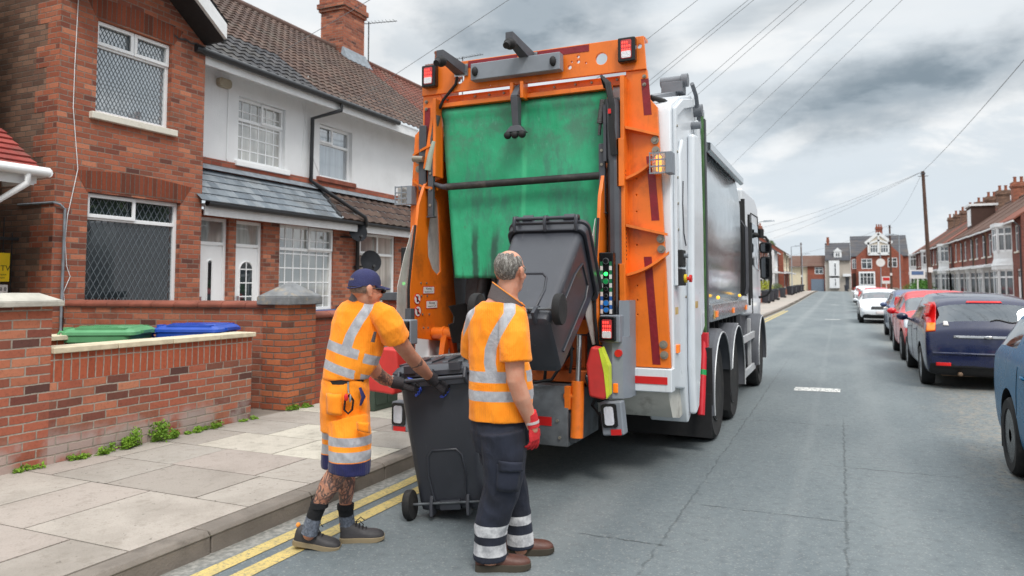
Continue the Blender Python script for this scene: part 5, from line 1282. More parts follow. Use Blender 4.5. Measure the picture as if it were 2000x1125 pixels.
# --- exhaust stack and cab
CX = -1.32
st_ = mk('exhaust_stack', MB().cyl((-1.34, 11.25, 1.45), (-1.34, 11.25, 2.55), .09, 14).cyl((-1.34, 11.25, 2.55), (-1.34, 11.25, 2.85), .05, 12).cyl((-1.42, 11.12, 1.5), (-1.42, 11.12, 3.0), .035, 10).cyl((-1.30, 11.4, 1.5), (-1.30, 11.4, 2.9), .03, 10), M_BLK, T, smooth=50)
gr = MB()
for k in range(3): gr.tube([(-1.26 + .0, 11.12 + k * .12, 1.48), (-1.24, 11.12 + k * .12, 1.6), (-1.24, 11.12 + k * .12, 2.45), (-1.3, 11.12 + k * .12, 2.55)], .016, 6)
mk('heat_guard', gr, M_DKG, st_, smooth=60)
cb_ = MB().loft([[(x, y, z) for (y, z) in [(11.6, 1.15), (14.0, 1.05), (14.15, 1.6), (14.0, 2.4), (13.8, 3.0), (13.3, 3.12), (11.6, 3.10)]] for x in (-3.68, CX)])
cabo = mk('cab', cb_, M_WH, T, bevel=.05, seg=3)
mk('cab_window', MB().prism([(12.75, 1.95), (13.85, 1.85), (13.72, 2.65), (12.8, 2.65)], 'x', CX, CX + .006), M_GL_DN, cabo)
mk('door_seam', MB().tube([(CX + .002, 12.65, .95), (CX + .002, 12.62, 2.8), (CX + .002, 13.7, 2.82), (CX + .002, 14.0, 1.9)], .012, 5), M_BLK, cabo)
mk('cab_skirt', MB().prism([(11.6, .6), (13.0, .5), (14.1, .45), (14.12, 1.1), (11.6, 1.2)], 'x', -3.66, CX - .06), M_DKG, cabo, bevel=.02)
mk('grab_rail', MB().tube([(CX + .05, 11.8, 1.3), (CX + .06, 11.8, 2.7)], .02, 8).tube([(CX + .05, 12.0, 1.4), (CX + .06, 12.1, 2.6)], .015, 8), M_BLK, cabo, smooth=60)
mk('cab_step', MB().box(CX - .1, CX + .08, 13.3, 13.9, .35, .48), M_BLK, cabo, bevel=.02)
def mirrorpx(u0, v0, u1, v1, y):
    a, b_ = WY(u0, v0, y), WY(u1, v1, y); return a.x, b_.x, b_.z, a.z
ym = 13.4
M_MIRR = mat('mirror_glass', C(120, 124, 128), .03, 1, var=.0)
for (u0, v0, u1, v1) in ((1483, 473, 1507, 494), (1484, 501, 1506, 545)):
    x0, x1, z0, z1 = mirrorpx(u0, v0, u1, v1, ym)
    h_ = mk('mirror', MB().prism(rrect(x0, x1, z0, z1, .05), 'y', ym, ym + .1), M_BLK, T, bevel=.02)
    mk('mirror_glass', MB().prism(rrect(x0 + .025, x1 - .025, z0 + .025, z1 - .025, .04), 'y', ym - .004, ym), M_MIRR, h_)
pa = [WY(u, v, ym + .05) for u, v in ((1470, 460), (1484, 462), (1495, 463), (1500, 470), (1505, 500), (1506, 545), (1504, 568), (1498, 576), (1482, 581))]
mk('mirror_arm', MB().tube(pa, .022, 8), M_BLK, T, smooth=60)
q = WY(1486, 459, ym); mk('beacon', MB().cyl(q + Vector((0, 0, -.05)), q + Vector((0, 0, .1)), .05, 12), M_BLK, T, smooth=40)
q = WY(1472, 459, ym - .2); mk('wide_mirror', MB().ell(q, (.09, .06, .05), 12, 8), M_BLK, T, smooth=60)
# ================================================================== wheelie bins
def binmat(name, c):
    m, N, b = newmat(name); co = N.coord()
    sc = N.noise(N.scl(co, 1, 1, .15), 18, 6, .75); big = N.noise(co, 2.4, 5, .6)
    k = N.mix(N.m('MULTIPLY', N.range(big, .45, .7), .4), c, tuple(x * 1.5 + .02 for x in c[:3]) + (1,))
    k = N.mix(N.m('MULTIPLY', N.range(sc, .6, .72), .3), k, (.22, .21, .2, 1))
    setp(N, b, col=k, rough=N.m('MULTIPLY_ADD', big, .25, .26), spec=.5, nrm=N.bump(N.noise(co, 160, 3), .12, .003))
    return m
M_BIN = binmat('bin_plastic_charcoal', C(53, 55, 62)); M_BING = binmat('bin_plastic_green', C(84, 146, 100)); M_BINB = binmat('bin_plastic_blue', C(30, 72, 166))
def rr3(x0, x1, y0, y1, z, r, n=5): return [(x, y, z) for x, y in rrect(x0, x1, y0, y1, r, n)]
def wheelie_bin(root, m, lidm, lid=0.0, text=False):
    """240 litre bin: back (wheels, handle) towards -y; local coordinates"""
    prof = [(.035, .205, -.20, .21, .05), (.05, .225, -.225, .235, .05), (.10, .232, -.235, .245, .05), (.30, .242, -.255, .262, .055), (.60, .258, -.28, .285, .055), (.90, .272, -.30, .305, .06), (.945, .275, -.303, .308, .06)]
    bd = MB().loft([rr3(-w, w, y0, y1, z, r) for z, w, y0, y1, r in prof])
    # wheel notches and underside ribs
    body = mk('body', bd, m, root, smooth=40)
    rim = MB().loft([rr3(-w, w, y0, y1, z, .06) for z, w, y0, y1 in ((.905, .278, -.308, .313), (.90, .298, -.325, .335), (.905, .302, -.33, .34), (.965, .304, -.332, .342), (.97, .298, -.328, .336), (.95, .272, -.30, .31))], False, False)
    mk('rim', rim, m, root, smooth=30)
    pn = MB()
    arch = [(-.11, .10), (.11, .10), (.135, .30), (.12, .42), (.085, .46), (-.085, .46), (-.12, .42), (-.135, .30)]
    def yb(z): return -.235 - (z - .1) * .08
    ring = [(x, yb(z) - .004, z) for x, z in arch]; pn.tube(ring + ring[:1], .009, 6)
    pn.tube([(-.14, yb(.56), .56), (.14, yb(.56), .56)], .005, 5)
    for s in (-1, 1):
        pts = [(s * (.238 + (z - .2) * .05 + .004), y, z) for y, z in ((-.14, .12), (-.15, .6), (-.11, .78), (.1, .8), (.15, .7), (.12, .12))]
        pn.tube(pts, .008, 6)
    mk('moulding', pn, m, root, smooth=60)
    fd = MB().box(-.075, .075, -.262, -.20, .05, .115)
    for s in (-1, 1): fd.prism([(-.30, .02), (-.20, .02), (-.20, .15), (-.25, .15), (-.285, .09)], 'x', s * .13 - .012, s * .13 + .012)
    mk('axle_bracket', fd, m, root, bevel=.006)
    mk('axle', MB().cyl((-.27, -.262, .10), (.27, -.262, .10), .009, 10), M_HOP, root, smooth=60)
    for s in (-1, 1):
        w = mk('wheel', MB().lathe([(.06, 0), (.095, .0), (.1, .008), (.1, .042), (.095, .05), (.06, .05)], (s * .285 - .025, -.262, .10), 'x', 28), M_TYRE, root, smooth=35)
        hb_ = MB().lathe([(.001, .01), (.022, .006), (.024, .044), (.001, .04)], (s * .285 - .025, -.262, .10), 'x', 14).lathe([(.06, .012), (.064, .006), (.064, .044), (.06, .038), (.05, .025)], (s * .285 - .025, -.262, .10), 'x', 24)
        for k in range(5):
            a = 2 * PI * k / 5; hb_.box(s * .285 - .008, s * .285 + .008, -.262 + .042 * math.cos(a) - .008, -.262 + .042 * math.cos(a) + .008, .10 + .042 * math.sin(a) - .014, .10 + .042 * math.sin(a) + .014)
        mk('rim', hb_, M_BLK, w, smooth=35)
    hd = MB().cyl((-.235, -.395, .955), (.235, -.395, .955), .014, 10)
    for x in (-.235, 0, .235): hd.tube([(x, -.32, .90), (x, -.37, .915), (x, -.40, .955), (x, -.37, 1.01), (x, -.32, 1.0)], [.012, .013, .016, .012, .012], 8, flat=1.2)
    mk('handle', hd, m, root, smooth=60)
    ldm = MB().loft([rr3(-w, w, y0, y1, z, .07) for z, w, y0, y1 in ((.97, .300, -.34, .375), (.975, .315, -.345, .39), (1.005, .312, -.342, .386), (1.035, .285, -.31, .35), (1.045, .25, -.28, .31))], True, True).box(-.12, .12, .34, .41, .985, 1.015)
    for s in (-1, 1): ldm.box(s * .21, s * .29, -.2, .3, 1.03, 1.05).box(s * .12, s * .2, -.36, -.30, 1.0, 1.05)
    for x in (-.17, -.06, .06, .17): ldm.loft([[(x - .02, y0, z), (x + .02, y0, z), (x + .028, y1, z2), (x - .028, y1, z2)] for y0, z, y1, z2 in ((-.24, 1.046, .20, 1.046), (-.22, 1.056, .18, 1.058))])
    ldm.loft([rr3(-.2, .2, .06, .30, 1.046, .04), rr3(-.19, .19, .07, .29, 1.058, .04)])
    if lid is not None:
        M = TX((0, -.36, .97)) @ Matrix.Rotation(lid, 4, 'X') @ TX((0, .36, -.97))
        L = mk('lid', ldm.xf(M), lidm, root, smooth=35)
        if text:
            tx = MB()
            for k, s in enumerate(('NO HOT ASHES', 'HOUSEHOLD WASTE ONLY', 'PLEASE KEEP LID CLOSED', 'NO LIQUIDS NO BUILDING RUBBLE')):
                tx.join(text_mb(s, .034, face_M((0, .255 - k * .042, 1.0595), (1, 0, 0), (0, 1, 0)), .0004))
            mk('lettering', tx.xf(M), mat('pale_lettering', C(190, 190, 188), .6), L)
    return root
def placebin(name, label, loc, yaw, m, lidm, tilt=0, lid=0, text=False, group=None):
    o = thing(name, label, 'wheelie bin', local=True, group=group)
    wheelie_bin(o, m, lidm, lid, text)
    o.location = loc; o.rotation_euler = (tilt, 0, yaw)
    return o
pb_ = placebin('wheelie_bin', 'charcoal wheelie bin on the road being pushed by the man in orange shorts', (0, 0, 0), 0, M_BIN, M_BIN, text=True)
pb_.rotation_euler = (math.radians(1), math.radians(-6), math.radians(12))
pb_.location = Vector((-2.50, 4.72, 0)) + Matrix.Rotation(math.radians(12), 3, 'Z') @ Vector((-.285, -.262, 0)) - pb_.rotation_euler.to_matrix() @ Vector((-.285, -.262, .003))
AL = math.radians(-52)
lb_ = placebin('wheelie_bin', 'charcoal wheelie bin tipped up on the lorry lift with its wheels in the air', (0, 0, 0), math.radians(4), M_BIN, M_BIN, tilt=AL, lid=math.radians(3))
axle = W(1010, 603, 4.98)
lb_.scale = (1.05, 1.05, 1.07)
lb_.location = axle - Euler((AL, 0, math.radians(4))).to_matrix() @ Vector((0, -.275, .107))
def lidded(label, u, v, d_, yaw, m, z0):
    p = W(u, v, d_)
    return placebin('wheelie_bin', label, (p.x, p.y, z0), yaw, m, m)
lidded('green wheelie bin standing behind the low garden wall', 212, 650, 7.75, math.radians(-62), M_BING, .12)
lidded('blue wheelie bin standing behind the low garden wall', 385, 645, 8.25, math.radians(-70), M_BINB, .12)

# ================================================================== people
def skinmat(name, base, tattoo=False):
    m, N, b = newmat(name); co = N.coord()
    n_ = N.noise(co, 14, 5, .6)
    c = N.mix(N.range(n_, .35, .65), base, tuple(x * k for x, k in zip(base[:3], (.92, .78, .72))) + (1,))
    if tattoo:
        a = N.attr('ink').outputs['Fac']
        wv = N.noise(N.scl(co, 1, 1, .8), 13, 2, .5, 2.2)
        k = N.m('MULTIPLY', N.range(N.m('ABSOLUTE', N.m('SUBTRACT', wv, .5)), .075, .05), N.range(a, .3, .6))
        k2 = N.m('MULTIPLY', N.m('MULTIPLY', N.range(N.noise(co, 26, 4), .5, .6), .55), N.range(a, .3, .6))
        c = N.mix(N.m('MULTIPLY', N.m('MAXIMUM', k, k2), .8), c, C(62, 62, 66))
    setp(N, b, col=c, rough=.5, spec=.4, nrm=N.bump(N.noise(co, 90, 4), .15, .004))
    b.inputs['Subsurface Weight'].default_value = .08; b.inputs['Subsurface Scale'].default_value = .01
    return m
M_SKIN = skinmat('skin', C(206, 152, 128)); M_SKINT = skinmat('tattooed_skin', C(196, 144, 120), True)
def hivis(name, hem=None):
    m, N, b = newmat(name); co = N.coord(); x, y, z = N.xyz(co)
    bd = N.range(N.attr('band').outputs['Fac'], -.0015, .0015, 1, 0)
    base = N.mix(N.range(N.noise(co, 5, 4), .3, .7), C(255, 140, 14), C(255, 154, 36))
    base = N.mix(N.m('MULTIPLY', N.range(N.noise(co, 2.2, 6, .7), .55, .75), .25), base, C(214, 110, 30))
    sil = N.mix(N.range(N.noise(co, 11, 5, .7), .3, .7), C(150, 150, 156), C(184, 184, 188))
    c = N.mix(bd, base, sil)
    if hem is not None:
        hm_ = N.range(N.attr('hem').outputs['Fac'], -.0015, .0015, 1, 0)
        c = N.mix(hm_, c, C(36, 38, 84))
    rib = N.m('SINE', N.m('MULTIPLY', N.m('ADD', x, N.m('MULTIPLY', y, .6)), 520.0))
    fold = N.noise(N.scl(co, 1, 1, .55), 9, 5, .6, .6)
    h = N.m('ADD', N.m('MULTIPLY', fold, 1.0), N.m('MULTIPLY', N.m('MULTIPLY', rib, N.m('SUBTRACT', 1.0, bd)), .03))
    setp(N, b, col=c, rough=N.m('MULTIPLY_ADD', bd, -.25, .8), spec=.3, nrm=N.bump(h, .8, .02), sheen=.15)
    return m
M_HIV = hivis('hi_vis_shirt_cloth'); M_HIVS = hivis('hi_vis_shorts_cloth', True)
def navy():
    m, N, b = newmat('navy_work_trousers'); co = N.coord()
    bd = N.range(N.attr('band').outputs['Fac'], -.0015, .0015, 1, 0)
    c = N.mix(N.range(N.noise(co, 6, 5), .3, .7), C(21, 24, 36), C(33, 38, 54))
    c = N.mix(bd, c, N.mix(N.range(N.noise(co, 16, 5, .7), .35, .65), C(160, 160, 164), C(206, 206, 208)))
    fold = N.noise(N.scl(co, 1, 1, .5), 10, 5, .6, .8)
    setp(N, b, col=c, rough=.85, nrm=N.bump(N.m('ADD', fold, N.m('MULTIPLY', N.noise(co, 300, 2), .05)), .6, .02), sheen=.02)
    return m
M_NAVY = navy()
M_CAP = mat('navy_cap_cloth', C(44, 46, 84), .9, var=.15, vs=10, bump=.4, bs=120)
M_COLLAR = mat('grey_collar', C(92, 84, 84), .85, var=.08, bump=.3, bs=150)
M_HAIR = None
def hairmat():
    m, N, b = newmat('grey_hair'); co = N.coord()
    s_ = N.noise(N.scl(co, 1.0, 1.0, .35), 75, 4, .75, .8)
    c = N.ramp(s_, [(.3, C(56, 50, 46)), (.5, C(110, 104, 98)), (.7, C(186, 182, 176))])
    setp(N, b, col=c, rough=.6, nrm=N.bump(s_, .9, .01))
    return m
M_HAIR = hairmat()
M_BOOT = mat('brown_leather', C(86, 52, 42), .5, var=.25, vs=12, dirt=.4, dcol=C(58, 40, 36), ds=8, bump=.2, bs=80)
M_SOLE = mat('dark_sole', C(66, 60, 50), .8, var=.2)
M_SHOE = mat('dark_trainer', C(54, 52, 54), .6, var=.2, vs=12, dirt=.3, dcol=C(96, 90, 84), bump=.25, bs=70)
M_TSOLE = mat('tan_sole', C(150, 134, 106), .8, var=.15, dirt=.4)
M_SOCK = mat('black_sock', C(26, 26, 30), .95, bump=.6, bs=110)
M_SOCKG = mat('grey_sock', C(98, 104, 116), .95, var=.4, vs=60, bump=.5, bs=110)
M_GLV = mat('red_glove', C(206, 40, 46), .7, var=.1, bump=.4, bs=130)
M_GLVB = mat('black_glove', C(40, 36, 40), .75, var=.2, bump=.4, bs=110)
M_GLVU = mat('blue_glove', C(72, 96, 206), .6, var=.06)
M_GLVP = mat('glove_palm', C(34, 32, 36), .5, var=.15)
M_LACE = mat('bootlace', C(30, 28, 30), .8)

def ering(c, a, b_, n=18, ax=None, ay=None):
    ax = R_ if ax is None else ax; ay = D_ if ay is None else ay
    return [c + ax * (a * math.cos(2 * PI * k / n)) + ay * (b_ * math.sin(2 * PI * k / n)) for k in range(n)]
def remesh(name, mb, m, parent, vox=.006, smooth=6, fold=0.0, fs=(9, 9, 5), seed=0, mats=None):
    o = mk(name, mb, m, parent, smooth=180)
    md = o.modifiers.new('rm', 'REMESH'); md.mode = 'VOXEL'; md.voxel_size = vox; md.use_smooth_shade = True
    if smooth: sm = o.modifiers.new('sm', 'SMOOTH'); sm.iterations = smooth; sm.factor = .5
    bake(o)
    if fold:
        me = o.data; nv = len(me.vertices); nn = [v.normal.copy() for v in me.vertices]
        for v, n_ in zip(me.vertices, nn):
            p = v.co
            k = noise.noise((p.x * fs[0] + seed, p.y * fs[1], p.z * fs[2])) + .5 * noise.noise((p.x * fs[0] * 2.3, p.y * fs[1] * 2.3 + seed, p.z * fs[2] * 2.6))
            k2 = 1 - abs(noise.noise((p.x * fs[0] * 1.2 + 7, p.y * fs[1] * 1.2, (p.z + .45 * p.x) * fs[2] * 1.5 + seed))) * 2
            v.co = p + n_ * fold * (.6 * k + .4 * k2)
        me.update()
    o.data.polygons.foreach_set('use_smooth', [True] * len(o.data.polygons))
    return o
def limb(mb, pts, n=14):
    """pts: (point, radius) or (point, r, flat)"""
    mb.tube([p[0] for p in pts], [p[1] for p in pts], n)
    mb.ell(pts[0][0], pts[0][1] * .98, 12, 8); mb.ell(pts[-1][0], pts[-1][1] * .98, 12, 8)
def headmesh(mb, c, face, scale=1.0, pitch=0.0):
    """skull, jaw, nose, ears on the frame (right, face, up)"""
    f_ = (face * math.cos(pitch) + Z_ * math.sin(pitch)).normalized(); r_ = f_.cross(Z_).normalized(); u_ = r_.cross(f_)
    M = Matrix((r_, f_, u_)).transposed()
    def e(x, y, z, a, b_, d_): mb.ell(c + M @ Vector((x, y, z)) * scale, (a * scale, b_ * scale, d_ * scale), 16, 12, M)
    e(0, -.012, .035, .076, .097, .088); e(0, .02, -.02, .068, .078, .085); e(0, .035, -.075, .05, .055, .045); e(0, .06, -.095, .028, .03, .024)
    e(0, .078, .03, .05, .022, .02); e(0, .1, -.02, .014, .02, .022); e(0, .09, .0, .011, .018, .035); e(0, .086, -.058, .026, .014, .012)
    for s in (-1, 1):
        e(s * .035, .07, -.022, .026, .022, .022); e(s * .03, .083, .008, .014, .008, .01)
        e(s * .078, -.008, -.005, .009, .02, .034); e(s * .083, -.016, .008, .008, .02, .026); e(s * .079, -.002, -.032, .007, .011, .012)
    return M
def hand(root, name, wrist, fdir, back, thumb, mats, curl=(.5, .6, .7, .75), L=.185, tipm=None, parent=None, spread=.16, vox=.0032):
    """glove with a palm, four fingers of different length bent at two knuckles and a thumb from the side of the palm"""
    f_ = fdir.normalized(); b_ = (back - f_ * back.dot(f_)).normalized(); s_ = f_.cross(b_)
    if s_.dot(thumb) < 0: s_ = -s_
    pl = L * .52
    mb = MB()
    rings = []
    for t_, w_, h_ in ((-.22, .031, .024), (0, .031, .022), (.3, .038, .020), (.7, .045, .018), (1.0, .044, .015)):
        c = wrist + f_ * (pl * t_); rings.append([c + s_ * (w_ * math.cos(a)) + b_ * (h_ * math.sin(a)) for a in [2 * PI * k / 14 for k in range(14)]])
    mb.loft(rings)
    tips = MB()
    for i, (o, ln) in enumerate(((.031, .072), (.011, .082), (-.010, .076), (-.030, .060))):
        p = wrist + f_ * (pl * .95) + s_ * o; d_ = (f_ + s_ * (o * spread / .03)).normalized(); ang = 0; pts = [p - f_ * .02, p]
        for k, q in enumerate((.42, .33, .25)):
            ang += curl[i] * (1.0, 1.1, .8)[k]
            dd = d_ * math.cos(ang) - b_ * math.sin(ang); p = p + dd * (ln * q * L / .185); pts.append(p)
        rr = [.0105, .0108, .0098, .0092, .0078]
        mb.tube(pts, rr, 8); mb.ell(pts[-1], .008, 8, 6)
        tips.tube(pts[2:], [.0108, .0103, .009], 8); tips.ell(pts[-1], .009, 8, 6)
    p = wrist + f_ * (pl * .3) + s_ * .03; pts = [p - s_ * .012, p + s_ * .012 + f_ * .018 - b_ * .004, p + s_ * .024 + f_ * .048 - b_ * .012, p + s_ * .02 + f_ * .075 - b_ * .024]
    mb.tube(pts, [.015, .0135, .0115, .009], 8); mb.ell(pts[-1], .009, 8, 6)
    o = remesh(name, mb, mats[0], parent, vox, 3)
    if len(mats) > 1:
        o.data.materials.append(mats[1])
        off = ORG.get(o.name, Vector()) if False else ORG[parent.name]
        for p_ in o.data.polygons:
            if p_.normal.dot(b_) < -.25: p_.material_index = 1
    if tipm:
        tips.tube(pts[1:], [.0142, .0122, .0098], 8)
        mk('fingertip', tips, tipm, o, smooth=180)
    return o
def boot(parent, heel, d_, L, h, m, sm, name='boot', ankle_r=.05, lift=0.0, w=.055, welt=.034):
    """shoe: lofted cross-sections from heel to toe, flat sole underneath; heel = ground point under the heel"""
    d_ = d_.normalized(); s_ = Vector((-d_.y, d_.x, 0)); up = Z_ * math.cos(lift) + d_ * math.sin(lift); fw = d_ * math.cos(lift) - Z_ * math.sin(lift)
    prof = [(0, .55, .75), (.04, .78, .95), (.14, .86, 1.05), (.30, .84, 1.0), (.42, .82, .84), (.55, .92, .66), (.70, 1.04, .62), (.84, 1.0, .58), (.94, .8, .5), (1.0, .45, .36)]
    rings = []
    for t_, ww, hh in prof:
        c = heel + fw * (L * t_); a = w * ww; H = h * hh; ring = []
        for k in range(16):
            q = 2 * PI * k / 16; x = a * math.copysign(abs(math.cos(q)) ** .75, math.cos(q)); z = welt + (H - welt) * (max(0, math.sin(q)) ** .8)
            ring.append(c + s_ * x + up * z)
        rings.append(ring)
    o = mk(name, MB().loft(rings), m, parent, smooth=60, sub=1)
    sl_ = []
    for z in (0, welt + .004):
        sl_.append([heel + fw * (L * t_) + s_ * (sg * (w * ww + (.010 if z else .005))) + up * (z + (.012 * max(0, t_ - .8) / .2 if z == 0 else 0)) for sg, seq in ((1, prof), (-1, prof[::-1])) for t_, ww, hh in seq])
    so_ = mk('sole', MB().loft(sl_), sm, o, smooth=40)
    tread = MB()
    for t_ in (.06, .16, .26, .5, .6, .7, .8, .9):
        c = heel + fw * (L * t_)
        for sg in (-1, 1): tread.ell(c + s_ * sg * w * .85 + up * .006, (.012, .012, .007), 6, 4)
    lc = MB()
    for k in range(4):
        t_ = .36 + k * .075; hh = h * (.94 - k * .09)
        c = heel + fw * (L * t_) + up * (hh * .97); lc.tube([c - s_ * w * .5 - up * .008, c + up * .008, c + s_ * w * .5 - up * .008], .004, 5)
    c = heel + fw * (L * .34) + up * h
    lc.tube([c, c + s_ * .03 + fw * .03 + up * .02, c + s_ * .02 + fw * .06], .003, 5).tube([c, c - s_ * .03 + fw * .03 + up * .015, c - s_ * .03 + fw * .055 - up * .01], .003, 5)
    mk('lace', lc, M_LACE, o)
    return o
def patch(parent, name, pts, m, bulge=.012):
    """cloth pocket: a grid stretched over 4 corners with a raised middle"""
    a, b_, c, d_ = pts; n_ = 6; vs = []; nrm = (b_ - a).cross(d_ - a).normalized()
    if nrm.dot(Vector((0, 0, EYE)) - a) < 0: nrm = -nrm
    for i in range(n_ + 1):
        for j in range(n_ + 1):
            s_, t_ = i / n_, j / n_
            p = (a * (1 - s_) + b_ * s_) * (1 - t_) + (d_ * (1 - s_) + c * s_) * t_
            k = min(1, min(s_, 1 - s_, t_, 1 - t_) * 6); vs.append(p + nrm * (bulge * (.35 + .65 * k) + .015 * math.sin(PI * s_)))
    f_ = [(i * (n_ + 1) + j, (i + 1) * (n_ + 1) + j, (i + 1) * (n_ + 1) + j + 1, i * (n_ + 1) + j + 1) for i in range(n_) for j in range(n_)]
    o = mk(name, MB().add(vs, f_), m, parent, smooth=60)
    md = o.modifiers.new('t', 'SOLIDIFY'); md.thickness = .02; md.offset = -1
    o.data.attributes.new('band', 'FLOAT', 'POINT').data.foreach_set('value', [1.0] * len(o.data.vertices))
    if m is M_HIVS: o.data.attributes.new('hem', 'FLOAT', 'POINT').data.foreach_set('value', [1.0] * len(o.data.vertices))
    return o

# ------------------------------------------------------------------ man in navy trousers, seen from behind
DA = 4.2
def A(u, v, dd=0.0): return W(u, v, DA + dd)
KA = DA / F
PA = thing('person', 'balding man in orange hi-vis polo, navy cargo trousers and red gloves standing in the road', 'person', (A(985, 1100).x, A(985, 1100).y, 0))
face = (D_ * math.cos(math.radians(30)) + R_ * math.sin(math.radians(30))).normalized()
hc = A(997, 532)
TA = [(577, 984, 30, .09, .0), (590, 981, 40, .10, .0), (604, 977, 52, .115, .0), (622, 973, 56, .125, 0), (650, 972, 57, .135, 0), (690, 973, 58, .14, 0), (730, 977, 60, .148, 0), (770, 978, 63, .155, 0), (800, 978, 62, .155, 0), (818, 978, 62, .155, 0)]
LR = [(840, 980, 44, -.07), (890, 986, 42, -.075), (930, 983, 38, -.07), (955, 979, 36, -.065), (990, 968, 33, -.06), (1030, 959, 31, -.055), (1065, 957, 31, -.05), (1088, 957, 32, -.05)]
LL = [(840, 970, 44, .08), (890, 978, 42, .11), (930, 993, 35, .15), (960, 1002, 31, .17), (990, 1008, 27, .17), (1020, 1012, 26, .17), (1050, 1015, 27, .17), (1066, 1016, 28, .17)]
b0 = MB(); M3 = headmesh(b0, hc, face, 1.02, .02)
b0.tube([A(986, 600, .0), A(990, 575, .0), A(996, 545, .0)], [.075, .064, .06], 14)
b0.loft([ering(A(c, v, dd), hw * KA * .86, hd * .86) for v, c, hw, hd, dd in TA] + [ering(A(976, 845), .12, .10)])
armR = [(A(1002, 622, -.10), .062), (A(1004, 660, -.15), .058), (A(1005, 705, -.18), .056), (A(1007, 742, -.19), .050), (A(1018, 775, -.17), .050), (A(1028, 800, -.14), .042), (A(1036, 822, -.12), .034), (A(1041, 838, -.12), .03)]
armL = [(A(938, 625, .05), .06), (A(928, 665, .12), .056), (A(930, 705, .2), .05), (A(945, 715, .34), .045), (A(975, 705, .44), .034)]
limb(b0, armR); limb(b0, armL)
for LG in (LR, LL): limb(b0, [(A(c, v, dd * (.6 if v < 900 else 1)), hw * KA * (.6 if v < 900 else .72)) for v, c, hw, dd in LG])
remesh('body', b0, M_SKIN, PA, .006, 4)
# hair: a short shell over back and sides, thin on the crown
hr = MB(); vs = []; nu, nv = 60, 30
def headpt(a, e, k=1.0):
    x, y, z = math.cos(e) * math.sin(a), math.cos(e) * math.cos(a), math.sin(e)
    return (x * .0775 * k, -.012 + y * .0985 * k, .035 + z * .0895 * k)
for j in range(nv + 1):
    e = math.radians(-78 + 150 * j / nv)
    for i in range(nu):
        a = 2 * PI * i / nu
        k = 1.045 + .04 * noise.noise((math.cos(a) * 9, math.sin(a) * 9, e * 6)) 
        vs.append(hc + (M3 @ Vector(headpt(a, e, k * (1 - .05 * max(0, -math.sin(e)))))) * 1.02)
fs = []
for j in range(nv):
    e = math.degrees(math.radians(-78 + 150 * (j + .5) / nv))
    for i in range(nu):
        a = math.degrees(2 * PI * (i + .5) / nu); a = (a + 180) % 360 - 180     # 0 = face
        w_ = 9 * noise.noise((i * .35, j * .35, 2))
        keep = (abs(a) > 112 - max(0, e) * .35 + w_ * .3 and e > -62 + w_ * .6) or (82 < abs(a) and -18 < e)
        if 72 < abs(a) < 106 and -58 < e < -2: keep = abs(a) < 84 and e > -30
        if e > 50 + w_ and abs(a) > 30: keep = False
        if e > 34 + w_ * .8 and abs(a) < 120: keep = e < 30
        if keep: fs.append((j * nu + i, j * nu + (i + 1) % nu, (j + 1) * nu + (i + 1) % nu, (j + 1) * nu + i))
hair = mk('hair', MB().add(vs, fs), M_HAIR, PA, smooth=180)
md = hair.modifiers.new('t', 'SOLIDIFY'); md.thickness = .012; md.offset = -1
# shirt
s0 = MB(); s0.loft([ering(A(c, v, dd), hw * KA, hd) for v, c, hw, hd, dd in TA[1:]], True, True)
s0.tube([A(992, 606, -.06), A(1002, 622, -.11), A(1005, 655, -.155), A(1006, 685, -.175), A(1007, 706, -.185)], [.06, .082, .086, .087, .090], 16)
s0.tube([A(948, 606, .02), A(938, 622, .05), A(927, 655, .11), A(926, 690, .17)], [.05, .074, .076, .08], 16)
sh = remesh('shirt', s0, M_HIV, PA, .006, 4, .0095, (8, 8, 5), 3)
oA = ORG[PA.name]; cA = A(975, 700)
def prj(p):
    d_ = p + oA - cA; return d_.dot(R_), d_.dot(D_), p.z + oA.z
def pw(x, pts):
    if x <= pts[0][0]: return pts[0][1]
    for (a, b_), (c, d_) in zip(pts, pts[1:]):
        if x <= c: return b_ + (d_ - b_) * (x - a) / (c - a)
    return pts[-1][1]
zb1, zb2 = A(975, 737, -.13).z, A(975, 775, -.14).z
def bandA(p):
    r, d_, z = prj(p); arm = r > .045 and d_ < -.06 and z > zb1 - .035 and (r - .085) ** 2 + (d_ + .17) ** 2 < .013
    f_ = min(abs(z - zb1 - .05 * (r > .13) * 0) - .031, abs(z - zb2) - .029)
    if arm: f_ = 1
    if z > zb1 and not (arm and z < 1.36):
        rc = pw(z, [(zb1, -.035), (1.17, -.05), (1.25, -.045), (1.32, -.02), (1.39, .02), (1.45, .06)])
        if d_ < .03: f_ = min(f_, abs(r - rc) - .033)
        if d_ < .06: f_ = min(f_, abs(r + pw(z, [(zb1, .27), (1.3, .235), (1.45, .16)])) - .022 if z > 1.28 else 1)
        if r > .08 and d_ > -.02: f_ = min(f_, abs(d_ - .07) - .033)
    return f_
setattrf(sh, 'band', bandA)
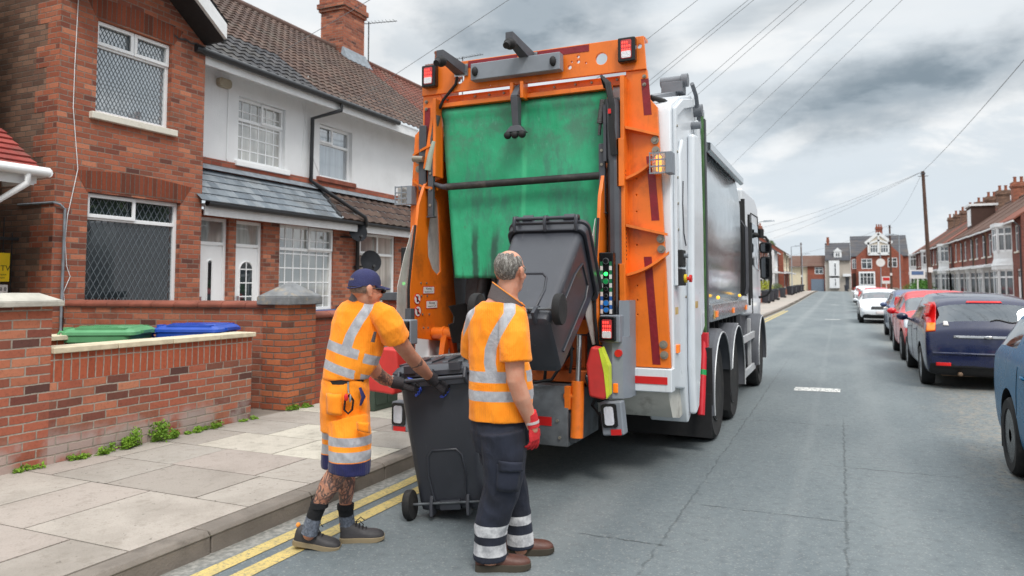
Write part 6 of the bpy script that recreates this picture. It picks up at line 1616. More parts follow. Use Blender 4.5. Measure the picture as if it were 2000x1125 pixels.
# collar with a striped edge
cl2 = MB(); ring0 = []; ring1 = []; ring2 = []
cc = A(988, 583)
for k in range(28):
    q = 2 * PI * k / 28; cx_, sx_ = math.cos(q), math.sin(q)
    ring0.append(cc + R_ * (.104 * cx_) + D_ * (.098 * sx_) + Z_ * (-.055 * cx_ - .045))
    ring1.append(cc + R_ * (.093 * cx_ + .016) + D_ * (.088 * sx_) + Z_ * (-.068 * cx_ + .026))
    ring2.append(cc + R_ * (.082 * cx_ + .016) + D_ * (.078 * sx_) + Z_ * (-.066 * cx_ + .018))
cl2.loft([ring0, ring1, ring2], False, False)
co_ = mk('collar', cl2, M_COLLAR, PA, smooth=60)
mk('collar_piping', MB().tube(ring1 + ring1[:1], .0035, 6), mat('orange_piping', C(240, 150, 60), .7), co_, smooth=60)
# trousers
t0 = MB(); t0.loft([ering(A(978, v), hw * KA, hd) for v, hw, hd in ((800, 50, .12), (822, 56, .135), (840, 57.5, .15), (855, 57, .15), (880, 50, .13))])
for LG in (LR, LL): t0.tube([A(c, v, dd) for v, c, hw, dd in LG], [hw * KA * 1.0 for v, c, hw, dd in LG], 18)
tr = remesh('trousers', t0, M_NAVY, PA, .006, 4, .011, (8, 8, 6), 9)
def bandT(p):
    z = p.z + oA.z; r = (p + oA - cA).dot(R_); near = (p + oA - cA).dot(D_) < .06
    b_ = ((A(957, 1033, -.08).z, .03), (A(957, 1071, -.08).z, .033)) if near else ((A(1015, 1014, .14).z, .026), (A(1015, 1052, .14).z, .034))
    return min(abs(z - c) - w_ for c, w_ in b_)
setattrf(tr, 'band', bandT)
patch(PA, 'cargo_pocket', (A(970, 906, -.195), A(1020, 908, -.17), A(1012, 960, -.165), A(969, 958, -.185)), M_NAVY)
patch(PA, 'pocket_flap', (A(973, 899, -.21), A(1022, 902, -.185), A(1021, 920, -.185), A(974, 921, -.21)), M_NAVY, .01)
ft = (R_ + D_ * .05).normalized()
hp = WZ(928, 1112, 0); boot(PA, hp, ft, .315, .125, M_BOOT, M_SOLE)
hp2 = WZ(984, 1082, 0); boot(PA, hp2, (R_ + D_ * .1).normalized(), .30, .125, M_BOOT, M_SOLE)
gl = hand(PA, 'glove', A(1041, 828, -.12), (A(1044, 860, -.12) - A(1041, 828, -.12)), (R_ * .75 - D_ * .65), D_ + R_ * .2, [M_GLV, M_GLVP], (.25, .32, .38, .45), .175, parent=PA)
mk('cuff', MB().tube([A(1034, 806, -.13), A(1038, 818, -.12), A(1042, 834, -.12)], [.040, .039, .036], 14), M_GLV, gl, smooth=60)
mk('cuff_label', MB().tube([A(1039, 822, -.12), A(1040, 827, -.12)], [.0405, .0395], 14), mat('pale_cuff_print', C(190, 180, 180), .7), gl, smooth=60)
hand(PA, 'glove', A(975, 705, .44), R_ * .9 + Z_ * -.1 + D_ * .3, -R_ * .2 - D_ * .4 + Z_ * .6, Z_ + D_ * .4, [M_GLV, M_GLVP], (.5, .6, .6, .7), .175, parent=PA)

# ------------------------------------------------------------------ man in orange shorts pushing the bin
DB = 4.48
def B(u, v, dd=0.0): return W(u, v, DB + dd)
KB = DB / F
PB = thing('person', 'man in navy cap and orange hi-vis shorts leaning forward to push the bin', 'person', (B(668, 1060).x, B(668, 1060).y, 0))
oB = ORG[PB.name]
faceB = (D_ * math.cos(math.radians(52)) + R_ * math.sin(math.radians(52))).normalized()
hb = B(714, 567)
TB = [(584, 708, 26, .08, .06), (594, 707, 40, .10, .05), (608, 705, 50, .12, .04), (630, 702, 54, .13, .03), (660, 698, 55, .135, .02), (690, 692, 54, .135, .01), (715, 684, 51, .13, 0), (738, 675, 46, .125, 0)]
LBr = [(835, 686, 40, -.08), (870, 682, 36, -.08), (900, 672, 24, -.08), (925, 658, 20, -.07), (945, 645, 20.5, -.07), (965, 634, 17, -.07), (985, 623, 12.5, -.06), (1010, 613, 12, -.05), (1042, 604, 13, -.05)]
LBl = [(835, 668, 38, .10), (870, 672, 33, .11), (900, 675, 23, .12), (925, 676, 18, .12), (945, 676, 18.5, .13), (965, 676, 15, .13), (985, 675, 12, .13), (1005, 676, 11.5, .13), (1030, 680, 13, .14)]
HR, HL = W(846, 741, 4.90), W(779, 748, 4.94)
armBR = [(B(752, 616, -.06), .062), (B(768, 645, -.06), .055), (B(784, 672, .02), .052), (B(800, 694, .12), .046), (B(820, 716, .27), .046), (W(836, 733, 4.87), .034), (W(841, 738, 4.9), .026)]
armBL = [(B(690, 620, .18), .06), (B(705, 660, .24), .055), (B(722, 705, .30), .05), (B(735, 728, .34), .046), (W(750, 740, 4.9), .044), (W(766, 746, 4.96), .034), (W(772, 748, 4.975), .026)]
b1 = MB(); M4 = headmesh(b1, hb, faceB, 1.0, -.08)
b1.tube([B(706, 606, .05), B(708, 585, .04), B(713, 568, .0)], [.07, .06, .056], 14)
b1.loft([ering(B(c, v, dd), hw * KB * .85, hd * .85) for v, c, hw, hd, dd in TB] + [ering(B(675, 790), .13, .12)])
limb(b1, armBR); limb(b1, armBL)
for LG in (LBr, LBl): limb(b1, [(B(c, v, dd), hw * KB * (.62 if v < 890 else 1.0)) for v, c, hw, dd in LG])
bo = remesh('body', b1, M_SKINT, PB, .006, 4)
def ink(p):
    q = p + oB; z = q.z
    if z < .52: return 1.0 if z > .24 else 0.0
    if (q - W(758, 743, 4.93)).length < .16: return .55
    if (q - W(812, 708, 4.68)).length < .045: return .7
    return 0.0
setattrf(bo, 'ink', ink)
# shirt with the braces following the leaning back
s1 = MB(); s1.loft([ering(B(c, v, dd), hw * KB, hd) for v, c, hw, hd, dd in TB])
s1.tube([B(735, 606, -.02), B(752, 618, -.06), B(764, 638, -.06), B(772, 655, -.03), B(774, 661, -.02)], [.06, .078, .084, .085, .086], 16)
s1.tube([B(690, 612, .15), B(700, 640, .22), B(708, 672, .26)], [.06, .075, .075], 14)
sh2 = remesh('shirt', s1, M_HIV, PB, .006, 4, .0105, (8, 8, 5), 17)
axB = (B(707, 596, .04) - B(675, 736)).normalized(); rB = (R_ - axB * R_.dot(axB)).normalized(); dB = axB.cross(rB)
if dB.dot(D_) < 0: dB = -dB
wB = B(675, 736)
def bandB(p):
    q = p + oB - wB; a, r, d_ = q.dot(axB), q.dot(rB), q.dot(dB)
    sl_ = r > .13 and a > .2
    side = .05 if r > .085 and d_ < .06 else 0
    f_ = min(abs(a - .165 + side * .2 + r * .1) - .029, abs(a - .045 + side * .2 + r * .12) - .027)
    if abs(r - .088) < .014 and a < .22: f_ = 1
    if sl_: f_ = 1
    if a > .165 and not sl_:
        rc = pw(a, [(.16, -.01), (.26, .0), (.36, .03), (.44, .06)])
        if d_ < .02: f_ = min(f_, abs(r - rc) - .031)
        if d_ > -.02: f_ = min(f_, abs(r + .01) - .028) if d_ > .05 else f_
    return f_
setattrf(sh2, 'band', bandB)
mk('underarm_panel', MB().tube([B(733, 648, -.125), B(728, 668, -.13)], [.014, .02], 8, flat=.35), M_COLLAR, PB, smooth=60)
cl3 = MB(); rg = [[], [], []]; cc = B(708, 588, .045)
for k in range(26):
    q = 2 * PI * k / 26; cx_, sx_ = math.cos(q), math.sin(q)
    rg[0].append(cc + R_ * (.085 * cx_) + D_ * (.085 * sx_) + Z_ * (-.03 * cx_ - .02)); rg[1].append(cc + R_ * (.070 * cx_ + .003) + D_ * (.072 * sx_) + Z_ * (-.028 * cx_ + .022)); rg[2].append(cc + R_ * (.062 * cx_ + .004) + D_ * (.064 * sx_) + Z_ * (-.028 * cx_ + .014))
mk('collar', cl3.loft(rg, False, False), M_COLLAR, PB, smooth=60)
# shorts
s2 = MB(); s2.loft([ering(B(c, v, .01), hw * KB, hd) for v, c, hw, hd in ((735, 675, 43, .125), (760, 674, 46, .135), (800, 674, 48, .14), (840, 675, 48, .13))])
s2.tube([B(680, 820, -.05), B(684, 850, -.08), B(684, 880, -.085), B(683, 905, -.085), B(682, 919, -.085)], [.12, .122, .124, .122, .121], 18)
s2.tube([B(666, 820, .08), B(664, 850, .10), B(663, 880, .11), B(663, 900, .11), B(663, 909, .11)], [.115, .112, .11, .108, .107], 18)
so2 = remesh('shorts', s2, M_HIVS, PB, .006, 4, .012, (8, 8, 6), 31)
z1, z2, z3 = B(683, 865, -.2).z, B(683, 894, -.2).z, B(683, 906, -.2).z
setattrf(so2, 'band', lambda p: min(abs(p.z - z1) - .026, abs(p.z - z2) - .030)); setattrf(so2, 'hem', lambda p: p.z - z3)
mk('belt', MB().loft([ering(B(675, v, .01), (43.5) * KB, .128, 26) for v in (737, 746)], False, False), M_BLK, PB, smooth=60)
patch(PB, 'pocket_flap', (B(696, 823, -.215), B(722, 825, -.19), B(722, 846, -.19), B(697, 840, -.215)), M_HIVS, .01)
patch(PB, 'cargo_pocket', (B(637, 768, -.13), B(668, 770, -.155), B(668, 812, -.16), B(638, 808, -.13)), M_HIVS, .004)
mk('navy_pocket_edge', MB().tube([B(703, 757, -.11), B(710, 775, -.12), B(704, 792, -.125)], [.012, .02, .01], 8, flat=.4), mat('navy_trim', C(36, 38, 84), .85), PB, smooth=60)
ky = MB().tube([B(680, 746, -.15), B(680, 758, -.155), B(681, 768, -.16)], .006, 6)
k_ = mk('key_clip', ky, M_STEEL, PB, smooth=60)
mk('lanyard', MB().tube([B(682, 770, -.165), B(690, 782, -.165), B(688, 800, -.165), B(680, 808, -.165), B(672, 800, -.165), B(674, 782, -.165), B(682, 772, -.165)], .007, 6), M_BLKG, k_, smooth=60)
mk('key', MB().ell(B(676, 776, -.17), (.014, .012, .022), 8, 6), M_REDR, k_); mk('key', MB().ell(B(684, 778, -.17), (.008, .006, .024), 8, 6), M_STEEL, k_)
# socks, shoes
for (pts, hl_, ll, lift, dr) in (([B(624, 981, -.06), B(613, 1010, -.05), B(604, 1042, -.05)], WZ(574, 1060, 0.03), .285, .16, (R_ - D_ * .02)), ([B(675, 985, .13), B(676, 1005, .13), B(680, 1034, .14)], WZ(664, 1057, 0), .275, 0.0, (R_ + D_ * .12))):
    sk_ = mk('sock', MB().tube(pts[:2], [.049, .046], 14).tube([pts[0] + Z_ * .004, pts[0] - Z_ * .03], [.053, .052], 14), M_SOCK, PB, smooth=60)
    mk('sock_foot', MB().tube(pts[1:], [.0462, .05], 14), M_SOCKG, sk_, smooth=60)
    st2 = boot(PB, hl_, dr, ll, .115, M_SHOE, M_TSOLE, 'shoe', lift=lift, welt=.025)
    mk('heel_tab', MB().ell(hl_ + Z_ * .108 * math.cos(lift) + dr.normalized() * (.108 * math.sin(lift) + .008), (.014, .014, .016), 8, 6), mat('orange_piping'), st2)
# cap with a brim, hair stubble strap gap, glasses
cp_ = MB(); rings = []
fB = (faceB * math.cos(-.08) + Z_ * math.sin(-.08)).normalized(); rBx = fB.cross(Z_).normalized(); uB = rBx.cross(fB)
def HB(x, y, z): return hb + rBx * x + fB * y + uB * z
for e, hgt in ((0, .028), (.25, .055), (.5, .085), (.72, .108), (.88, .122), (.97, .130), (1.0, .133)):
    k = math.sqrt(max(0, 1 - e * e)) if e < 1 else .02
    rings.append([HB(.083 * k * math.cos(q) + 0, -.010 + .104 * k * math.sin(q), hgt + .0 - .012 * math.sin(q) * (1 - e) * -1) for q in [2 * PI * j / 28 for j in range(28)]])
cap = mk('cap', MB().loft(rings, False, True), M_CAP, PB, smooth=60)
br = MB(); vs = []
for i in range(9):
    for j in range(13):
        q = math.radians(-75 + 150 * j / 12); t_ = i / 8
        vs.append(HB((.082 + .0 * t_) * math.sin(q) * (1 - .12 * t_), -.010 + .102 * math.cos(q) + .075 * t_ * (math.cos(q) ** .6), .036 - .012 * t_ - .02 * math.sin(q) ** 2 * t_))
br.add(vs, [(i * 13 + j, i * 13 + j + 1, (i + 1) * 13 + j + 1, (i + 1) * 13 + j) for i in range(8) for j in range(12)])
bo_ = mk('brim', br, M_CAP, cap, smooth=60); md = bo_.modifiers.new('t', 'SOLIDIFY'); md.thickness = .006
mk('cap_strap', MB().tube([HB(-.07, -.06, .02), HB(-.04, -.098, .008), HB(0, -.108, .004), HB(.04, -.098, .008), HB(.07, -.06, .02)], .010, 6, flat=.5), M_CAP, cap, smooth=60)
mk('glasses', MB().tube([HB(.082, -.01, .012), HB(.08, .06, .014), HB(.066, .09, .012)], .004, 5).ell(HB(.04, .098, .006), (.024, .008, .018), 10, 8).ell(HB(-.035, .1, .006), (.024, .008, .018), 10, 8), M_BLKG, PB, smooth=60)
st3 = MB(); vs = []
for j in range(9):
    e = math.radians(-40 + 62 * j / 8)
    for i in range(27):
        a = math.radians(100 + 160 * i / 26); vs.append(HB(.0785 * math.cos(e) * math.sin(a), -.012 + .0985 * math.cos(e) * math.cos(a), .035 + .088 * math.sin(e)))
mk('hair', st3.add(vs, [(j * 27 + i, j * 27 + i + 1, (j + 1) * 27 + i + 1, (j + 1) * 27 + i) for j in range(8) for i in range(26)]), mat('stubble_hair', C(120, 100, 88), .8, var=.3, vs=90, bump=.5, bs=120), PB, smooth=60)
# gloves on the bin's rim and handle
for wr, nm in ((HR, 0), (HL, 1)):
    fd_ = (R_ * .5 + D_ * .25 - Z_ * .45) if not nm else (R_ * .9 + D_ * .15 - Z_ * .22)
    gb2 = hand(PB, 'glove', wr, fd_, Z_ * .5 - D_ * .65, -R_ * .5 + D_ * .6 if not nm else D_ - R_ * .3, [M_GLVB], (.45, .5, .55, .6), .215, M_GLVU, PB)
    wd_ = fd_.normalized(); back_ = (W(836, 733, 4.87) if not nm else W(766, 746, 4.96))
    mk('cuff', MB().tube([back_.lerp(wr, .2), wr, wr + wd_ * .03], [.042, .041, .037], 14), M_GLVB, gb2, smooth=60)
mk('wristwatch', MB().tube([W(764, 744.5, 4.95), W(767, 746.5, 4.965)], [.041, .0405], 16), M_STEEL, PB, smooth=60)
# ================================================================== cars
from mathutils.bvhtree import BVHTree
def paint(name, c, flake=.0, coat=.6, spec=.45):
    m, N, b = newmat(name); co = N.coord()
    k = N.mix(N.m('MULTIPLY', N.range(N.noise(co, 3, 6, .7), .5, .75), .18), c, (.25, .24, .22, 1))
    setp(N, b, col=k, rough=N.m('MULTIPLY_ADD', N.noise(co, 6, 4), .12, .22), metal=flake, coat=coat, crough=.06, spec=spec); b.inputs['Coat IOR'].default_value = 1.5
    return m
def carglass():
    m, N, b = newmat('car_glass'); co = N.coord()
    tr = N.new('ShaderNodeBsdfTransparent', {'Color': (.30, .36, .36, 1)}); gl = N.new('ShaderNodeBsdfGlossy', {'Color': (.9, .95, 1, 1), 'Roughness': .03})
    fr = N.new('ShaderNodeFresnel', {'IOR': 1.5}).outputs[0]
    mx = N.new('ShaderNodeMixShader', {0: N.m('ADD', N.m('MULTIPLY', fr, .9), .12), 1: tr.outputs[0], 2: gl.outputs[0]})
    N.l.new(mx.outputs[0], N.n['Material Output'].inputs[0]); return m
M_CGL = carglass()
M_CBLK = mat('car_black_trim', C(24, 24, 26), .6, var=.15)
M_CINT = mat('car_seat_cloth', C(46, 46, 50), .9)
M_PLATEW = mat('number_plate_white', C(214, 206, 206), .4); M_PLATEY = mat('number_plate_yellow', C(226, 196, 60), .4)
M_HEAD = mat('headlamp_glass', C(206, 212, 218), .12, .3, var=.2, vs=25)
M_TAILR = mat('tail_lamp_red', C(206, 30, 30), .2, em=.15); M_TAILO = mat('tail_lamp_orange', C(240, 130, 30), .2, em=.15)
M_ALLOY = mat('alloy_rim', C(160, 163, 168), .3, .8, var=.06)
M_CHROME = mat('chrome'); M_EXH = mat('exhaust_rust', C(120, 96, 76), .7, var=.3, vs=20)
def car(name, label, col, L=4.2, Wd=1.70, H=1.44, hood=.92, belt=.93, style='hatch', rimr=.20, tr=.31, group='cars parked along the street', lampon=False, wb=2.6, dark_rim=False):
    root = thing(name, label, 'car', local=True, group=group)
    w = Wd / 2; r, f_ = -L / 2, L / 2
    rs = .30 if style == 'hatch' else .22
    # y, centre-line height, roof half width, plan width factor, cabin
    st = [(r, .60, 0, .86, 0), (r + .03, .86, 0, .93, 0), (r + .06, belt + .0, 0, .965, 0), (r + .10, belt + .05, .76 * w, .975, 1), (r + rs, H - .12, .73 * w, .985, 1), (r + rs + .10, H - .075, .735 * w, .99, 1), (r + 1.05, H - .025, .745 * w, 1, 1), (r + 1.14, H - .018, .745 * w, 1, 1), (0, H, .745 * w, 1, 1), (.10, H - .002, .745 * w, 1, 1),
          (f_ - 1.72, H - .05, .73 * w, 1, 1), (f_ - 1.62, H - .09, .72 * w, 1, 1), (f_ - 1.02, hood + .07, .80 * w, .995, 1), (f_ - .94, hood + .03, 0, .99, 0), (f_ - .55, hood - .05, 0, .97, 0), (f_ - .22, hood - .14, 0, .93, 0), (f_ - .06, hood - .26, 0, .86, 0), (f_, hood - .42, 0, .78, 0)]
    zb = .20; rows = []
    for i, (y, zt, rw, k, cab) in enumerate(st):
        W_ = w * k; zl = zb + (.14 if y < r + .1 or y > f_ - .15 else 0)
        if cab: up = [(W_ * .985, belt - .005), (W_ * .955, belt + .04), (rw + .02, zt - .085), (rw * .93, zt - .035), (rw * .55, zt - .006), (0, zt)]
        else: up = [(W_ * .985, zt - .14), (W_ * .95, zt - .075), (W_ * .87, zt - .035), (W_ * .7, zt - .02), (W_ * .4, zt - .005), (0, zt)]
        mid = [(0, zl), (W_ * .84, zl), (W_ * .95, zl + .05), (W_ * .985, zl + .16), (W_ * 1.0, (zl + .16 + up[0][1]) / 2 + .03)]
        h = mid + up
        rows.append([(x, y, z) for x, z in h] + [(-x, y, z) for x, z in h[-2:0:-1]])
    n = len(rows[0]); mb = MB(); vs = [p for q in rows for p in q]; fs, mi = [], []
    nh = 11
    for i in range(len(rows) - 1):
        y0, y1 = st[i][0], st[i + 1][0]; c0, c1 = st[i][4], st[i + 1][4]
        for j in range(n):
            j2 = (j + 1) % n; jj = j if j < nh - 1 else n - 1 - j     # mirrored segment index
            m_ = 0
            if jj in (0, 1): m_ = 2
            if c0 and c1:
                side = jj == 6; topf = jj in (7, 8, 9)
                pillar = (i in (6, 8))
                if side and 4 <= i <= 10 and not pillar: m_ = 1
                if side and i in (3, 11): m_ = 0
                if topf and i == 3: m_ = 1 if jj in (8, 9) else 1
                if topf and i == 11: m_ = 1
            fs.append((i * n + j, i * n + j2, (i + 1) * n + j2, (i + 1) * n + j)); mi.append(m_)
    fs.append(list(range(n))[::-1]); mi.append(0); fs.append([(len(rows) - 1) * n + j for j in range(n)]); mi.append(0)
    mb.v = [Vector(p) for p in vs]; mb.f = fs; mb.mi = mi
    P_ = paint(name + '_paint', col) if not isinstance(col, bpy.types.Material) else col
    o = mk('body', mb, [P_, M_CGL, M_CBLK], root, smooth=180, sub=2)
    wy = [-wb / 2 - .02, wb / 2 + .02]
    cut = MB()
    for y in wy:
        for s in (-1, 1): cut.cyl((s * (w - .24), y, tr + .02), (s * (w + .1), y, tr + .02), tr + .055, 28, mi=2)
    co = mk('tmpcut', cut, [P_, M_CGL, M_CBLK])
    for p in co.data.polygons: p.material_index = 2
    md = o.modifiers.new('b', 'BOOLEAN'); md.operation = 'DIFFERENCE'; md.object = co; md.solver = 'EXACT'
    bake(o); bpy.data.objects.remove(co)
    me = o.data
    bv = BVHTree.FromPolygons([v.co.copy() for v in me.vertices], [list(p.vertices) for p in me.polygons])
    # separate glass
    bm = bmesh.new(); bm.from_mesh(me)
    g_ = bm.copy(); bmesh.ops.delete(g_, geom=[f for f in g_.faces if f.material_index != 1], context='FACES')
    bmesh.ops.delete(bm, geom=[f for f in bm.faces if f.material_index == 1], context='FACES')
    bm.to_mesh(me); gm = bpy.data.meshes.new('window_glass'); g_.to_mesh(gm); gm.materials.append(M_CGL)
    for p in gm.polygons: p.material_index = 0
    for m2 in (me, gm): m2.polygons.foreach_set('use_smooth', [True] * len(m2.polygons)); m2.set_sharp_from_angle(angle=math.radians(38))
    go = bpy.data.objects.new('window_glass', gm); COL.objects.link(go); go.parent = root; ORG[go.name] = Vector()
    def hit(p, d_):
        l_, nn, _, _ = bv.ray_cast(Vector(p), Vector(d_)); return (l_, nn) if l_ is not None else (None, None)
    def quadpatch(quad, ax, nm, m_, off=.006, n_=8, th=.006, parent=root):
        """a lamp or plate laid onto the body; quad in (x,z) for front/rear, (y,z) for sides"""
        d_ = {'rear': (0, 1, 0), 'front': (0, -1, 0), 'right': (-1, 0, 0), 'left': (1, 0, 0)}[ax]; D3 = Vector(d_)
        vs = []
        for i in range(n_ + 1):
            for j in range(n_ + 1):
                s_, t_ = i / n_, j / n_
                a = [(quad[0][k] * (1 - s_) + quad[1][k] * s_) * (1 - t_) + (quad[3][k] * (1 - s_) + quad[2][k] * s_) * t_ for k in (0, 1)]
                q = (a[0], 0, a[1]) if ax in ('rear', 'front') else (0, a[0], a[1])
                p0 = Vector(q) - D3 * 4
                l_, nn = hit(p0, d_)
                if l_ is None: l_ = Vector(q) - D3 * (L / 2 - .12 if ax in ('rear', 'front') else w - .08)
                vs.append(l_ - D3 * off)
        f3 = [(i * (n_ + 1) + j, (i + 1) * (n_ + 1) + j, (i + 1) * (n_ + 1) + j + 1, i * (n_ + 1) + j + 1) for i in range(n_) for j in range(n_)]
        po = mk(nm, MB().add(vs, f3), m_, parent, smooth=50); md = po.modifiers.new('t', 'SOLIDIFY'); md.thickness = th; md.offset = 0
        return po
    for i, y in enumerate(wy):
        for s in (-1, 1):
            X = s * (w - .005)
            t_ = MB().lathe([(tr * .66, X - s * .02), (tr * .70, X - s * .004), (tr * .92, X), (tr * .985, X - s * .02), (tr, X - s * .05), (tr, X - s * .16), (tr * .96, X - s * .19), (tr * .66, X - s * .19)], (0, y, tr), 'x', 32)
            wo = mk('wheel', t_, M_TYRE, root, smooth=40)
            rm = MB().lathe([(tr * .68, X - s * .012), (tr * .64, X - s * .02), (tr * .62, X - s * .07)], (0, y, tr), 'x', 28)
            for k in range(5):
                a = 2 * PI * k / 5 + .3; u_ = Vector((0, math.cos(a), math.sin(a))); v_ = Vector((0, -math.sin(a), math.cos(a))); c = Vector((X - s * .025, y, tr)); e_ = Vector((s * .012, 0, 0))
                p = [c + u_ * .03 - v_ * .028, c + u_ * .03 + v_ * .028, c + u_ * tr * .65 + v_ * .02, c + u_ * tr * .65 - v_ * .02]
                rm.hexa([q - e_ for q in p] + [q + e_ for q in p])
            rm.cyl((X - s * .05, y, tr), (X - s * .012, y, tr), .055, 14)
            mk('rim', rm, M_BLKG if dark_rim else M_ALLOY, wo, smooth=40)
            mk('brake_disc', MB().cyl((X - s * .09, y, tr), (X - s * .075, y, tr), tr * .6, 20), M_RIM if dark_rim else M_CBLK, wo)
    # lamps, plates, handles, seams, mirrors, seats
    for s in (-1, 1):
        quadpatch([(s * w * .93, hood - .25), (s * w * .52, hood - .23), (s * w * .60, hood - .11), (s * w * .90, hood - .07)], 'front', 'headlight', mat('lit_headlamp', C(255, 250, 235), .15, em=1.1) if lampon and s > 0 else M_HEAD, .008)
        if style == 'hatch':
            tl = quadpatch([(s * w * .955, .88), (s * w * .80, .90), (s * w * .74, 1.34), (s * w * .86, 1.31)], 'rear', 'tail_light', M_TAILR, .012, 10)
            quadpatch([(s * w * .95, .89), (s * w * .81, .91), (s * w * .785, 1.02), (s * w * .92, 1.02)], 'rear', 'indicator', M_TAILO, .017, 6, parent=tl)
        else: quadpatch([(s * w * .95, .72), (s * w * .66, .74), (s * w * .68, .90), (s * w * .92, .92)], 'rear', 'tail_light', M_TAILR, .008)
        sd_ = 'right' if s > 0 else 'left'
        for y in (-.62, .42):
            l_, nn = hit((s * 4, y, belt - .10), (-s, 0, 0))
            if l_: mk('door_handle', MB().ell(l_ + Vector((s * .02, 0, 0)), (.014, .085, .016), 10, 6).box(l_.x - .02, l_.x + s * .02, y - .07, y - .05, l_.z - .01, l_.z + .01), P_, root, smooth=60)
        for ys in ((-.98, -.9), (.02, .02), (1.0, 1.02)):
            pts = []
            for k in range(9):
                z = .32 + (belt - .36) * k / 8; l_, nn = hit((s * 4, ys[0] + (ys[1] - ys[0]) * k / 8, z), (-s, 0, 0))
                if l_: pts.append(l_ + Vector((s * -.001, 0, 0)))
            if len(pts) > 2: mk('door_seam', MB().tube(pts, .005, 5), M_CBLK, root)
        mr = MB().ell((s * (w + .10), f_ - 1.42, belt + .06), (.10, .06, .07), 14, 10).tube([(s * (w - .04), f_ - 1.38, belt + .01), (s * (w + .05), f_ - 1.4, belt + .04)], .025, 8)
        mo = mk('mirror', mr, P_, root, smooth=60)
        for y in (-.55, .35):
            mk('seat', MB().box(s * .14, s * .58, y - .30, y - .14, .45, 1.0).box(s * .14, s * .58, y - .14, y + .35, .40, .55).ell((s * .36, y - .24, 1.12), (.13, .05, .11), 12, 8), M_CINT, root, bevel=.03)
    pl = quadpatch([(-.26, .42), (.26, .42), (.26, .53), (-.26, .53)], 'front', 'number_plate', M_PLATEW, .012)
    quadpatch([(-w * .5, hood - .33), (w * .5, hood - .33), (w * .46, hood - .20), (-w * .46, hood - .20)], 'front', 'grille', M_CBLK, .005)
    quadpatch([(-w * .7, .30), (w * .7, .30), (w * .66, .38), (-w * .66, .38)], 'front', 'air_intake', M_CBLK, .005)
    for nm, zz in (('bumper_crease', .56),):
        pts = []
        for k in range(17):
            x = w * .86 * (k / 8 - 1); l_, nn = hit((x, -4, zz), (0, 1, 0))
            if l_: pts.append(l_)
        if len(pts) > 2: mk('bumper', MB().tube(pts, .022, 6, flat=1.0), P_, root, smooth=60)
    wp = []
    for k in range(7):
        l_, nn = hit((.05 + .36 * k / 6, -4, belt + .10 + .02 * math.sin(k)), (0, 1, 0))
        if l_: wp.append(l_ - Vector((0, .012, 0)))
    if len(wp) > 2: mk('wiper', MB().tube(wp, .009, 5), M_CBLK, root)
    mk('aerial', MB().cyl((0, -.2 if style != 'hatch' else .35, H), (0, -.28 if style != 'hatch' else .27, H + .22), .005, 5), M_CBLK, root)
    root['half'] = L / 2
    return root, hit, quadpatch
def park(root, x, y, facing):        # facing +1: nose away down the street
    root.location = (x, y, zg(y)); root.rotation_euler = (0, 0, 0 if facing > 0 else PI)
# navy hatchback, seen from behind
nv_, hit, qp = car('hatchback', 'navy blue hatchback with tall tail lights high beside its rear window', C(14, 24, 62), 4.15, 1.72, 1.49, .93, .96, 'hatch', wb=2.6)
park(nv_, 2.03, 15.15, 1)
qp([(-.46, .80), (.46, .80), (.45, .835), (-.45, .835)], 'rear', 'chrome_strip', M_CHROME, .012)
mk('badge', MB().ell((0, -2.10, .818), (.055, .012, .026), 14, 8), M_CHROME, nv_, smooth=60)
qp([(-.24, 1.335), (.24, 1.335), (.22, 1.36), (-.22, 1.36)], 'rear', 'brake_light', M_TAILR, .012)
qp([(-.32, .60), (.32, .60), (.40, .77), (-.40, .77)], 'rear', 'plate_recess', nv_.children[0].data.materials[0], -.004)
for s in (-1, 1): qp([(s * .70, .37), (s * .50, .37), (s * .50, .42), (s * .70, .42)], 'rear', 'reflector', M_TAILR, .008)
mk('exhaust', MB().cyl((-.38, -1.75, .24), (-.38, -2.10, .25), .032, 12).box(-.62, -.15, -1.9, -1.6, .2, .32), M_EXH, nv_, bevel=.02)
qp([(-.58, .985), (-.50, .985), (-.52, 1.05), (-.57, 1.05)], 'rear', 'window_sticker', M_SIGNW, .012, 3)
# teal blue car at the near right, tail towards the far end
bl_, hit, qp = car('estate_car', 'metallic teal blue car parked nearest on the right edge', paint('teal_metallic', C(0, 92, 134), .0, .05, .12), 4.2, 1.76, 1.5, .95, .98, 'estate', wb=2.55, tr=.325, dark_rim=True)
park(bl_, 2.16, 6.22, -1)
mk('mud_flap', MB().box(.66, .86, -1.70, -1.68, .16, .5).box(-.86, -.66, -1.70, -1.68, .16, .5), M_CBLK, bl_)
rd_, hit, qp = car('small_car', 'red hatchback facing the camera behind the navy car', C(196, 10, 26), 3.75, 1.66, 1.5, .95, .97, 'hatch', wb=2.4)
park(rd_, 2.0, 19.3, -1)
sv_, hit, qp = car('people_carrier', 'blue grey people carrier parked behind the red hatchback', paint('slate_blue_metallic', C(70, 84, 120), .2), 4.2, 1.72, 1.5, .96, .97, 'estate', wb=2.7)
park(sv_, 2.16, 25.6, -1)
wt_, hit, qp = car('white_car', 'silvery white car facing the camera with its headlamp lit', C(214, 218, 222), 4.4, 1.8, 1.47, .93, .93, 'hatch', wb=2.65, lampon=True)
park(wt_, 1.62, 36.6, -1)
def repaint(o, m):
    for c in o.children_recursive:
        for sl_ in c.material_slots:
            if sl_.material and sl_.material.name.endswith('_paint') or (sl_.material and 'metallic' in sl_.material.name):
                sl_.link = 'OBJECT'; sl_.material = m
P_RED = paint('far_red_paint', C(190, 30, 44)); P_WHT = paint('far_white_paint', C(226, 228, 230))
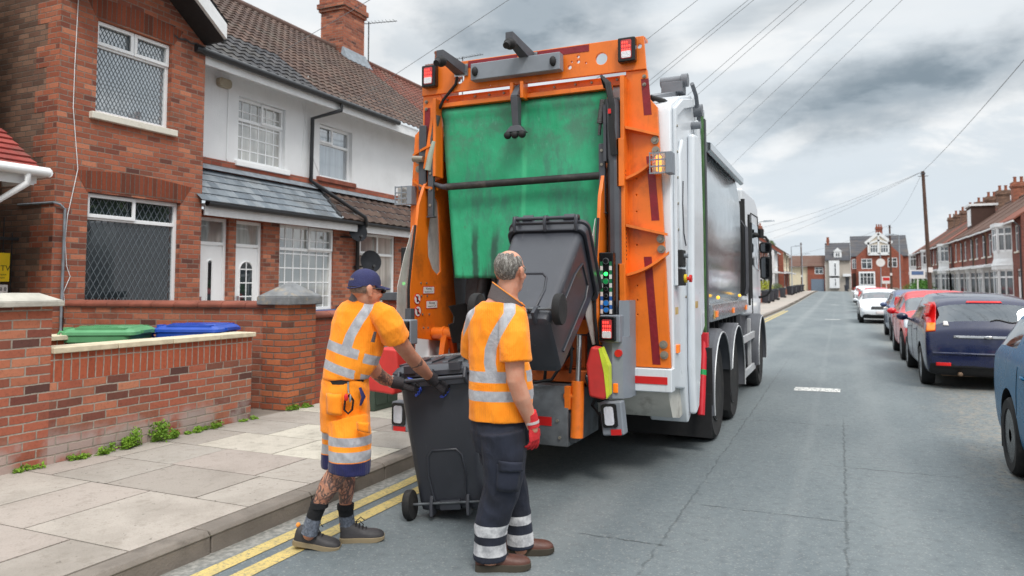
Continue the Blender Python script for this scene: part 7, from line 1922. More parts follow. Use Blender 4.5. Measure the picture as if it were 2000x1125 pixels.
for src, lab_, pm_, y in ((rd_, 'small red car far along the parked row behind the silvery white car', P_RED, 49), (wt_, 'white car beyond the far red car in the parked row', P_WHT, 56), (rd_, 'white hatchback second last in the far parked row', P_WHT, 64), (wt_, 'last white car at the far end of the parked row', P_WHT, 72)):
    c = copytree(src); c['label'] = lab_; repaint(c, pm_); park(c, 2.0, y, -1)

# ================================================================== terraces further along
M_ROOFB = M_T_BROWN
def roofmat(name, c0, c1):
    m, N, b = newmat(name); co = N.coord(); x, y, z = N.xyz(co)
    ro = N.m('FLOOR', N.m('MULTIPLY', z, 4.5)); cl_ = N.m('FLOOR', N.m('MULTIPLY', y, 3.3))
    wn = N.new('ShaderNodeTexWhiteNoise', {'Vector': N.comb(cl_, ro, 1.0)}, noise_dimensions='3D').outputs[0]
    c = N.mix(wn, c0, c1); c = N.mix(N.m('MULTIPLY', N.range(N.noise(co, .8, 6, .7), .45, .7), .5), c, C(110, 100, 90))
    fr = N.m('FRACT', N.m('MULTIPLY', z, 4.5)); fy = N.m('SINE', N.m('MULTIPLY', y, 20.7))
    setp(N, b, col=c, rough=.9, spec=.25, nrm=N.bump(N.m('ADD', fr, N.m('MULTIPLY', fy, .4)), .8, .03)); return m
M_RF1 = roofmat('far_roof_brown', C(92, 70, 62), C(112, 86, 76)); M_RF2 = roofmat('far_roof_red', C(128, 78, 66), C(146, 92, 78)); M_RF3 = roofmat('far_roof_slate', C(70, 72, 78), C(92, 92, 96))
M_CREAM = mat('cream_render', C(214, 202, 176), .9, var=.06)
M_TIMB = mat('half_timber_brown', C(70, 48, 40), .8)
def far_house(name, label, wall, roof, wdt=5.3, eave=5.5, ridge=8.4, depth=8.0, bay=True, twostorey=False, dormer=False, group=None, chm=None, upper=None, canopy=True):
    """terrace house in local coordinates: front in the plane x=0 facing +x, width along y"""
    h = thing(name, label, 'house', local=True, group=group); y0, y1 = -wdt / 2, wdt / 2
    holes = []
    bx0, bx1 = y0 + .35, y0 + 2.75
    dr = (y1 - 1.5, y1 - .55, .15, 2.55)
    if not twostorey: ups = [(y0 + .7, y0 + 1.75, 3.55, 5.05), (y1 - 1.75, y1 - .75, 3.55, 5.05)]
    else: ups = [(y1 - 1.7, y1 - .8, 3.55, 5.05)]
    holes = ups + [dr]
    if not bay: holes.append((bx0 + .2, bx1 - .2, 1.0, 2.5))
    mk('wall', wallx(0, y0, y1, -.3, eave, holes, .25).box(-depth, -depth + .25, y0, y1, -.3, eave).box(-depth + .25, -.25, y0, y0 + .2, -.3, eave).box(-depth + .25, -.25, y1 - .2, y1, -.3, eave), wall, h)
    if upper: mk('upper_render', wallx(.03, y0, y1, 3.1, eave - .02, ups, .029), upper, h)
    mk('gable', MB().prism([(-depth, eave), (0, eave), (-depth / 2, ridge - .1)], 'y', y0 + .001, y0 + .2).prism([(-depth, eave), (0, eave), (-depth / 2, ridge - .1)], 'y', y1 - .2, y1 - .001), wall, h)
    sl_ = (ridge - eave) / (depth / 2); rf = MB()
    rf.hexa([(.35, y0, eave - .35 * sl_ + .02), (.35, y1, eave - .35 * sl_ + .02), (-depth / 2, y1, ridge), (-depth / 2, y0, ridge), (.35, y0, eave - .35 * sl_ + .12), (.35, y1, eave - .35 * sl_ + .12), (-depth / 2, y1, ridge + .1), (-depth / 2, y0, ridge + .1)])
    rf.hexa([(-depth / 2, y0, ridge), (-depth / 2, y1, ridge), (-depth - .3, y1, eave - .2), (-depth - .3, y0, eave - .2), (-depth / 2, y0, ridge + .1), (-depth / 2, y1, ridge + .1), (-depth - .3, y1, eave - .1), (-depth - .3, y0, eave - .1)])
    ro = mk('roof', rf, roof, h)
    mk('ridge', MB().tube([(-depth / 2, y0, ridge + .12), (-depth / 2, y1, ridge + .12)], .1, 6), M_T_RIDGE, h)
    chimney(ro, -depth / 2 - .45, -depth / 2 + .45, y1 - .55, y1 + .35, eave + 1.5, ridge + 1.35, chm or wall, 2, 'x')
    mk('gutter', MB().box(.33, .43, y0, y1, eave - .33, eave - .24), M_UPVCF, h)
    mk('downpipe', MB().tube([(.36, y1 - .06, eave - .3), (.07, y1 - .06, eave - .6), (.07, y1 - .06, .2)], .04, 6), M_GUTTER, h)
    for u in ups: window(h, 0, *u, M_GL_FAR, split=4.6, sill=True, dpt=.06)
    if not bay: window(h, 0, *holes[-1], M_GL_FAR, split=2.0, sill=True, dpt=.06)
    d_ = mk('door', MB().box(-.1, -.06, dr[0], dr[1], .15, 2.55), M_UPVC, h); mk('fanlight', MB().box(-.059, -.05, dr[0] + .1, dr[1] - .1, 2.1, 2.45), M_GL_FAR, d_)
    def bayw(z0, z1, apron=None):
        P = [(0, bx0), (.65, bx0 + .55), (.65, bx1 - .55), (0, bx1)]
        B_ = mk('bay', MB().loft([[(x, y, z) for x, y in P] for z in (z0 - .9 if apron is None else z0 - .12, z0)], True, True), M_UPVCF, h); mk('bay_roof', MB().loft([[(x, y, z) for x, y in [(0, bx0 - .1), (.75, bx0 + .45), (.75, bx1 - .45), (0, bx1 + .1)]] for z in (z1, z1 + .22)], True, True), M_UPVCF, B_)
        gl = MB(); fr = MB()
        for (a, b_) in zip(P, P[1:]):
            a3, b3 = Vector((a[0], a[1], 0)), Vector((b_[0], b_[1], 0)); dd = (b3 - a3).normalized(); nn = Vector((dd.y, -dd.x, 0))
            if nn.x < 0: nn = -nn
            for k in (0, 1): 
                c = (a3, b3)[k]; fr.box(c.x - .10, c.x + .02, c.y - .10, c.y + .10, z0, z1)
            a4, b4 = a3 + dd * .08 - nn * .03, b3 - dd * .08 - nn * .03
            gl.add([a4 + Z_ * z0, b4 + Z_ * z0, b4 + Z_ * z1, a4 + Z_ * z1], [(0, 1, 2, 3)])
            for q, hh in ((z1 - .45, .05), (z0 + .06, .06), (z1 - .05, .05)): fr.hexa([a3 + Z_ * (q - hh) - nn * .06, b3 + Z_ * (q - hh) - nn * .06, b3 + Z_ * (q - hh), a3 + Z_ * (q - hh), a3 + Z_ * (q + hh) - nn * .06, b3 + Z_ * (q + hh) - nn * .06, b3 + Z_ * (q + hh), a3 + Z_ * (q + hh)])
            mm = (a3 + b3) / 2; fr.box(mm.x - .06, mm.x + .015, mm.y - .05, mm.y + .05, z0, z1)
        mk('pane', gl, M_GL_FAR, B_); mk('frame', fr, M_UPVC, B_)
    if bay: bayw(.95, 2.55)
    if twostorey:
        bayw(3.6, 5.1, 1)
        mk('apron', MB().loft([[(x, y, z) for x, y in [(0, bx0 - k), (.65 + k, bx0 + .55 - k), (.65 + k, bx1 - .55 + k), (0, bx1 + k)]] for z, k in ((2.78, .12), (2.9, .08), (3.2, 0), (3.5, -.01))]), M_UPVCF, h)
    elif canopy: mk('canopy', MB().hexa([(0, y0 + .2, 2.78), (1.0, y0 + .2, 2.72), (1.0, y1 - .3, 2.72), (0, y1 - .3, 2.78), (0, y0 + .2, 3.05), (1.0, y0 + .2, 2.82), (1.0, y1 - .3, 2.82), (0, y1 - .3, 3.05)]), M_UPVCF, h)
    if dormer:
        mk('dormer', MB().box(-2.6, -.9, -1.2, 1.2, eave + .5, ridge - .3), M_TIMB, h); mk('dormer_roof', MB().box(-2.8, -.7, -1.35, 1.35, ridge - .3, ridge - .12), M_UPVCF, h)
        mk('dormer_window', MB().box(-.9, -.88, -.9, .9, eave + 1.0, ridge - .5), M_UPVC, h)
    return h
def put(h, x, y, side, dz=0): h.location = (x, y, zg(y) + dz); h.rotation_euler = (0, 0, 0 if side < 0 else PI)
GR = 'terraced houses on the far side'
RX_ = 9.3
a_ = far_house('terraced_house', 'maroon brick terrace house with white two storey bay nearest on the right', M_BR_MAROON, M_RF2, twostorey=True, group=GR, chm=M_BR_BROWN)
put(a_, RX_, 51.3, 1)
b_ = far_house('terraced_house', 'maroon brick terrace house with white ground floor bay beside the nearest two storey bay', M_BR_MAROON, M_RF1, group=GR, chm=M_BR_BROWN)
put(b_, RX_, 56.6, 1)
c_ = far_house('terraced_house', 'red brick terrace house with dark dormer on its roof', M_BR_RED, M_RF1, dormer=True, group=GR, chm=M_BR_ORANGE)
qn2 = MB()
for k in range(18): qn2.box(-.2, .012 + .004 * (k % 2), 2.2 if k % 2 else 2.35, 2.67, -.1 + k * .3, .19 + k * .3)
mk('quoin', qn2, mat('buff_quoin', C(150, 120, 92), .9, var=.3, vs=4), b_)
lab2 = ['maroon brick terrace house third in the right hand row', 'maroon brick terrace house fourth in the right hand row', 'red brick dormered house in the middle of the right hand row', 'maroon terrace house with white two storey bay past the dormer', 'brick terrace house two doors past the dormer', 'brick terrace house three doors past the dormer', 'white bayed house near the far end of the right row', 'last but two of the right hand terrace', 'last but one of the right hand terrace', 'end house of the right hand terrace by the junction']
for i, (src, lb) in enumerate(zip((b_, b_, c_, a_, b_, b_, a_, b_, b_, a_), lab2)):
    o = c_ if src is c_ else copytree(src); o['label'] = lb; put(o, RX_ , 61.9 + 5.3 * i + (.8 if i > 2 else 0), 1)
# nearer houses opposite: they stand outside the picture but show in the polished lorry side and the windows
for k in range(4):
    o = copytree(b_ if k % 2 else a_); o['label'] = 'maroon brick terrace house opposite the lorry, mirrored in its polished side'; put(o, RX_, 12 + 5.3 * k, 1)
# left row, further down
d2_ = far_house('cottage', 'white rendered house with slate roof far down the left side', M_RENDER, M_RF3, bay=False, group='houses far down the left side', chm=M_BR_ORANGE)
e2_ = far_house('cottage', 'brick and cream house with brown tiled roof far down the left side', M_BR_RED, M_RF1, bay=False, upper=M_CREAM, group='houses far down the left side', chm=M_BR_ORANGE)
f2_ = far_house('cottage', 'red brick house with red roof far down the left side', M_BR_ORANGE, M_RF2, bay=True, group='houses far down the left side')
put(d2_, -7.2, 97, -1); put(e2_, -6.6, 104, -1); put(f2_, -7.6, 88, -1)
for src, x, y, lb in ((e2_, -6.6, 109.3, 'second brick and cream house far down the left side'), (d2_, -7.0, 116, 'last white house before the junction on the left'), (f2_, -7.6, 82.5, 'first red brick house seen past the lorry cab')):
    o = copytree(src); o['label'] = lb; put(o, x, y, -1)
# ---- houses closing the end of the street (front faces the camera)
YE = 142.0
def rotput(h, x, y): h.location = (x, y, zg(YEND)); h.rotation_euler = (0, 0, -PI / 2)
SE = (zg(YEND))
def at(u, v, y=YE): return WY(u, v, y)
# grey rendered house with dormer
g1 = thing('grey_house', 'grey rendered house with white dormer closing the end of the street', 'house', (at(1637, 568).x, YE + 3, SE))
x0, x1 = at(1612, 540).x, at(1662, 540).x; ze, zr = at(1637, 508).z, at(1637, 474).z; zb_ = SE - .5
M_GREYR = mat('grey_render', C(176, 168, 158), .9, var=.05)
def wally(x0, x1, y, z0, z1, holes, m, parent, th=.25):
    w_ = wallx(-y, x0, x1, z0, z1, holes, th)
    w_.v = [Vector((v.y, -v.x, v.z)) for v in w_.v]; return mk('wall', w_, m, parent)
def winy(parent, y, a, b_, c, d_, mull=1, name='window', proud=.0):
    fr = MB().box(a, b_, y - .06 - proud, y + .02, c, c + .08).box(a, b_, y - .06 - proud, y + .02, d_ - .08, d_).box(a, a + .08, y - .061 - proud, y + .02, c + .08, d_ - .08).box(b_ - .08, b_, y - .061 - proud, y + .02, c + .08, d_ - .08)
    for k in range(1, mull + 1): xx = a + (b_ - a) * k / (mull + 1); fr.box(xx - .04, xx + .04, y - .059 - proud, y + .02, c + .08, d_ - .08)
    fr.box(a + .08, b_ - .08, y - .058 - proud, y + .02, c + (d_ - c) * .62, c + (d_ - c) * .62 + .07)
    w_ = mk(name, fr, M_UPVC, parent); mk('pane', MB().box(a + .05, b_ - .05, y - .03, y - .02, c + .05, d_ - .05), M_GL_FAR, w_); return w_
def pxr(u0, v0, u1, v1): a, b_ = at(u0, v0), at(u1, v1); return (a.x, b_.x, b_.z, a.z)
wally(x0, x1, YE, zb_, ze, [], M_GREYR, g1)
mk('side_wall', MB().box(x0, x0 + .25, YE + .25, YE + 7, zb_, ze).box(x1 - .25, x1, YE + .25, YE + 7, zb_, ze), M_GREYR, g1)
mk('roof', MB().hexa([(x0, YE - .4, ze - .15), (x1, YE - .4, ze - .15), (x1, YE + 3.6, zr), (x0, YE + 3.6, zr), (x0, YE - .4, ze), (x1, YE - .4, ze), (x1, YE + 3.6, zr + .15), (x0, YE + 3.6, zr + .15)]).hexa([(x0, YE + 3.6, zr), (x1, YE + 3.6, zr), (x1, YE + 7.4, ze), (x0, YE + 7.4, ze), (x0, YE + 3.6, zr + .15), (x1, YE + 3.6, zr + .15), (x1, YE + 7.4, ze + .1), (x0, YE + 7.4, ze + .1)]), M_RF3, g1)
for r_ in ((1619, 512, 1640, 540), (1620, 542, 1640, 560)):
    a, b2, c, d_ = pxr(*r_); bb = mk('bay', MB().box(a, b2, YE - .5, YE - .001, c - .25, d_ + .25), M_UPVCF, g1); winy(bb, YE - .5, a + .8, b2 - .5, c + .1, d_ - .15, 0)
mk('bay_apron', MB().box(*[pxr(1619, 540, 1640, 542)[i] for i in (0, 1)], YE - .5, YE - .002, at(1630, 548).z, at(1630, 540).z - .001), M_UPVCF, g1) if False else None
a, b2, c, d_ = pxr(1628, 487, 1644, 503); dm = mk('dormer', MB().box(a, b2, YE + .2, YE + 2.2, c, d_ - .4).prism([(a - .1, d_ - .4), (b2 + .1, d_ - .4), ((a + b2) / 2, d_ + .3)], 'y', YE + .1, YE + 2.6), M_UPVCF, g1); winy(dm, YE + .2, a + .25, b2 - .25, c + .2, d_ - .5, 1)
a, b2, c, d_ = pxr(1651, 541, 1659, 565); mk('door', MB().box(a, b2, YE - .02, YE - .001, c, d_), M_DKG, g1); mk('porch', MB().box(a - .4, b2 + .3, YE - .7, YE - .001, d_ + .1, d_ + .55), M_UPVCF, g1)
chimney(g1, at(1614, 480).x, at(1619, 480).x, YE + 3.1, YE + 4.0, zr - .3, at(1617, 466).z, M_BR_ORANGE, 2, 'x')
# brick building with garage
g2 = thing('garage_house', 'low brick building with blue grey garage door beside the grey house', 'house', (at(1596, 568).x, YE + 2, SE))
x0, x1 = at(1577, 540).x, at(1611.5, 540).x; ze2, zr2 = at(1596, 519).z, at(1596, 499).z
wally(x0, x1, YE + .6, zb_, ze2, [], M_BR_RED, g2)
mk('roof', MB().hexa([(x0 - 4, YE + .2, ze2 - .15), (x1, YE + .2, ze2 - .15), (x1, YE + 3.8, zr2), (x0 - 4, YE + 3.8, zr2), (x0 - 4, YE + .2, ze2), (x1, YE + .2, ze2), (x1, YE + 3.8, zr2 + .15), (x0 - 4, YE + 3.8, zr2 + .15)]), M_RF1, g2)
mk('side_wing', MB().box(x0 - 4, x0 - .001, YE + .9, YE + 4, zb_, ze2 - .16), M_CREAM, g2)
a, b2, c, d_ = pxr(1584, 548, 1610, 569); gd_ = MB().box(a, b2, YE + .55, YE + .599, zb_, d_)
for k in range(8): gd_.box(a, b2, YE + .53, YE + .55, zb_ + .3 + k * .3, zb_ + .56 + k * .3)
mk('garage_door', gd_, mat('garage_door_blue', C(110, 124, 140), .6, var=.1), g2)
a, b2, c, d_ = pxr(1591, 522, 1608, 535); winy(g2, YE + .6, a, b2, c, d_, 1)
# large red brick house with white gable
g3 = thing('gabled_house', 'large red brick house with white timbered gable at the street end', 'house', (at(1715, 568).x, YE + 4, SE))
x0, x1 = at(1662.5, 540).x, at(1776, 540).x; ze3, zr3 = at(1700, 500).z, at(1700, 459).z
wally(x0, x1, YE, zb_, ze3, [], M_BR_RED, g3)
mk('roof', MB().hexa([(x0, YE - .3, ze3 - .15), (x1, YE - .3, ze3 - .15), (x1, YE + 5, zr3), (x0, YE + 5, zr3), (x0, YE - .3, ze3), (x1, YE - .3, ze3), (x1, YE + 5, zr3 + .15), (x0, YE + 5, zr3 + .15)]), M_RF3, g3)
ga, gb_, gz = at(1672, 502), at(1763, 502), at(1718, 458)
mk('front_gable', MB().prism([(ga.x, zb_), (gb_.x, zb_), (gb_.x, ga.z), ((ga.x + gb_.x) / 2, gz.z - .2), (ga.x, ga.z)], 'y', YE - .8, YE - .001), M_BR_RED, g3)
wa, wb_, wz, wt2 = at(1695, 497), at(1737, 497), at(1716, 478), at(1717, 457)
gmid = (wa.x + wb_.x) / 2
wg = MB().prism([(wa.x, wa.z), (wb_.x, wa.z), (wb_.x, at(1737, 474).z), (gmid, wt2.z), (wa.x, at(1695, 474).z)], 'y', YE - 1.1, YE - .801)
wgo = mk('timbered_gable', wg, mat('pale_gable_panel', C(196, 186, 170), .9), g3)
tb = MB(); yt = YE - 1.13; zl_, zm_ = wa.z, at(1716, 474).z
def beam(p, q, t_=.32): 
    d_ = Vector((q[0] - p[0], 0, q[1] - p[1])).normalized(); n_ = Vector((-d_.z, 0, d_.x)) * t_ / 2; P_, Q_ = Vector((p[0], yt, p[1])), Vector((q[0], yt, q[1])); e_ = Vector((0, .1, 0))
    tb.hexa([P_ - n_ - e_, Q_ - n_ - e_, Q_ + n_ - e_, P_ + n_ - e_, P_ - n_ + e_ * .28, Q_ - n_ + e_ * .28, Q_ + n_ + e_ * .28, P_ + n_ + e_ * .28])
za = at(1695, 474).z
beam((wa.x - .4, za - .2), (gmid, wt2.z + .1), .5); beam((wb_.x + .4, za - .2), (gmid, wt2.z + .1), .5); beam((wa.x, zl_), (wb_.x, zl_), .4); beam((wa.x, za - .3), (gmid, zm_ + 1.6 if False else (za + wt2.z) / 2 - .4)); beam((wb_.x, za - .3), (gmid, (za + wt2.z) / 2 - .4)); beam((gmid, zl_), (gmid, wt2.z), .3); beam((wa.x + .1, zl_), (wa.x + .1, za), .3); beam((wb_.x - .1, zl_), (wb_.x - .1, za), .3)
mk('gable_timber', tb, M_UPVCF, wgo)
for r_ in ((1699, 479, 1714, 494), (1719, 479, 1734, 494)): winy(g3, YE - 1.1, *pxr(*r_), 2)
for r_ in ((1664, 506, 1673, 525), (1682, 506, 1703, 525), (1733, 504, 1752, 522)): winy(g3, YE - .8 if r_[0] > 1672 else YE, *pxr(*r_), 1)
a, b2, c, d_ = pxr(1677, 533, 1709, 556); bb = mk('bay', MB().box(a, b2, YE - 1.6, YE - .801, c - 1.2, d_ + .2), M_UPVCF, g3); winy(bb, YE - 1.6, a + .15, b2 - .15, c, d_, 3)
a, b2, c, d_ = pxr(1664, 534, 1672, 555); mk('door', MB().box(a, b2, YE - .02, YE - .001, c - .6, d_), M_TIMB, g3)
chimney(g3, at(1711, 450).x, at(1724, 450).x, YE + 1, YE + 2.2, zr3 - 2.5, at(1717, 442).z, M_BR_RED, 3, 'x')
# ================================================================== street furniture
M_WOOD = mat('pole_wood', C(86, 64, 54), .9, var=.25, vs=3); M_GALV = mat('galvanised_steel', C(150, 158, 166), .5, .3, var=.08)
def pole(label, x, y, h, lean=0):
    z = zg(y); o = thing('telegraph_pole', label, 'telegraph pole', (x, y, z))
    t_ = Vector((x + lean, y, z + h)); mk('post', MB().tube([(x, y, z), t_], [.13, .09], 12), M_WOOD, o, smooth=60)
    mk('crossarm', MB().box(t_.x - .12, t_.x + .12, y - .12, y + .12, t_.z - .18, t_.z - .1).cyl((t_.x - .28, y, t_.z - .3), (t_.x + .28, y, t_.z - .3), .02, 6), M_DKG, o)
    mk('notice_plate', MB().box(x - .12, x + .12, y - .18, y - .17, z + 2.4, z + 2.7), M_SIGNW, o); return t_
P1 = pole('tall brown wooden telegraph pole standing above the parked cars', 5.05, 51, 8.6, -.22)
P2 = pole('shorter dark telegraph pole in front of the gabled house', 5.5, 96, 8.3)
P3 = pole('thin telegraph pole at the far left by the garage house', -5.6, 128, 8.0)
def lamp(label, x, y, h, side):
    z = zg(y); o = thing('street_lamp', label, 'street lamp', (x, y, z))
    mk('column', MB().tube([(x, y, z), (x, y, z + 1.2), (x, y, z + 1.25), (x, y, z + h)], [.09, .09, .06, .05], 10), M_GALV, o, smooth=60)
    mk('lantern', MB().tube([(x, y, z + h), (x + side * .5, y, z + h + .08)], .03, 8).hexa([(x + side * .45, y - .12, z + h), (x + side * 1.25, y - .12, z + h + .05), (x + side * 1.25, y + .12, z + h + .05), (x + side * .45, y + .12, z + h), (x + side * .45, y - .1, z + h + .14), (x + side * 1.25, y - .08, z + h + .13), (x + side * 1.25, y + .08, z + h + .13), (x + side * .45, y + .1, z + h + .14)]), M_GALV, o)
    return o
lamp('grey street lamp whose lantern shows above the lorry cab', -5.75, 60, 6.5, 1); lamp('grey street lamp on the left pavement before the white house', -5.6, 101, 6.2, 1); lamp('most distant street lamp on the left pavement', -5.4, 126, 6.0, 1)
lamp('grey street lamp with lantern over the road right of the gabled house', 5.5, 82, 6.4, -1)
o = thing('sign_post', 'tall thin grey post with round white sign before the gabled house', 'sign post', (5.6, 121, zg(121)))
mk('post', MB().cyl((5.6, 121, zg(121)), (5.6, 121, 6.4), .06, 8), M_GALV, o); mk('round_sign', MB().cyl((5.6, 120.9, 5.0), (5.6, 120.93, 5.0), .6, 18), M_SIGNW, o)
def board(label, u, v0, v1, w_, y, m2):
    c = WY(u, (v0 + v1) / 2, y); z0, z1 = WY(u, v1, y).z, WY(u, v0, y).z
    o = thing('estate_board', label, 'sign board', (c.x, y, zg(y)))
    mk('post', MB().box(c.x - .05, c.x + .05, y + .02, y + .1, zg(y), z1), M_SIGNW, o); mk('panel', MB().box(c.x - w_ / 2, c.x + w_ / 2, y - .02, y + .02, z0, z1), M_SIGNW, o)
    mk('panel_band', MB().box(c.x - w_ * .38, c.x + w_ * .38, y - .026, y - .02, z0 + (z1 - z0) * .42, z1 - (z1 - z0) * .15), m2, o)
board('white and blue estate agent board in front of the hedge', 1792, 527, 544, 1.15, 70, mat('board_blue', C(86, 110, 150), .5))
board('small white board with a red square near the far parked cars', 1731, 540, 554, 1.0, 104, M_REDR)
# far bins along the left pavement
fb = None
proto = pb_
for i, y in enumerate((62, 66.5, 72, 81, 93, 97, 103, 109, 116, 124)):
    c = copytree(proto) if fb is None else copytree(fb)
    for k in list(c.children):
        if fb is None and k.name.split('.')[0] in ('axle', 'axle_bracket', 'moulding'): bpy.data.objects.remove(k)
        elif fb is None and k.name.startswith('lid'):
            for g_ in list(k.children): bpy.data.objects.remove(g_)
    fb = fb or c
    c.location = (-5.45 + .03 * math.sin(i * 5), y, zg(y) + .13); c.rotation_euler = (0, 0, PI / 2 + .2 * math.sin(i * 3))
    c['label'] = 'dark wheelie bin in the row put out along the far left pavement'; c['group'] = 'bins put out along the far left pavement'
o = copytree(fb); c = at(1653, 566, YE - 5); o.location = (c.x, YE - 5, zg(YEND) + .02); o['label'] = 'single dark wheelie bin outside the grey house at the street end'; del o['group']
# low walls in front of the far gardens
def lowwall(label, x, y0, y1, m):
    z = zg((y0 + y1) / 2); o = thing('low_wall', label, 'wall', (x, (y0 + y1) / 2, z)); mk('wall', MB().box(x - .11, x + .11, y0, y1, z - .4, z + .85), m, o); mk('coping', MB().box(x - .15, x + .15, y0 - .03, y1 + .03, z + .85, z + .93), M_CONC, o)
for i in range(5): lowwall(['low brown brick wall before the nearest right hand bay', 'low brick wall second along the right pavement', 'low brick wall third along the right pavement', 'low brick wall fourth along the right pavement', 'farthest low brick wall on the right pavement'][i], 5.95, 46 + i * 12, 56.8 + i * 12, M_BR_BROWN)
for i in range(3): lowwall(['brick garden wall behind the first far bins on the left', 'brick garden wall behind the middle far bins on the left', 'brick garden wall behind the last far bins on the left'][i], -6.05, 58 + i * 24, 80 + i * 24, M_BR_RED)
# ================================================================== overhead wires
M_WIRE = mat('overhead_wire_black', C(124, 128, 132), .7)
PW = Vector((4.95, 6.5, 8.0)); cam0 = Vector((0, 0, EYE))
def wire(a, b_, sag=.25, r=.0048, label='thin overhead wire fanning across the sky from pole to eaves'):
    pts = [a.lerp(b_, k / 24) - Z_ * (sag * 4 * (k / 24) * (1 - k / 24)) for k in range(25)]
    o = mk('overhead_wire', MB().tube(pts, r, 5), M_WIRE, loc=tuple(a), smooth=60); tag(o, label, 'wire', 'overhead wires across the street')
for (u, v) in ((600, 72), (770, 147), (1270, 72), (1268, 158), (1275, 162), (1345, 184), (1352, 194), (1390, 256), (1402, 282), (1432, 320)):
    rr = W(u, v, 1) - cam0; n_ = (PW - cam0).cross(rr); E0 = Vector((-9.35, 0, 5.5)) - cam0
    y = -(n_.x * E0.x + n_.z * E0.z) / n_.y
    wire(PW, Vector((-9.35, y, 5.5)), .0)
for y, z in ((62, 5.6), (70, 5.6), (82, 5.8)): wire(P1, Vector((-9.3, y, z)), .5, .008, 'distant sagging wire running left from the tall telegraph pole')
wire(P1, PW, .3, .011, 'overhead wire running from the tall telegraph pole towards the camera'); wire(P1, P2, .5, .008, 'wire strung between the two right hand telegraph poles')
wire(P2, Vector((-6, 112, 6)), .4, .012, 'wire from the shorter pole to the far left houses')
# ================================================================== plants
def leafmat(name, c0, c1):
    m, N, b = newmat(name); co = N.coord()
    k = N.ramp(N.noise(co, 9, 4, .7), [(.3, c0), (.7, c1)])
    oi = N.attr('tone').outputs['Fac']
    k = N.mix(N.m('MULTIPLY', oi, .6), k, c1)
    setp(N, b, col=k, rough=.7, spec=.3); return m
M_WEED = leafmat('weed_leaf', C(58, 96, 32), C(128, 164, 52)); M_TREE = leafmat('tree_leaf', C(74, 92, 58), C(120, 136, 92)); M_HEDGE = leafmat('hedge_leaf', C(44, 88, 36), C(88, 136, 52)); M_SHRUB = leafmat('shrub_leaf', C(96, 116, 40), C(178, 178, 56))
M_BARK = mat('bark', C(84, 72, 60), .9)
def leaves(pts, size, seed=1, flat=.0):
    random.seed(seed); mb = MB(); tones = []
    for p in pts:
        s_ = size * rnd(.6, 1.3); a = Vector((rnd(-1, 1), rnd(-1, 1), rnd(-.4, 1))).normalized(); b_ = a.cross(Vector((rnd(-1, 1), rnd(-1, 1), rnd(-1, 1)))).normalized()
        t_ = rnd(0, 1); n_ = a.cross(b_)
        mb.add([p - a * s_ * .5, p + b_ * s_ * .3 + n_ * s_ * .08, p + a * s_ * .6, p - b_ * s_ * .3 + n_ * s_ * .08], [(0, 1, 2, 3)]); tones += [t_] * 4
    return mb, tones
def leafobj(name, parent, pts, size, m, seed, **kw):
    mb, tn = leaves(pts, size, seed); o = mk(name, mb, m, parent, **kw)
    a = o.data.attributes.new('tone', 'FLOAT', 'POINT'); a.data.foreach_set('value', tn); return o
def clump(c, r, n, seed):
    random.seed(seed); out = []
    for _ in range(n):
        d_ = Vector((random.gauss(0, 1), random.gauss(0, 1), random.gauss(0, 1))).normalized() * (random.random() ** .45)
        out.append(Vector(c) + Vector((d_.x * r[0], d_.y * r[1], d_.z * r[2])))
    return out
def weed(label, y, L, h, n, seed, x=WF):
    random.seed(seed); pts = []
    nb = max(2, int(L / .06))
    for k in range(nb):
        yy = y + rnd(-L / 2, L / 2); hh = h * (1 - (abs(yy - y) / (L / 2)) ** 2 * .7) * rnd(.5, 1.1)
        pts += clump((x + .03 + rnd(0, .05 + hh * .35), yy, .13 + hh * .45), (.03 + hh * .3, .04, hh * .5), n // nb, seed * 31 + k)
    pts = [p for p in pts if p.z > .131]
    o = thing('weed', label, 'weed', (x + .05, y, .13), 'weeds growing at the foot of the garden wall')
    leafobj('foliage', o, pts, .026, M_WEED, seed)
    st_ = MB()
    for p in pts[::14]: st_.tube([(x + .04, p.y * .6 + y * .4, .128), p], .0025, 4)
    mk('stem', st_, M_WEED, o)
for a in (('sparse weed tuft by the foot of the gate pillar', 3.85, .3, .06, 160, 3), ('low weeds in the pavement joint left of the biggest clump', 4.35, .45, .09, 380, 4), ('broad leaved bright green weed beside the biggest clump', 4.62, .14, .11, 110, 8), ('biggest bushy green weed clump halfway along the garden wall', 4.98, .62, .25, 1500, 5), ('small weed patch near the far end of the garden wall', 5.65, .5, .10, 420, 6), ('thin weeds at the corner of the low garden wall', 6.2, .25, .07, 160, 7)): weed(*a)
weed('grassy tuft at the foot of the pyramid capped pillar', 6.98, .5, .09, 420, 9, -5.98)
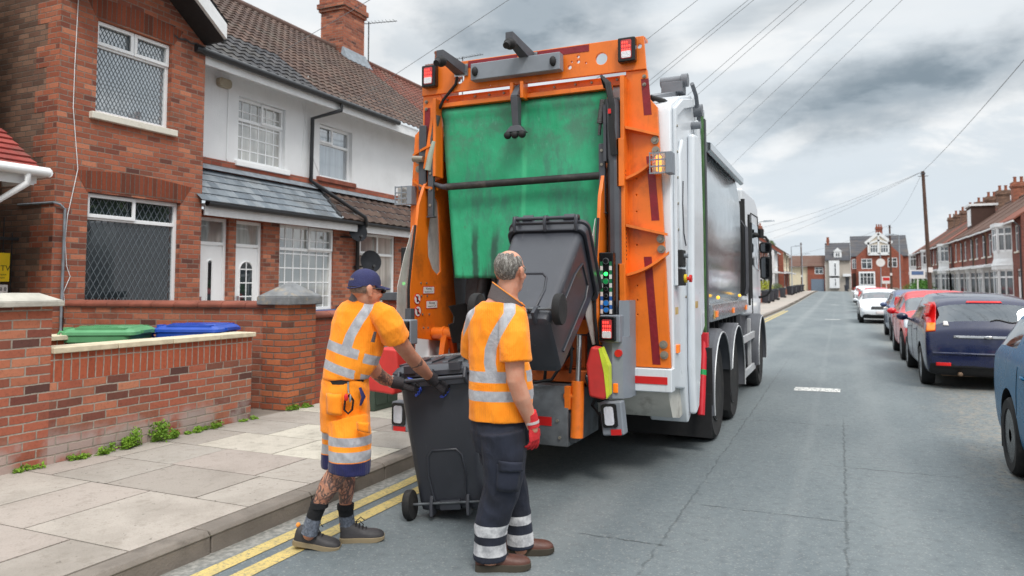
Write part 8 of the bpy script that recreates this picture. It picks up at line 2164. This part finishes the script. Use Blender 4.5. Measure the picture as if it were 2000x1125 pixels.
# tree and hedge in the distance
def tree(label, x, y, h, r, seed):
    z = zg(y); o = thing('tree', label, 'tree', (x, y, z)); random.seed(seed)
    tk = MB().tube([(x, y, z), (x + .1, y, z + h * .35), (x, y + .2, z + h * .6)], [.28, .2, .1], 8)
    for k in range(7):
        a = k * .9; tk.tube([(x + .05, y, z + h * (.3 + .03 * k)), (x + r * .4 * math.cos(a), y + r * .4 * math.sin(a), z + h * .6), (x + r * .75 * math.cos(a), y + r * .75 * math.sin(a), z + h * (.66 + .04 * k))], [.1, .06, .03], 6)
    mk('trunk', tk, M_BARK, o, smooth=60); pts = []
    for k in range(26):
        a, e_ = rnd(0, 6.28), rnd(-.5, 1.3); q = rnd(.45, .95)
        pts += clump((x + r * q * math.cos(a) * math.cos(e_), y + r * q * math.sin(a) * math.cos(e_), z + h * .68 + h * .3 * q * math.sin(e_)), (r * .3, r * .3, h * .09), 150, seed * 50 + k)
    leafobj('crown', o, pts, .42, M_TREE, seed)
tree('round topped green tree rising behind the far left roofs', -14.5, 152, 9.8, 4.5, 21); tree('smaller pale green tree left of the round topped one', -20, 146, 9.5, 4.2, 22)
tree('unseen round green tree added opposite for its reflection in the leaded window', 8.4, 20.5, 6.0, 2.2, 23)  # out of view, added only to show green in the window reflection
o = thing('hedge', 'unseen dark hedge added opposite for its reflection in the leaded window', 'hedge', (6.9, 20, 0))  # out of view, planted to darken what the leaded window reflects
leafobj('foliage', o, sum([clump((6.6 + rnd(0, .8), 13 + k * .65, 1.0 + .3 * math.sin(k * 1.7)), (.6, .6, 1.2), 260, 140 + k) for k in range(22)], []), .2, M_HEDGE, 131)
o = thing('hedge', 'bright green hedge on the right beneath the estate agent board', 'hedge', (7.2, 78, zg(78)))
leafobj('foliage', o, sum([clump((6.2 + rnd(0, 1.6), 72 + k * .7, zg(78) + 1.0 + .35 * math.sin(k * 1.3)), (.7, .6, .75), 220, 40 + k) for k in range(16)], []), .16, M_HEDGE, 31)
o = thing('shrub', 'yellow green shrub in a far left front garden beside the lorry mirror', 'shrub', (-6.9, 78, zg(78)))
leafobj('foliage', o, clump((-6.9, 78, zg(78) + 1.2), (.9, 1.0, .8), 1100, 61), .13, M_SHRUB, 61)
o = thing('shrub', 'low brownish shrub behind the far left wall', 'shrub', (-6.9, 92, zg(92)))
leafobj('foliage', o, clump((-6.8, 92, zg(92) + .9), (.7, 1.6, .7), 800, 62), .14, M_TREE, 62)
# utility cabinet behind the lorry's left corner
cbx = thing('utility_cabinet', 'dark green street cabinet standing by the front wall', 'cabinet', (-5.15, 7.5, .13))
mk('cabinet', MB().box(-5.3, -5.0, 7.25, 7.75, .13, .85), mat('cabinet_green', C(62, 78, 66), .6, var=.12, dirt=.3), cbx, bevel=.012)
mk('cabinet_door', MB().box(-4.999, -4.988, 7.28, 7.49, .2, .8).box(-4.999, -4.988, 7.51, 7.72, .2, .8), mat('cabinet_green'), cbx, bevel=.004)
